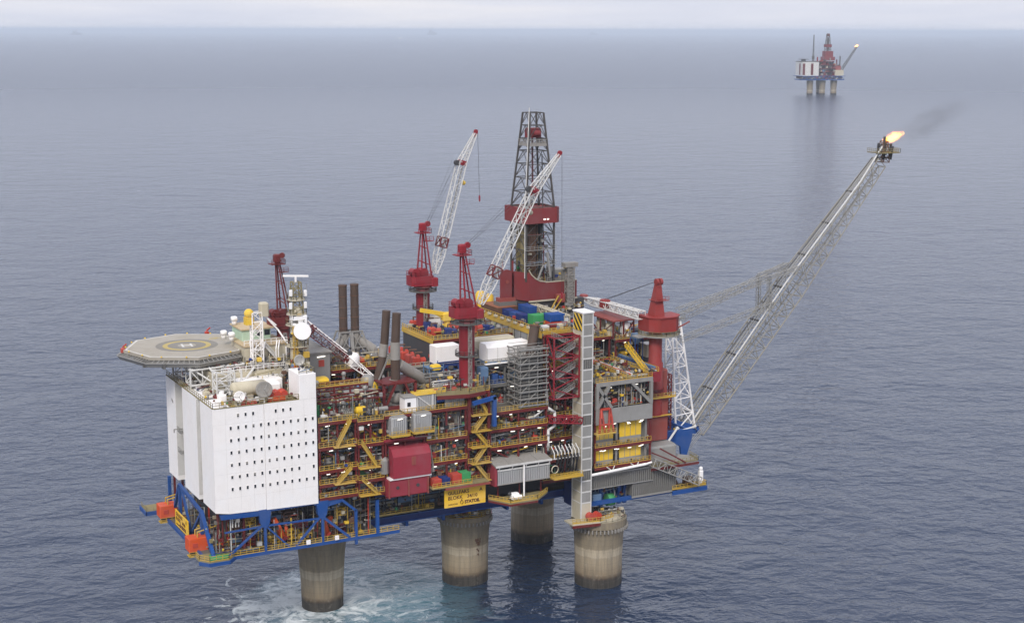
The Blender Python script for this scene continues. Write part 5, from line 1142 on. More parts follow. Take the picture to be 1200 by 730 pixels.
b = MB(); b.bbox(-1.8,10.5,-7.7,-4,59.9,64.6,.4); b.build('rear_section', M['cream'], t)
b = MB(); b.box(0,12,-12.3,-4,59.25,59.85); b.build('blue_frame', M['ltblue'], t)
b = MB(); b.box(-.6,12.4,-13.2,-12.35,59.3,59.5); b.build('drip_ledge', M['white'], t)
t = thing('hopper', 'pale blue hopper tank right of the near red crane post', 'hopper', (-1.8,-13,52))
b = MB(); b.lathe([(.3,0),(1.5,2.6),(1.5,4.6),(1.3,4.9)],(-1.6,-13.4,54.2),4,True,R(45)); b.build('hopper_body', M['ltblue'], t)
for a in (-1.2,1.2):
    for c in (-1.2,1.2): b = MB(); b.bar((-1.6+a,-13.4+c,51),(-1.6+a,-13.4+c,57),.2); b.build('leg', M['galv'], t)
for (x,z,m) in ((1.5,54.1,'blue'),(6.6,54.1,'ltblue')):
    PI_('equipment_skid', m, lambda b: (b.box(x,x+4,-12.2,-10,z,z+.4), b.bbox(x+.4,x+2,-12,-10.4,z+.4,z+2.4,.1), b.tube((x+2.3,-11.2,z+1.2),(x+3.8,-11.2,z+1.2),.6,n=12)))

# ------------------------------------------------------------------ pipe deck with its containers
t = thing('pipe_deck', 'high grey pipe deck block under the derrick', 'deck block', (20,0,58))
b = MB(); b.prism([(13.5,-16),(27.5,-16),(27.5,4.6),(38.5,4.6),(38.5,19.5),(13.5,19.5)],65.6,66.3); b.build('deck_plate', M['floor'], t)
b = MB(); b.box(13.7,26.4,-12.6,17.8,50.3,65.55); b.build('block_core', M['dkgrey'], t)
for i in range(9):
    y = -11.5+i*3.4; b = MB(); b.box(13.52,13.68,y-.1+.2,y+3.0,58.6,65.3); b.build('wall_panel', M['ribbed' if i % 3 else 'cream'], t)
b = MB(); b.rail([(13.6,19,66.3),(13.6,-15.9,66.3),(21.6,-15.9,66.3)],1.2,.13,1.4,.5); b.box(13.28,13.48,-16,19.4,65.2,66.5); b.build('edge_rail', M['rail'], t)
for i in range(9): b = MB(); b.bar((13.2,-14+i*3.6,66.9),(13.2,-12.6+i*3.6,66.9),.5,.5); b.build('edge_box', M['cream'], t)
b = MB(); b.box(21.0,40,8.5,19.3,66.35,69.5); b.build('skid_beams', M['dark'], t)
b = MB(); b.lattice((24.4,-9.5,68.0),(24.4,8.3,68.2),1.6,1.6,1.8,1.8,9,.2,.13); b.build('catwalk', M['cream'], t)
cl = random.Random(61); clutter(t, 14.4,22,-15.4,-12.6,66.35,2.2,cl,.8); fittings(t,14,27,-15.6,8,66.35,1.6,120,408); fittings(t,26,38,4.8,8,66.35,2.6,60,409); fittings(t,22,27,-15.6,4,66.35,2.0,60,412)
GC = 'containers stowed on the pipe deck'
def box_v(label, x0,x1,y0,y1,z0,z1, mat, top=None):
    t = thing('cargo_container', label, 'container', ((x0+x1)/2,(y0+y1)/2,z0), group=GC)
    b = MB(); b.bbox(x0,x1,y0,y1,z0+.15,z1,.06); b.build('box_body', M[mat], t)
    b = MB()
    for x in (x0,x1):
        for y in (y0,y1): b.box(x-.12,x+.12,y-.12,y+.12,z0,z1+.08)
    b.build('corner_posts', M[mat], t)
    b = MB(); n = max(3,int((y1-y0)/.6)); [b.box(x0-.07,x0-.004,y0+(i+.25)*(y1-y0)/n,y0+(i+.75)*(y1-y0)/n,z0+.3,z1-.15) for i in range(n)]
    n = max(3,int((x1-x0)/.6)); [b.box(x0+(i+.25)*(x1-x0)/n,x0+(i+.75)*(x1-x0)/n,y0-.07,y0-.004,z0+.3,z1-.15) for i in range(n)]
    b.build('corrugation', M[mat], t)
    if top: b = MB(); b.box(x0-.1,x1+.1,y0-.1,y1+.1,z1+.01,z1+.14); b.build('cover', M[top], t)
Z = 66.32
box_v('long low bin under a brown tarpaulin at the back of the pipe deck',14.4,20.2,9.6,18.8,Z,68.5,'rust','brownroof')
box_v('blue container next to the brown covered bin',15.8,18.0,5.6,9.2,Z,68.4,'navy')
box_v('blue container in the middle of the row beside the brown bin',15.8,18.0,2.0,5.3,Z,68.3,'blue')
box_v('blue container in the row beside the light green one',15.8,18.0,-1.8,1.7,Z,68.4,'navy')
box_v('light green container at the near end of the blue row',16.6,19.6,-6.2,-3.3,Z,69.0,'green')
box_v('blue container standing alone before the derrick floor',19.6,22.0,2.4,7.4,67.6,69.6,'blue')
box_v('flat red container under the blue one before the derrick floor',19.5,22.2,1.8,7.6,Z,67.5,'redorange')
box_v('blue container stacked on the flat red one near the lift tower',19.6,23.6,-9.4,-6.2,67.6,69.5,'blue')
box_v('flat red container nearest the lift tower',19.4,23.8,-10.2,-6.0,Z,67.5,'redorange')
box_v('dark green container behind the two stacked by the lift tower',20.2,22.6,-4.6,-1.8,Z,68.6,'green')
box_v('navy container right of the dark green one',23.4,26.4,-5.2,-2.2,Z,68.3,'navy')
t = thing('yellow_tank', 'two upright yellow tanks at the back corner of the pipe deck', 'tank', (16,18,66))
b = MB(); b.lathe([(1.3,0),(1.3,3.4),(.9,4.1),(.2,4.3)],(14.9,20.6,67.2),16); smooth_by_angle(b.build('tank_shell', M['yellow'], t))
b = MB(); b.lathe([(1.1,0),(1.1,2.6),(.7,3.2)],(17.6,20.4,67.2),16); smooth_by_angle(b.build('tank_shell', M['yellow'], t))
b = MB(); b.box(13.4,19,19.4,22,66.9,67.15); b.build('base_plate', M['dark'], t)

# ------------------------------------------------------------------ derrick
DX, DY = 26.6, 13.0
t = thing('drilling_derrick', 'tall dark lattice drilling derrick with red bands on a red drill floor', 'derrick', (DX,DY,69.5))
def D(nm, mat, fn, par=t): b = MB(); fn(b); return b.build(nm, M[mat], par)
zb, zt, zm = 75.0, 118.9, 94.5
def hw(z): return 4.15 if z <= zm else 4.15 + (2.0-4.15)*(z-zm)/(zt-zm)
def cor(z): w = hw(z); return [Vector((DX-w,DY-w,z)),Vector((DX+w,DY-w,z)),Vector((DX+w,DY+w,z)),Vector((DX-w,DY+w,z))]
for j in range(4):
    D('leg','derrick', lambda b: (b.bar(cor(zb)[j],cor(zm)[j],.44), b.bar(cor(zm)[j],cor(zt)[j],.40)))
lv = [75.0,79.2,83.2,87.2,90.9,94.5,98.3,102.0,105.6,109.0,112.2,115.6,118.9]
for a, c in zip(lv, lv[1:]):
    def fn(b):
        A, B = cor(a), cor(c)
        for j in range(4):
            k = (j+1)%4; b.bar(B[j],B[k],.2)
            mid = (B[j]+B[k])/2; b.bar(A[j],mid,.15); b.bar(A[k],mid,.15)
            if a < 90 and j != 0: b.bar(A[j],B[k],.12)
    D('bracing','derrick', fn)
D('monkey_board','boxred', lambda b: (b.prism([(DX-5.4,DY-4.4),(DX-4.2,DY-5.5),(DX+4.2,DY-5.5),(DX+5.4,DY-4.4),(DX+5.4,DY+5.5),(DX-5.4,DY+5.5)], 90.4, 90.7), [b.bar(p,q,.2,4.0) for p,q in (((DX-5.4,DY-4.4,92.4),(DX-4.2,DY-5.5,92.4)),((DX-4.2,DY-5.5,92.4),(DX+4.2,DY-5.5,92.4)),((DX+4.2,DY-5.5,92.4),(DX+5.4,DY-4.4,92.4)),((DX+5.4,DY-4.4,92.4),(DX+5.4,DY+5.5,92.4)),((DX+5.4,DY+5.5,92.4),(DX-5.4,DY+5.5,92.4)),((DX-5.4,DY+5.5,92.4),(DX-5.4,DY-4.4,92.4)))]))
D('board_lining','salmon', lambda b: b.prism([(DX-5.2,DY-4.2),(DX-4.0,DY-5.3),(DX+4.0,DY-5.3),(DX+5.2,DY-4.2),(DX+5.2,DY+5.3),(DX-5.2,DY+5.3)], 93.6, 93.9))
for x in (DX+.5,DX+1.5): D('lamp','lamp', lambda b: b.box(x-.3,x+.3,DY-5.68,DY-5.61,91.3,91.6))
D('top_platform','roofgrey', lambda b: (b.box(DX-2.9,DX+2.9,DY-2.9,DY+2.9,110.3,110.6), b.rail([(DX-2.8,DY+2.8,110.6),(DX-2.8,DY-2.8,110.6),(DX+2.8,DY-2.8,110.6),(DX+2.8,DY+2.8,110.6)],1.4,.14,.8,.5)))
D('crown_block','boxred', lambda b: (b.bbox(DX-1.8,DX+1.8,DY-1.5,DY+1.5,112.4,114.9,.3), b.tube((DX-1,DY-1.7,113.6),(DX+1,DY-1.7,113.6),.8,n=14)))
D('standpipe','whitepipe', lambda b: b.pipe([tuple(cor(76)[0]+Vector((-.5,-.2,0))),tuple(cor(94)[0]+Vector((-.5,-.2,0))),tuple(cor(119.5)[0]+Vector((-.4,-.2,0))),tuple(cor(119.5)[0]+Vector((-.4,-.2,.8)))],.11))
D('drill_pipes','rust', lambda b: [b.tube((DX-2.6+(i%7)*.42,DY-2.6+(i//7)*.5,75.5),(DX-2.6+(i%7)*.42,DY-2.6+(i//7)*.5,93.4),.17,n=6) for i in range(28)])
D('drill_pipes','khaki', lambda b: [b.tube((DX-3.6+(i%2)*.35,DY-2.8+(i//2)*.5,75.5),(DX-3.6+(i%2)*.35,DY-2.8+(i//2)*.5,93.0),.16,n=6) for i in range(12)])
D('drill_pipes','dark', lambda b: [b.tube((DX+1.0+(i%3)*.5,DY-1.5+(i//3)*.5,75.5),(DX+1.0+(i%3)*.5,DY-1.5+(i//3)*.5,93.2),.16,n=6) for i in range(9)])
D('windbreak','rust', lambda b: b.box(DX-1.6,DX+1.2,DY+1.6,DY+1.8,75.2,92.8))
D('windbreak','khaki', lambda b: b.box(DX-3.6,DX-1.9,DY+2.2,DY+2.4,75.2,92.0))
D('service_lines','dark', lambda b: [b.tube((DX+2.2+i*.35,DY-2.4+i*.6,75.2),(DX+1.8+i*.3,DY-1.6+i*.5,108),.12,n=5) for i in range(4)])
fittings(t, DX-3.6,DX+3.6,DY-3.4,DY+3,75.2,17,110,420)
fittings(t, 29,37,8.6,14,74.4,3.6,90,421)
D('guide_rails','derrick', lambda b: [b.bar((DX+dx,DY+2.2,75.2),(DX+dx*.6,DY+1.2,113),.22) for dx in (-.9,.9)])
D('travelling_block','boxred', lambda b: (b.bbox(DX-.7,DX+.9,DY-.6,DY+.6,97,99.6,.2), b.tube((DX+.1,DY,99.6),(DX,DY,112.5),.08,n=5), b.tube((DX-.2,DY,99.6),(DX-.4,DY,112.5),.08,n=5)))
D('catwalks','galv', lambda b: [(b.box(DX-4.6,DX+4.6,DY-4.75,DY-4.2,z,z+.12), b.rail([(DX-4.6,DY-4.7,z+.1),(DX+4.6,DY-4.7,z+.1)],1,.08,1.4,0)) for z in (79.2,83.2)])
D('vent_ducts','galv', lambda b: (b.tube((DX+2.6,DY-5.2,76),(DX+1.8,DY-4.9,82.5),.35,n=8), b.tube((DX-1.2,DY-5.1,75.4),(DX+.6,DY-5.0,79.4),.25,n=8)))
# drill floor house
D('drill_floor','boxred', lambda b: (b.prism([(22.9,8.0),(37.4,8.0),(37.4,19),(20.6,19),(20.6,13)], 69.9, 70.4),))
D('windwall','boxred', lambda b: b.prism_y([(22.9,70.4),(22.9,77.6),(23.6,76.8),(24.6,75.7),(26.2,74.9),(28.0,74.6),(37.4,74.5),(37.4,70.4)][::-1], 8.0, 8.3))
D('windwall','boxred', lambda b: b.prism([(22.9,8.0),(20.6,13.0),(20.8,13.1),(23.1,8.25)], 70.4, 77.4))
D('windwall','boxred', lambda b: b.prism_x([(8.3,70.4),(8.3,74.5),(18.9,74.5),(18.9,70.4)], 37.1,37.4))
D('white_skirt','cream', lambda b: b.box(22.8,37.5,7.85,7.99,69.6,70.0))
D('white_cap','cream', lambda b: (b.box(27.8,37.4,7.9,8.4,74.52,74.72), b.pipe([(22.8,7.9,78.2),(23.6,7.9,76.9),(24.7,7.9,75.9),(26.2,7.9,75.05),(28,7.9,74.75)],.16)))
D('roof_plate','tan', lambda b: b.box(29.0,37.2,8.4,17,74.0,74.35))
D('drawworks','galv', lambda b: (b.bbox(30.4,34.8,9.4,12.6,74.4,77.6,.2), b.bbox(29.6,30.6,9,11,74.4,78.6,.1), b.rail([(28.9,8.9,74.4),(36.9,8.9,74.4)],1.1,.1,1.2,0)))
D('mud_tower','roofgrey', lambda b: (b.lattice((34.6,6.9,67.5),(34.6,6.9,79.2),2.0,2.0,1.6,1.6,8,.14,.1,up=(0,1,0)), b.box(33.9,35.4,6.3,7.4,68,78.4), b.box(32.6,36.6,5.9,8,78.5,79.6)))
D('skid_gear','salmon', lambda b: (b.bbox(30.6,33,6.2,7.8,69.2,71.4,.2), b.bar((29.2,6.4,66.6),(32,6.4,70.4),.3)))
D('jib','rail', lambda b: (b.bar((27.4,5.4,66.6),(30.6,5.8,71.2),.28), b.bar((28.4,5.4,66.6),(31.6,5.8,70.2),.22)))
t = thing('round_windwall', 'red round topped plate with two posts left of the drill floor', 'wind wall', (18,12,70))
b = MB(); pts = [(16.6,70.6),(20.4,70.6)]+[(18.5+1.9*math.cos(R(a)),76.2+1.9*math.sin(R(a))) for a in range(0,181,20)]
b.prism_y(pts[::-1], 12.0,12.5); b.build('plate', M['boxred'], t)
b = MB(); b.bar((17.2,12.2,77.5),(17.2,12.2,80.2),.3); b.bar((20.2,12.2,70.6),(20.2,12.2,80.3),.4); b.build('posts', M['boxred'], t)
b = MB(); b.tube((18.5,11.95,74.8),(18.5,11.8,74.8),.5,n=12); b.box(16.2,21,11.8,14,69.6,70.6); b.build('hub', M['salmon'], t)
b = MB(); b.box(15.8,21.4,11.2,14.6,66.35,69.6); b.build('base_block', M['dkgrey'], t)

# ------------------------------------------------------------------ cranes
def crane(label, x, y, z0, zc, rad, apex, foot, knee, tip, cabs=1.0, seed=0, ring=True, col='red', bcol='whitepipe'):
    t = thing('pedestal_crane', label, 'crane', (x,y,z0), group='red pedestal cranes')
    C_ = lambda nm, mat, fn, par=t, sm=False: (lambda b: (fn(b), b.build(nm, M[mat], par, sm))[1])(MB())
    o = C_('pedestal',col, lambda b: b.lathe([(rad,0),(rad,zc-z0-3.2),(rad*1.06,zc-z0-3.0),(rad*1.06,zc-z0-2.6),(rad,zc-z0-2.4),(rad,zc-z0-.4)], (x,y,z0), 28)); smooth_by_angle(o)
    if ring:
        for z in (zc-1.6, z0+(zc-z0)*.45):
            w = 1.9 if z > zc-2 else 1.0
            p = C_('ring_platform','galvdk', lambda b: b.lathe([(rad+.05,0),(rad+w,0),(rad+w,.22),(rad+.05,.22)], (x,y,z), 20, False))
            C_('railing','galvdk', lambda b: b.rail([(x+(rad+w-.1)*math.cos(2*math.pi*i/14),y+(rad+w-.1)*math.sin(2*math.pi*i/14),z+.2) for i in range(15)],1.1,.09,1.5,.2), p)
    C_('ladder','galv', lambda b: b.lattice((x-.3,y-rad-.5,z0),(x-.3,y-rad-.5,zc-1.6),.7,.7,.6,.6,max(4,int((zc-z0)/1.4)),.06,.05,up=(0,1,0)))
    k = cabs
    C_('slew_ring','maroon', lambda b: b.lathe([(rad+.25,0),(rad+.55,.25),(rad+.55,.8),(rad+.2,.9)], (x,y,zc-.9), 24))
    C_('machinery_house',col, lambda b: (b.prism([(x-4.0*k,y-1.6*k),(x-3.0*k,y-2.3*k),(x+1.8*k,y-2.3*k),(x+2.6*k,y-1.5*k),(x+2.6*k,y+1.9*k),(x-4.0*k,y+1.9*k)], zc, zc+2.6*k), b.box(x-3.6*k,x+2.2*k,y-2.4*k,y-2.25*k,zc+.9*k,zc+1.05*k)))
    C_('operator_cab',col, lambda b: (b.bbox(x+1.6*k,x+3.6*k,y-2.5*k,y-.4*k,zc-.3,zc+2.0*k,.25), b.box(x+2.0*k,x+3.3*k,y-2.56*k,y-2.505*k,zc+.7*k,zc+1.6*k)))
    C_('winch_drum',col, lambda b: [(b.tube((x-2.6*k+i*2.3*k,y-1.5*k,zc+3.5*k),(x-2.6*k+i*2.3*k,y+1.4*k,zc+3.5*k),1.05*k,n=18), b.tube((x-2.6*k+i*2.3*k,y-1.7*k,zc+3.5*k),(x-2.6*k+i*2.3*k,y-1.5*k,zc+3.5*k),1.3*k,n=18)) for i in range(2)])
    C_('railing',col, lambda b: b.rail([(x-3.9*k,y+1.8*k,zc+2.6*k),(x-3.9*k,y-1.5*k,zc+2.6*k),(x-3*k,y-2.2*k,zc+2.6*k),(x+1.8*k,y-2.2*k,zc+2.6*k)],1.2,.11,1.2,0))
    A = Vector(apex); F = Vector(foot); K = Vector(knee); T = Vector(tip); zt_ = zc+2.6*k
    bd = (T-F); bd.z = 0; bd.normalize(); sd_ = Vector((-bd.y,bd.x,0))
    ctr = Vector((x,y,0)); back = ctr - bd*1.0*k; front = ctr + bd*2.1*k
    def af(b):
        for s in (-1,1):
            b.tube(back+sd_*s*1.5*k+Vector((0,0,zt_)), A+sd_*s*.45-bd*.2, .27*k,.2*k,8)
            b.tube(front+sd_*s*1.6*k+Vector((0,0,zt_-1.4)), A+sd_*s*.5+bd*.3, .25*k,.19*k,8)
            for q in (.3,.6): b.tube((back+sd_*s*1.5*k+Vector((0,0,zt_))).lerp(A+sd_*s*.45,q), (front+sd_*s*1.6*k+Vector((0,0,zt_-1.4))).lerp(A+sd_*s*.5,q), .14*k, n=6)
        for q in (.3,.6,.85): b.tube((back+sd_*1.5*k+Vector((0,0,zt_))).lerp(A+sd_*.45,q),(back-sd_*1.5*k+Vector((0,0,zt_))).lerp(A-sd_*.45,q),.16*k,n=6)
    C_('a_frame',col, af)
    C_('apex_sheaves',col, lambda b: (b.bbox(A.x-.9*k,A.x+.9*k,A.y-.9*k,A.y+.9*k,A.z-1.0*k,A.z+1.0*k,.3), b.tube(A+bd*1.5*k-sd_*.3+Vector((0,0,.7*k)),A+bd*1.5*k+sd_*.3+Vector((0,0,.7*k)),.75*k,n=14), b.bar(A,A+bd*1.5*k+Vector((0,0,.7*k)),.4)))
    C_('apex_platform',col, lambda b: (b.box(A.x-1.9*k,A.x+1.9*k,A.y-1.5*k,A.y+1.5*k,A.z-1.7*k,A.z-1.5*k), b.rail([(A.x-1.9*k,A.y-1.5*k,A.z-1.5*k),(A.x+1.9*k,A.y-1.5*k,A.z-1.5*k),(A.x+1.9*k,A.y+1.5*k,A.z-1.5*k)],1.1,.1,1,0), b.box(A.x+.4*k,A.x+2.9*k,A.y-.8*k,A.y+.8*k,A.z-4.0*k,A.z-3.85*k), b.rail([(A.x+2.9*k,A.y-.8*k,A.z-3.85*k),(A.x+.4*k,A.y-.8*k,A.z-3.85*k)],1.1,.1,1,0)))
    d = (K-F); L = d.length; d.normalize(); upv = d.cross(sd_).normalized()
    q1 = F + d*L*.16; q2 = F + d*L*.42
    bm = C_('boom',bcol, lambda b: (b.lattice(F,q1,2.6*k,2.5*k,.6,2.2*k,3,.15*k,.075*k,up=upv), b.lattice(q1,K,2.5*k,2.2*k,2.2*k,2.0*k,11,.15*k,.07*k,up=upv), b.lattice(K,T,2.1*k,.9*k,1.9*k,.7*k,6,.13*k,.07*k,up=upv)))
    C_('boom_splice','maroon', lambda b: [b.lattice(q1+(q2-q1)*a,q1+(q2-q1)*c,2.56*k,2.5*k,2.26*k,2.2*k,1,.2*k,.15*k,up=upv) for a,c in ((.3,.62),)], bm)
    C_('boom_knee',col, lambda b: (b.bar(K-d*.7,K+d*.5,2.2*k,1.7*k,upv), b.bar(K-sd_*1.4*k,K+sd_*1.4*k,.6*k)), bm)
    C_('knee_sheave','dark', lambda b: b.tube(K-sd_*.5+upv*1.4*k-d*.4,K+sd_*.5+upv*1.4*k-d*.4,.75*k,n=14), bm)
    C_('boom_head',col, lambda b: (b.bar(T-d*.8,T+d*.8,.8*k,.8*k,upv), b.tube(T-sd_*.3+d*.6,T+sd_*.3+d*.6,.55*k,n=14)), bm)
    if bcol != 'whitepipe': C_('boom_handrail','white', lambda b: [b.tube(F+sd_*s_*1.25*k+upv*1.1*k, K+sd_*s_*1.0*k+upv*1.0*k, .17, n=6) for s_ in (-1,1)]+[b.lattice(K,T,2.2*k,.9*k,2.0*k,.7*k,6,.13,.08,up=upv)], bm)
    C_('boom_walkway','galv', lambda b: b.bar(q1-upv*.5, K-upv*.5, .7, .08, upv), bm)
    if knee[2] > foot[2]+8:
        C_('pendant_ropes','dark', lambda b: [b.tube(A+bd*1.4*k+sd_*s+Vector((0,0,.8)), K+upv*s2+sd_*s*2, .028, n=4, caps=False) for s in (-.6,.6) for s2 in (.9,2.2)])
        hz_ = tip[2]-16 if seed == 1 else tip[2]-34
        C_('hoist_rope','dark', lambda b: (b.tube(T+d*1.0+bd*.4,(T.x+bd.x*1.2,T.y+bd.y*1.2,hz_),.05,n=4), b.tube(T+d*.8+bd*.2,(K+d*5).lerp(T,.3)+Vector((0,0,-1)),.05,n=4)))
        C_('hook',col, lambda b: (b.bbox(T.x+bd.x*1.2-.2,T.x+bd.x*1.2+.2,T.y+bd.y*1.2-.2,T.y+bd.y*1.2+.2,hz_-1.2,hz_,.08), b.ball((T.x+bd.x*1.2,T.y+bd.y*1.2,hz_-1.4),.22,8,6)))
        C_('floodlights','yellow' if seed == 1 else 'cream', lambda b: b.ball(tuple(F.lerp(K,.83)-upv*1.9),.6,10,6), bm)
    return t
crane('far red crane with its white boom raised steeply, left of the derrick', -5.0,14.0,64.0,75.6,1.75,(-4.9,14,90.6),(-1.6,14,78.4),(6.3,14,106.6),(10.2,14,113.8),.95,1)
crane('near red crane on a thick red post with boom leaning past the derrick', -6.9,-15.5,55.1,72.4,1.9,(-8.1,-15.5,89.0),(-3.4,-15.5,75.2),(11.3,-15.5,102.0),(18.2,-15.5,110.2),.98,2)
crane('dark red crane behind the radar mast with boom lowered to the right', -44.6,9.0,64.2,69.4,1.6,(-45.8,9,86.0),(-41.2,8.6,70.6),(-31.0,1.2,61.2),(-24.6,-3.6,55.2),.9,3,False,'maroon','maroon')
# right-hand crane with closed mast
t = thing('pedestal_crane', 'right red crane with closed tapering mast and boom resting backwards', 'crane', (50.6,-9.5,34), group='red pedestal cranes')
def C3(nm, mat, fn, par=t, sm=False): b = MB(); fn(b); return b.build(nm, M[mat], par, sm)
smooth_by_angle(C3('pedestal','brick', lambda b: b.lathe([(2.1,0),(2.1,14),(1.75,14.6),(1.75,22.6)], (50.6,-10.6,40.2), 28)))
C3('red_column','salmon', lambda b: b.bbox(46.6,54.2,-12.0,-4,33.5,45.4,.3)); C3('red_column','salmon', lambda b: b.bbox(50.8,55.6,-9.4,-3,45.42,51.8,.3))
C3('column_walkway','rail', lambda b: (b.box(45.8,55.6,-13.2,-12.02,45.1,45.3), b.rail([(45.8,-13.1,45.3),(55.6,-13.1,45.3)],1.1,.11,1.3,.3), b.box(46.2,54.8,-12.9,-12.04,40.2,40.35)))
C3('saddle','maroon', lambda b: b.lathe([(1.3,0),(2.4,.6),(2.4,1.2)], (50.6,-10.6,46.2), 20))
C3('column_ladder','maroon', lambda b: b.lattice((56.4,-8,35),(56.4,-8,50),1.6,1.6,1.4,1.4,7,.18,.12,up=(0,1,0)))
rp = C3('ring_platform','galv', lambda b: (b.lathe([(1.8,0),(5.6,0),(5.6,.4),(1.8,.4)], (52.0,-10,61.6), 16, False), b.box(44.2,48,-12,-9,61.6,61.9)))
C3('railing','khaki', lambda b: b.rail([(52+5.5*math.cos(2*math.pi*i/14),-10+5.5*math.sin(2*math.pi*i/14),62) for i in range(15)],1.1,.1,1.3,.2), rp)
C3('machinery_house','brick', lambda b: b.prism([(47.4,-12.2),(49.6,-14.2),(54.6,-14.2),(56.8,-12),(56.8,-8),(47.4,-7)], 62.9, 66.6))
C3('house_roof','brick', lambda b: b.prism([(47.1,-12.3),(49.5,-14.5),(54.7,-14.5),(57.1,-12.1),(57.1,-7.8),(47.1,-6.8)], 66.62, 66.9))
C3('mast','brick', lambda b: b.add([(49,-12.2,66.9),(52.2,-12.2,66.9),(52.2,-9,66.9),(49,-9,66.9),(50.3,-11.2,75.2),(51.7,-11.2,75.2),(51.7,-10,75.2),(50.3,-10,75.2)], [(0,3,2,1),(4,5,6,7),(0,1,5,4),(1,2,6,5),(2,3,7,6),(3,0,4,7)]))
C3('apex_sheaves','brick', lambda b: (b.tube((50.1,-10.9,75.8),(50.7,-10.9,75.8),.9,n=14), b.tube((51.2,-10.9,75.8),(51.9,-10.9,75.8),.9,n=14), b.bbox(50.2,51.8,-11.4,-10.2,74.2,75.6,.2)))
C3('mast_platform','brick', lambda b: (b.box(49.2,53.2,-12.6,-9,70.9,71.05), b.rail([(49.2,-12.6,71.05),(53.2,-12.6,71.05)],1.0,.1,1,0)))
C3('boom','whitepipe', lambda b: (b.lattice((47.2,-9,66.9),(47.4,16,66.6),2.2,2.0,2.0,1.8,12,.2,.12), b.lattice((47.4,16,66.6),(48,22,66.4),1.9,.9,1.7,.8,3,.18,.1)))
C3('boom_head','brick', lambda b: (b.bbox(46.2,48.6,8.5,11,66,68.2,.3), b.bbox(47.2,49,21,23.4,65.8,67.6,.3)))
C3('cable','dark', lambda b: [b.tube((50.4,-10.9,76),(47.4+s,9.5,68.2),.06,n=4) for s in (-.5,.5)])
C3('fixed_arm','salmon', lambda b: b.bar((56,-11,62.6),(60.6,-11.5,64.6),.3))

# ------------------------------------------------------------------ exhaust stacks
def stack_top(b, x, y, z0, z1, r, lean=(0,0)):
    b.tube((x,y,z0),(x+lean[0],y+lean[1],z1),r,r*.97,20)
G4 = 'sooty exhaust stacks'
for i, (x, lb) in enumerate(((-28.6,'left tall sooty stack of the pair on a pale steel frame behind'),(-25.5,'right tall sooty stack of the pair on a pale steel frame behind'))):
    t = thing('exhaust_stack', lb, 'exhaust stack', (x,10,60), group=G4)
    b = MB(); stack_top(b, x, 10, 64.5, 78.0, 1.05); smooth_by_angle(b.build('flue', M['stack'], t))
    for z in (67,69.6,72.2,75,77.7): b = MB(); b.lathe([(1.07,0),(1.16,.1),(1.07,.2)],(x,10,z),20,False); b.build('band', M['rust'], t)
    b = MB(); b.tube((x,10,58.95),(x,10,66),1.25,n=16); smooth_by_angle(b.build('silencer', M['stackgrey'], t))
    b = MB()
    for a,c in ((-1,-1),(1,-1),(1,1),(-1,1)):
        b.bar((x+a*3.4 if (a < 0) == (i == 0) else x+a*1.4, 10+c*2.8, 58.95),(x+a*1.3,10+c*1.3,66.3),.4)
    b.bar((x-2.6,7.9,62.2),(x+2.0,7.9,62.2),.28); b.bar((x-1.5,8.6,66.2),(x+1.5,8.6,66.2),.34); b.bar((x-2.9,7.6,59.4),(x+1.4,8.6,66),.24); b.bar((x+2.6,7.6,59.4),(x-1.4,8.6,66),.24); b.bar((x-1.4,11.3,66.2),(x+1.4,11.3,66.2),.3)
    b.build('support_frame', M['galv'], t)
    b = MB(); s = 1 if i else -1; b.tube((x+s*.4,9.6,64.2),(x+s*4.2,8.4,61.2),1.1,1.3,16); b.tube((x+s*4.2,8.4,59),(x+s*4.2,8.4,61.6),1.3,n=16); smooth_by_angle(b.build('inlet_duct', M['stackgrey'], t))
t = thing('exhaust_stack', 'thick stack with a pale middle sleeve at the front of the left deck', 'exhaust stack', (-23.8,-12,52), group=G4)
b = MB(); stack_top(b, -24.6,-13,58.2,63.2,1.15); smooth_by_angle(b.build('lower_flue', M['stack'], t))
b = MB(); stack_top(b,-24.5,-12.95,67.2,74.3,1.05,(.4,0)); smooth_by_angle(b.build('flue', M['stack'], t))
b = MB(); stack_top(b,-24.6,-13,63.2,67.4,1.2); smooth_by_angle(b.build('sleeve', M['stackgrey'], t))
b = MB(); b.tube((-24.9,-13,52),(-24.6,-13,58.3),1.8,1.5,18); b.ball((-25,-14.0,54.2),1.7,14,8); smooth_by_angle(b.build('plenum', M['stackgrey'], t))
b = MB(); b.tube((-23.6,-12.5,61.8),(-15.4,-9.6,56.4),1.35,n=18); b.tube((-15.4,-9.6,56.8),(-15.4,-9.6,55.2),1.4,n=16); smooth_by_angle(b.build('inlet_duct', M['stackgrey'], t))
b = MB()
for x in (-29,-20.9):
    for y in (-16.2,-10): b.bar((x,y,51.8),(x,y,58.2),.6)
b.box(-29.2,-20.7,-16.5,-9.7,57.9,58.3); b.bar((-29,-16.3,51.9),(-26,-16.3,58),.5); b.bar((-20.9,-16.3,51.9),(-23.6,-16.3,58),.5); b.box(-29.4,-20.5,-16.7,-16.0,51.8,52.7); b.build('red_frame', M['maroon'], t)
t = thing('exhaust_stack', 'dark curved stack close behind the pale sleeved one', 'exhaust stack', (-26,-10.5,55), group=G4)
b = MB(); b.pipe([(-28.2,-10.4,58),(-27.0,-10.4,62.4),(-26.2,-10.4,67.2),(-25.6,-10.4,74.6)],.98,18); smooth_by_angle(b.build('flue', M['stack'], t))
b = MB(); b.tube((-26.3,-10.4,66.6),(-26.8,-10.4,63.6),1.05,n=18); smooth_by_angle(b.build('sleeve', M['stackgrey'], t))
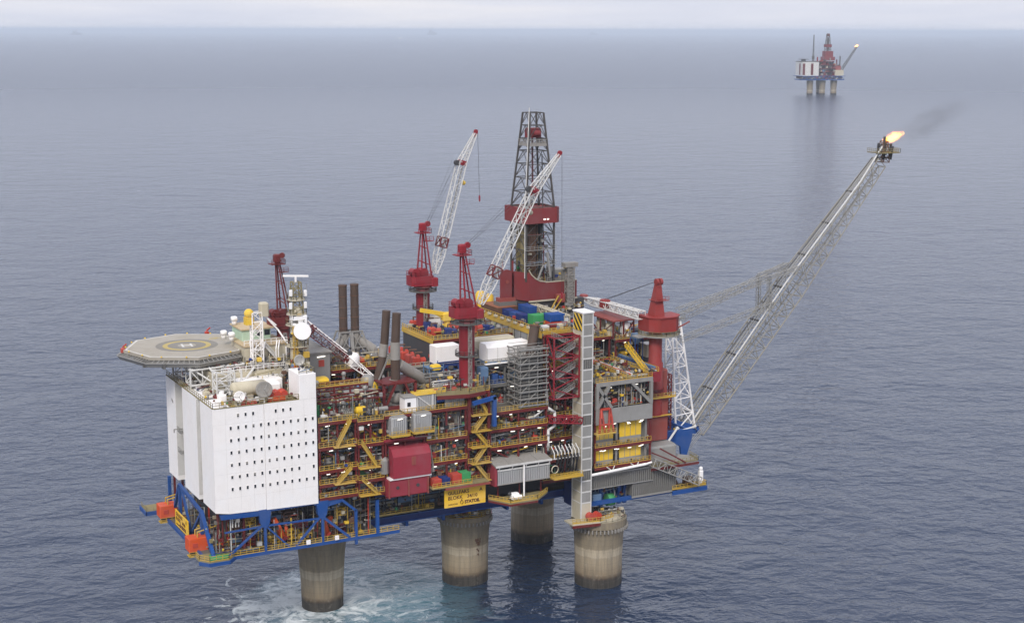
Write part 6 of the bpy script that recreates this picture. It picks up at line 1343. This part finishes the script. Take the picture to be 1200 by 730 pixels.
b = MB(); b.lathe([(1.7,0),(1.7,2.4),(1.3,3.0)],(-30.2,-9.4,56),18); b.bar((-28.4,-11.8,58.3),(-25.4,-11.8,64.5),.3); smooth_by_angle(b.build('silencer', M['galv'], t))

# ------------------------------------------------------------------ right-hand upper area
t = thing('pipe_rack', 'long pipe rack with yellow rails running front to back at the right', 'pipe rack', (45.4,-2,53))
b = MB(); b.box(43.9,47.2,-17.6,15,53.3,53.6); b.build('rack_floor', M['floor'], t)
for k in range(7):
    b = MB(); b.tube((44.2+k*.42,-17,53.9+(k%3)*.42),(44.2+k*.42,14.6,53.9+(k%3)*.42),(.2,.28,.16,.24,.2,.3,.18)[k],n=7); b.build('rack_pipe', M[('ltblue','galv','blue','rust','galv','ltblue','whitepipe')[k]], t)
b = MB(); b.rail([(43.9,-17.5,53.6),(43.9,15,53.6)],1.2,.13,1.2,.45); b.rail([(47.2,-17.5,53.6),(47.2,15,53.6)],1.2,.12,1.2,.3); b.build('railing', M['rail'], t)
b = MB(); b.box(43.6,47.4,-18.2,-17.62,51.2,53.7); b.build('end_beam', M['red'], t)
b = MB(); b.box(43.62,43.86,-17.6,15,52.4,53.5); b.build('side_beam', M['maroon'], t)
b = MB(); b.stair((44.2,-16,53.6),(44.2,-6.5,58.6),1.0,(1,0,0)); b.build('stairway', M['yellow'], t)
t = thing('lower_pipe_rack', 'golden edged walkway with pipes left of the long pipe rack', 'pipe rack', (38,-9,53))
b = MB(); b.box(36.2,39.4,-19.4,3,53.3,53.6); b.build('rack_floor', M['khaki'], t)
b = MB(); b.rail([(36.2,-19.3,53.6),(36.2,3,53.6)],1.2,.13,1.2,.5); b.build('railing', M['rail'], t)
for k in range(4):
    b = MB(); b.tube((37.0+k*.6,-18,54),(37.0+k*.6,2.6,54),.22,n=7); b.build('rack_pipe', M[('rust','galv','redorange','whitepipe')[k]], t)
G5 = 'orange red machines on the deck behind the lift tower'
for lb,x,y in (('orange red machine nearest the front behind the lift tower',31,-6.5),('orange red machine in the middle behind the lift tower',33.8,-3.5),('orange red machine at the back behind the lift tower',30.5,-1.8)):
    winch_block(lb, x, y, 53.25, 'redorange', 1.2, G5)
t = thing('open_shed', 'open sided shed with flat brown red roof sheltering white rounded tanks', 'shed', (47,6,59))
b = MB(); b.box(43.8,50.8,-.4,13.8,63.9,64.25); b.build('roof', M['salmon'], t)
b = MB()
for x in (44.1,47.3,50.5):
    for y in (0,6.6,13.4): b.bar((x,y,59.3),(x,y,63.9),.35)
b.bar((44.1,0,61.6),(47.3,0,59.4),.22); b.bar((47.3,0,59.4),(50.5,0,63.6),.22); b.bar((44.1,0,59.5),(44.1,13.4,59.5),.3); b.bar((44.1,0,63.5),(44.1,6.6,59.6),.22); b.bar((44.1,6.6,59.6),(44.1,13.4,63.5),.22); b.build('posts', M['maroon'], t)
for i, (x, y, lb) in enumerate(((48.9,1.6,'white round nosed tank at the front of the open shed'),(45.9,4.2,'cream tank at the left side of the open shed'),(46,9.4,'cream tank at the back left of the open shed'))):
    tt = thing('storage_tank', lb, 'tank', (x,y,59.3), group='tanks inside the open shed')
    b = MB(); b.lathe([(1.45,0),(1.45,2.2),(1.2,3.2),(.7,3.9),(.1,4.1)],(x,y,59.45),20); smooth_by_angle(b.build('tank_shell', M['white' if i == 0 else 'cream'], tt))
    b = MB(); [b.bar((x+1.47*math.cos(a),y+1.47*math.sin(a),59.4),(x+1.47*math.cos(a),y+1.47*math.sin(a),61.8),.12) for a in (3.4,4.2,5.0,5.8)]; b.build('seams', M['galv'], tt)
t = thing('blue_hopper', 'blue hopper beside the open shed', 'hopper', (49.5,-3.5,57))
b = MB(); b.lathe([(.5,0),(1.6,1.6),(1.6,2.8)],(49.2,-3.6,58.2),4,True,R(45)); b.build('hopper_body', M['ltblue'], t)
for a in (-1.2,1.2):
    for c in (-1.2,1.2): b = MB(); b.bar((49.2+a,-3.6+c,53.4),(49.2+a,-3.6+c,60),.2); b.build('leg', M['blue'], t)
t = thing('cream_cabin', 'cream cabin between the open shed and the right red crane', 'cabin', (53.5,1,53))
b = MB(); b.bbox(51.8,55.6,-4.6,-1.6,54.4,57.8,.1); b.build('cabin_wall', M['cream'], t)
b = MB(); b.box(51.6,55.8,-4.8,-1.4,57.81,58.0); b.build('roof', M['white'], t)
b = MB(); b.box(52,55.4,-4.5,-1.7,53.0,54.38); b.build('base', M['dark'], t)

# white trestle, blue hinge frame, flare boom
t = thing('white_trestle', 'white tapering lattice trestle behind the right red crane', 'trestle', (67,5,30))
b = MB(); b.lattice((66.0,4.0,62.2),(68.6,4.0,31.2),2.6,6.4,2.4,6.4,7,.3,.17,up=(0,1,0)); b.build('lattice_frame', M['white'], t)
b = MB(); b.box(64.0,68.4,2,6,62.2,62.6); b.rail([(64,2,62.6),(68.4,2,62.6)],1.1,.1,1.2,.2); b.build('head_platform', M['galv'], t)
t = thing('hinge_frame', 'bright blue bracket carrying the foot of the flare boom', 'bracket', (62,0,28))
for y in (-8,1.5,9):
    if y < 0: pl = [(51.9,34.4),(64.8,34.2),(64.4,31.2),(62.6,26.2),(61.2,26.2),(60.8,29.6),(57.5,31.8),(51.9,31.8)]
    else: pl = [(51.9,34.4),(66,34.0),(73.4,31.6),(73.0,29.4),(66,30.6),(63,28.4),(60,29.6),(57,31.8),(51.9,31.8)]
    b = MB(); b.prism_y(pl[::-1], y-.35, y+.35); b.build('bracket_plate', M['blue'], t)
b = MB(); b.tube((72.8,.6,30.6),(72.8,9.6,30.6),.5,n=12); b.bar((64.4,-8,33.4),(64.4,9,33.4),.6); b.bar((58,-8,33.2),(58,9,33.2),.6); b.bar((62,-7.6,30),(62,9,30),.4); b.build('cross_shaft', M['blue'], t)
b = MB(); b.bar((62,-8,27),(55,-7.8,24.5),.5); b.bar((64.4,-7.8,33),(70,1.5,31),.45); b.build('brace', M['blue'], t)
fittings(t, 53, 63.5, -7.5, 8, 31.8, 2.6, 60, 411)
b = MB(); b.tube((52,-13,31),(60,-8,35),.3,n=8); b.tube((60,-8,33.8),(66,-8,34.6),.25,n=8); b.build('pipework', M['whitepipe'], t)
part('opaque_core', M['navy'], lambda b: b.box(52,56,-7,14,24,33.5), t)

t = thing('flare_boom', 'long grey lattice flare boom slanting out over the sea at the right', 'flare boom', (72.8,4,30))
H0, H1 = Vector((72.8,4.5,30.4)), Vector((139.0,4.5,104.6)); dB = (H1-H0).normalized(); upB = dB.cross(Vector((0,1,0))).normalized()
if upB.z < 0: upB = -upB
Bq = lambda q: H0.lerp(H1,q)
def F_(nm, mat, fn, par=t): b = MB(); fn(b); return b.build(nm, M[mat], par)
bt = F_('boom_truss','boomgrey', lambda b: (b.lattice(Bq(0),Bq(.16),7.5,7.0,4.6,5.6,4,.22,.12,up=upB), b.lattice(Bq(.16),Bq(.5),7.0,6.0,5.6,6.4,9,.19,.11,up=upB), b.lattice(Bq(.5),Bq(.97),6.0,3.0,6.4,3.6,13,.17,.1,up=upB)))
def hh_(q): return (2.3+.5*q/.16) if q < .16 else (2.8+.4*(q-.16)/.34 if q < .5 else 3.2-1.4*(q-.5)/.47)
for k, (s, r, m) in enumerate(((-2.9,.22,'whitepipe'),(-1.0,.15,'galv'),(.3,.2,'galv'),(1.6,.17,'galvdk'))):
    end = .97 if k else .88
    F_('flare_pipe', m, lambda b: b.pipe([tuple(Bq(q)+upB*(hh_(q)+.45)+Vector((0,s*(1-.5*q),0))) for q in (0.0,.16,.5,end)] + ([tuple(Bq(.985)+upB*1.6+Vector((0,-.6,1.4))), tuple(Bq(1.0)+Vector((-.6,-.4,3.0)))] if k == 0 else []), r, 8))
for q in (.12,.24,.36,.48,.60,.72,.84): F_('pipe_clamp','dark', lambda b: b.bar(Bq(q)+upB*(hh_(q)+.3)+Vector((0,-3.0*(1-.5*q),0)), Bq(q)+upB*(hh_(q)+.3)+Vector((0,2.4*(1-.5*q),0)), .55, .5))
F_('walkway','galv', lambda b: [b.bar(Bq(a)-upB*(hh_(a)-.6)+Vector((0,.4,0)), Bq(c)-upB*(hh_(c)-.6)+Vector((0,.4,0)), .8,.08) for a,c in ((.03,.16),(.16,.5),(.5,.95))])
# junction frame of the stays
KN = Bq(.50)+upB*6.0; KN2 = Bq(.56)+upB*4.2
F_('stay_frame','galv', lambda b: [b.lattice(Bq(q)+upB*3.0+Vector((0,s,0)), Bq(.47)+upB*9.5+Vector((0,s,0)), 1.0,.9,1.0,.9,4,.09,.05,up=(0,1,0)) for q in (.40,.56) for s in (-2.5,2.5)])
F_('stay','galv', lambda b: b.lattice(Bq(.47)+upB*9.5+Vector((0,-2.5,0)), Vector((66.0,2.2,64.6)), 1.7,1.5,1.7,1.5,15,.085,.05,up=(0,0,1)))
F_('stay','galv', lambda b: b.lattice(Bq(.55)+upB*3.6+Vector((0,2.5,0)), Vector((66.4,6.5,60.4)), 1.7,1.6,1.9,1.6,17,.085,.05,up=(0,0,1)))
F_('stay','galv', lambda b: b.lattice(Bq(.42)+upB*3.4+Vector((0,-2.6,0)), Vector((66.8,2.4,56.4)), 1.5,1.4,1.7,1.4,13,.085,.05,up=(0,0,1)))
F_('lower_stay','galv', lambda b: [b.tube(Vector((66.5+i*1.2,-2+i*.8,24.2+i*1.2)), Bq(.06+.055*i)-upB*2.4+Vector((0,-3,0)), .07, n=5) for i in range(4)])
TP = Bq(1.0)
F_('tip_platform','khaki', lambda b: (b.box(TP.x-3.8,TP.x+3.4,TP.y-3.0,TP.y+3.0,TP.z+.5,TP.z+.65), b.rail([(TP.x-3.8,TP.y+3,TP.z+.65),(TP.x-3.8,TP.y-3,TP.z+.65),(TP.x+3.4,TP.y-3,TP.z+.65),(TP.x+3.4,TP.y+3,TP.z+.65)],1.2,.09,.9,.12)))
F_('burner_frame','rust', lambda b: (b.lattice((TP.x-.6,TP.y,TP.z-2.2),(TP.x-.2,TP.y,TP.z+3.9),3.0,1.6,2.6,1.4,4,.16,.1,up=(0,1,0)),))
F_('burner_tip','dark', lambda b: [(b.tube((TP.x+dx,TP.y+dy,TP.z-1.5),(TP.x+dx+.6,TP.y+dy,TP.z+4.6+dz),.32,.4,10),) for dx,dy,dz in ((-1.2,-.6,.6),(.3,.5,.2),(-2.2,.7,-1.3),(1.4,-1.2,-2.2),(2.4,.6,-1.6))] + [b.bar((TP.x-2.4,TP.y,TP.z+z),(TP.x+2.4,TP.y,TP.z+z),.3) for z in (-1.0,.4,2.8)])
def flame_volume():
    m = bpy.data.materials.new('burning_gas'); nt = nodes(m); o = N(nt, 'ShaderNodeOutputMaterial'); v = N(nt, 'ShaderNodeVolumePrincipled'); nt.links.new(v.outputs[0], o.inputs['Volume'])
    tc = N(nt, 'ShaderNodeTexCoord'); ns = N(nt, 'ShaderNodeTexNoise', Scale=1.5, Detail=4.0, Roughness=0.6, Distortion=0.8); nt.links.new(tc.outputs['Object'], ns.inputs['Vector'])
    # object space: x runs from the burner (-1) to the tail (+1); the plume widens, then breaks up
    sp = N(nt, 'ShaderNodeSeparateXYZ'); nt.links.new(tc.outputs['Object'], sp.inputs[0])
    wd = ramp(nt, sp.outputs[0], [(0,(.1,.1,.1)),(1,(.1,.1,.1))])
    mr = N(nt, 'ShaderNodeMapRange'); nt.links.new(sp.outputs[0], mr.inputs[0]); mr.inputs[1].default_value = -1; mr.inputs[2].default_value = 1
    wd = ramp(nt, mr.outputs[0], [(0.0,(.16,.16,.16)),(.35,(.62,.62,.62)),(.62,(.72,.72,.72)),(1.0,(.12,.12,.12))])
    yz = N(nt, 'ShaderNodeVectorMath', operation='MULTIPLY'); nt.links.new(tc.outputs['Object'], yz.inputs[0]); yz.inputs[1].default_value = (0,1,1)
    ln = N(nt, 'ShaderNodeVectorMath', operation='LENGTH'); nt.links.new(yz.outputs[0], ln.inputs[0])
    nz = N(nt, 'ShaderNodeMath', operation='MULTIPLY_ADD'); nt.links.new(ns.outputs[0], nz.inputs[0]); nz.inputs[1].default_value = 1.7; nz.inputs[2].default_value = -.85
    q = N(nt, 'ShaderNodeMath', operation='ADD'); nt.links.new(wd.outputs[0], q.inputs[0]); nt.links.new(nz.outputs[0], q.inputs[1])
    d = N(nt, 'ShaderNodeMath', operation='SUBTRACT'); nt.links.new(q.outputs[0], d.inputs[0]); nt.links.new(ln.outputs['Value'], d.inputs[1])
    em = N(nt, 'ShaderNodeMapRange'); nt.links.new(d.outputs[0], em.inputs[0]); em.inputs[1].default_value = 0.0; em.inputs[2].default_value = .35; em.inputs[3].default_value = 0; em.inputs[4].default_value = 1.5
    cr = ramp(nt, d.outputs[0], [(0.0,(1,.14,.015)),(.2,(1,.34,.03)),(.5,(1,.62,.08))])
    nt.links.new(em.outputs[0], v.inputs['Emission Strength']); nt.links.new(cr.outputs[0], v.inputs['Emission Color'])
    v.inputs['Density'].default_value = 0.02; v.inputs['Color'].default_value = (.3,.25,.2,1); return m
M['flame'] = flame_volume()
def flame(x,y,z,L,r,dr,name,label):
    b = MB(); b.ball((0,0,0),1.0,24,16); o = b.build(name, M['flame'])
    d = Vector(dr).normalized(); o.rotation_mode = 'QUATERNION'; o.rotation_quaternion = d.to_track_quat('X','Z')
    o.location = Vector((x,y,z))+d*L*.5; o.scale = (L*.5,r*1.5,r*1.5); o.rotation_mode = 'XYZ'; o.rotation_euler = d.to_track_quat('X','Z').to_euler()
    return tag(o, label, 'flame')
flame(TP.x-1.0,TP.y,TP.z+4.0,7.0,1.4,(1,-.35,.36),'gas_flame','bright yellow orange gas flame streaming from the flare boom tip')

# ------------------------------------------------------------------ smoke from the flare
m = bpy.data.materials.new('thin_smoke'); nt = nodes(m); o = N(nt, 'ShaderNodeOutputMaterial'); v = N(nt, 'ShaderNodeVolumePrincipled')
tc = N(nt, 'ShaderNodeTexCoord'); ns = N(nt, 'ShaderNodeTexNoise', Scale=1.7, Detail=4.0, Roughness=0.6); nt.links.new(tc.outputs['Object'], ns.inputs['Vector'])
ln = N(nt, 'ShaderNodeVectorMath', operation='LENGTH'); nt.links.new(tc.outputs['Object'], ln.inputs[0])
ed = N(nt, 'ShaderNodeMapRange'); nt.links.new(ln.outputs['Value'], ed.inputs[0]); ed.inputs[1].default_value = .35; ed.inputs[2].default_value = 1.0; ed.inputs[3].default_value = 1.0; ed.inputs[4].default_value = 0.0
nr = ramp(nt, ns.outputs[0], [(.38,(0,0,0)),(.7,(1,1,1))]); mu = N(nt, 'ShaderNodeMath', operation='MULTIPLY'); nt.links.new(nr.outputs[0], mu.inputs[0]); nt.links.new(ed.outputs[0], mu.inputs[1])
md = N(nt, 'ShaderNodeMath', operation='MULTIPLY'); nt.links.new(mu.outputs[0], md.inputs[0]); md.inputs[1].default_value = .10; nt.links.new(md.outputs[0], v.inputs['Density'])
v.inputs['Color'].default_value = (.24,.24,.25,1); nt.links.new(v.outputs[0], o.inputs['Volume'])
b = MB(); b.ball((0,0,0),1.0,20,12); so_ = b.build('smoke', m)
so_.location = (TP.x+14.0,TP.y-4,TP.z+9.6); so_.scale = (15,5.0,5.0); so_.rotation_euler = (0,R(-21),R(-8))
tag(so_, 'thin dark smoke drifting from the gas flame', 'smoke', kind='stuff')

# ------------------------------------------------------------------ far platform and ships
fz = -27.9+10
t = thing('far_platform', 'small second oil platform on concrete legs far out near the horizon', 'oil platform', (2047.9,2374.7,0), R(fz)); OFF[t.name] = Vector((0,0,0)); t.scale = (.965,.965,.965)
def Q(nm, mat, fn, par=t, sm=False): b = MB(); fn(b); o = b.build(nm, M[mat], par); OFF[o.name] = Vector((0,0,0)); return o
for (x,y) in ((-24,-10),(6,-10),(34,-10),(12,24)): smooth_by_angle(Q('concrete_leg','concrete', lambda b: b.lathe([(7,-5),(7,12),(7.6,24),(7.8,32)],(x,y,0),28)))
Q('support_deck','blue', lambda b: (b.box(-50,54,-24,24,33,35), b.box(-52,56,-25,25,42,43)))
Q('support_truss','blue', lambda b: [b.bar((x,-24.5,36),(x+5,-24.5,42),1.0) for x in range(-48,52,10)]+[b.bar((x+10,-24.5,36),(x+5,-24.5,42),1.0) for x in range(-48,44,10)])
Q('deck_plant','rust', lambda b: b.box(-46,50,-20,22,36,41.4))
lq2 = Q('living_quarters','whitepipe', lambda b: b.box(-49,-9,-24,20,43.2,74.5))
Q('red_panel','maroon', lambda b: (b.box(-48.2,-42.5,-24.3,-24.02,45,71), b.box(-28.5,-22.5,-24.3,-24.02,45,71), b.box(-49.3,-49.02,-12,-4,45,71)), lq2)
Q('roof','dkgrey', lambda b: (b.box(-49.5,-8.5,-24.5,20.5,74.6,76), b.lathe([(12,0),(13,1)],(-38,0,80),8), b.box(-42,-34,-4,4,76,80)), lq2)
rg = random.Random(5)
for k in range(5):
    z = 43.2+k*8.0; Q('deck_floor','maroon', lambda b: b.box(-8.8,32 if k < 4 else 28,-24,22,z,z+1.2))
for k in range(34):
    x = rg.uniform(-7,28); z = 44.4+8.0*rg.randint(0,3); w = rg.uniform(2,6); Q('module_block', rg.choice(['grey','maroon','maroon','roofgrey','galv','boxred','ltblue','cream','dark']), lambda b: b.box(x,x+w,-22.5+rg.uniform(-1,4),-14,z,z+rg.uniform(3,6.6)))
for k in range(26):
    x = rg.uniform(-50,50); z = rg.uniform(34.6,40); w = rg.uniform(1,4); Q('underdeck_block', rg.choice(['redorange','rust','dark','galv','navy','cream','yellow']), lambda b: b.box(x,x+w,-25+rg.uniform(0,1.5),-20,z,z+rg.uniform(1.2,3)))
for k in range(18):
    x = rg.uniform(-6,48); w = rg.uniform(1,3.5); z = 74 if x < 28 else 66; Q('roof_unit', rg.choice(['galv','maroon','cream','dark','redorange']), lambda b: b.box(x,x+w,-20,-12,z,z+rg.uniform(1.5,6)))
Q('module_core','dark', lambda b: b.box(-8.5,30,-14.5,20,43.5,74)); Q('side_module','cream', lambda b: b.box(30.5,52,-23,20,43.2,56)); Q('side_module','salmon', lambda b: b.box(33,46,-20,16,56.1,66))
for (x,z0,z1,m) in ((36,56,80,'maroon'),(-11,70,86,'red'),(20,74,84,'grey'),(44,56,88,'galvdk')): Q('crane_post',m, lambda b: b.tube((x,-18,z0),(x,-18,z1),1.5,n=10))
Q('drill_floor','boxred', lambda b: (b.box(8,34,-12,12,78,86), b.box(11,30,-10,10,86,99)))
Q('derrick','galvdk', lambda b: (b.lattice((20,0,98),(20,0,138),12,5,12,5,8,.7,.35,up=(0,1,0)), b.box(18.5,21.5,-1.5,1.5,99,130)))
Q('derrick_band','boxred', lambda b: (b.box(13,27,-7,7,108,114.5), b.box(17.6,22.4,-2.4,2.4,133,139)))
Q('antenna_mast','galvdk', lambda b: (b.lattice((-13,4,76),(-13,4,136),3,1,3,1,10,.35,.2,up=(0,1,0)), b.box(-15.5,-10.5,2,6,80,88)))
Q('flare_boom','galvdk', lambda b: b.lattice((53,0,52),(91,0,109),5,2.6,5,2.6,10,.5,.25,up=(0,1,0)))
ff = flame(0,0,0,12,2.2,(1,.1,.35),'far_gas_flame','small bright flame on the flare boom of the distant platform')
ff.location = Vector(ff.location) + (Matrix.Translation((2047.9,2374.7,0)) @ Matrix.Rotation(R(fz),4,'Z') @ Vector((83,0,105)))
def ship(label, d, px, L, hgt, mats):
    ang = R(27.9) + math.atan((px-600)/1770.0); x = -164.1+d*math.sin(ang)/math.cos(math.atan((px-600)/1770.0)); y = -335.7+d*math.cos(ang)/math.cos(math.atan((px-600)/1770.0))
    t = thing('distant_ship', label, 'ship', (x,y,0), R(-27.9)); OFF[t.name] = Vector((0,0,0))
    def K(nm, mat, fn): b = MB(); fn(b); b.build(nm, M[mat], t)
    K('hull', mats[0], lambda b: b.prism_y([(-L/2,hgt*.32),(-L*.44,0),(L*.44,0),(L/2,hgt*.38)][::-1], -L*.07, L*.07))
    K('superstructure', mats[1], lambda b: (b.box(-L*.30,-L*.08,-L*.05,L*.05,hgt*.3,hgt*.7), b.box(L*.05,L*.25,-L*.05,L*.05,hgt*.3,hgt*.5)))
    K('mast', mats[2], lambda b: (b.lattice((0,0,hgt*.3),(0,0,hgt*1.05),L*.07,L*.03,L*.07,L*.03,5,hgt*.02,hgt*.012,up=(0,1,0)), b.box(-L*.22,-L*.18,-L*.02,L*.02,hgt*.6,hgt*.95)))
ship('grey ship on the horizon at the far left of the sky', 36000, 97, 270, 120, ('dark','dark','dark'))
ship('pale rig ship on the horizon left of the centre', 40000, 507, 260, 190, ('dark','dark','dark'))
ship('barely visible ship on the horizon right of the centre', 44000, 693, 240, 110, ('dark','dark','dark'))
ship('tiny white boat below the horizon left of the centre', 24000, 470, 55, 34, ('white','white','white'))
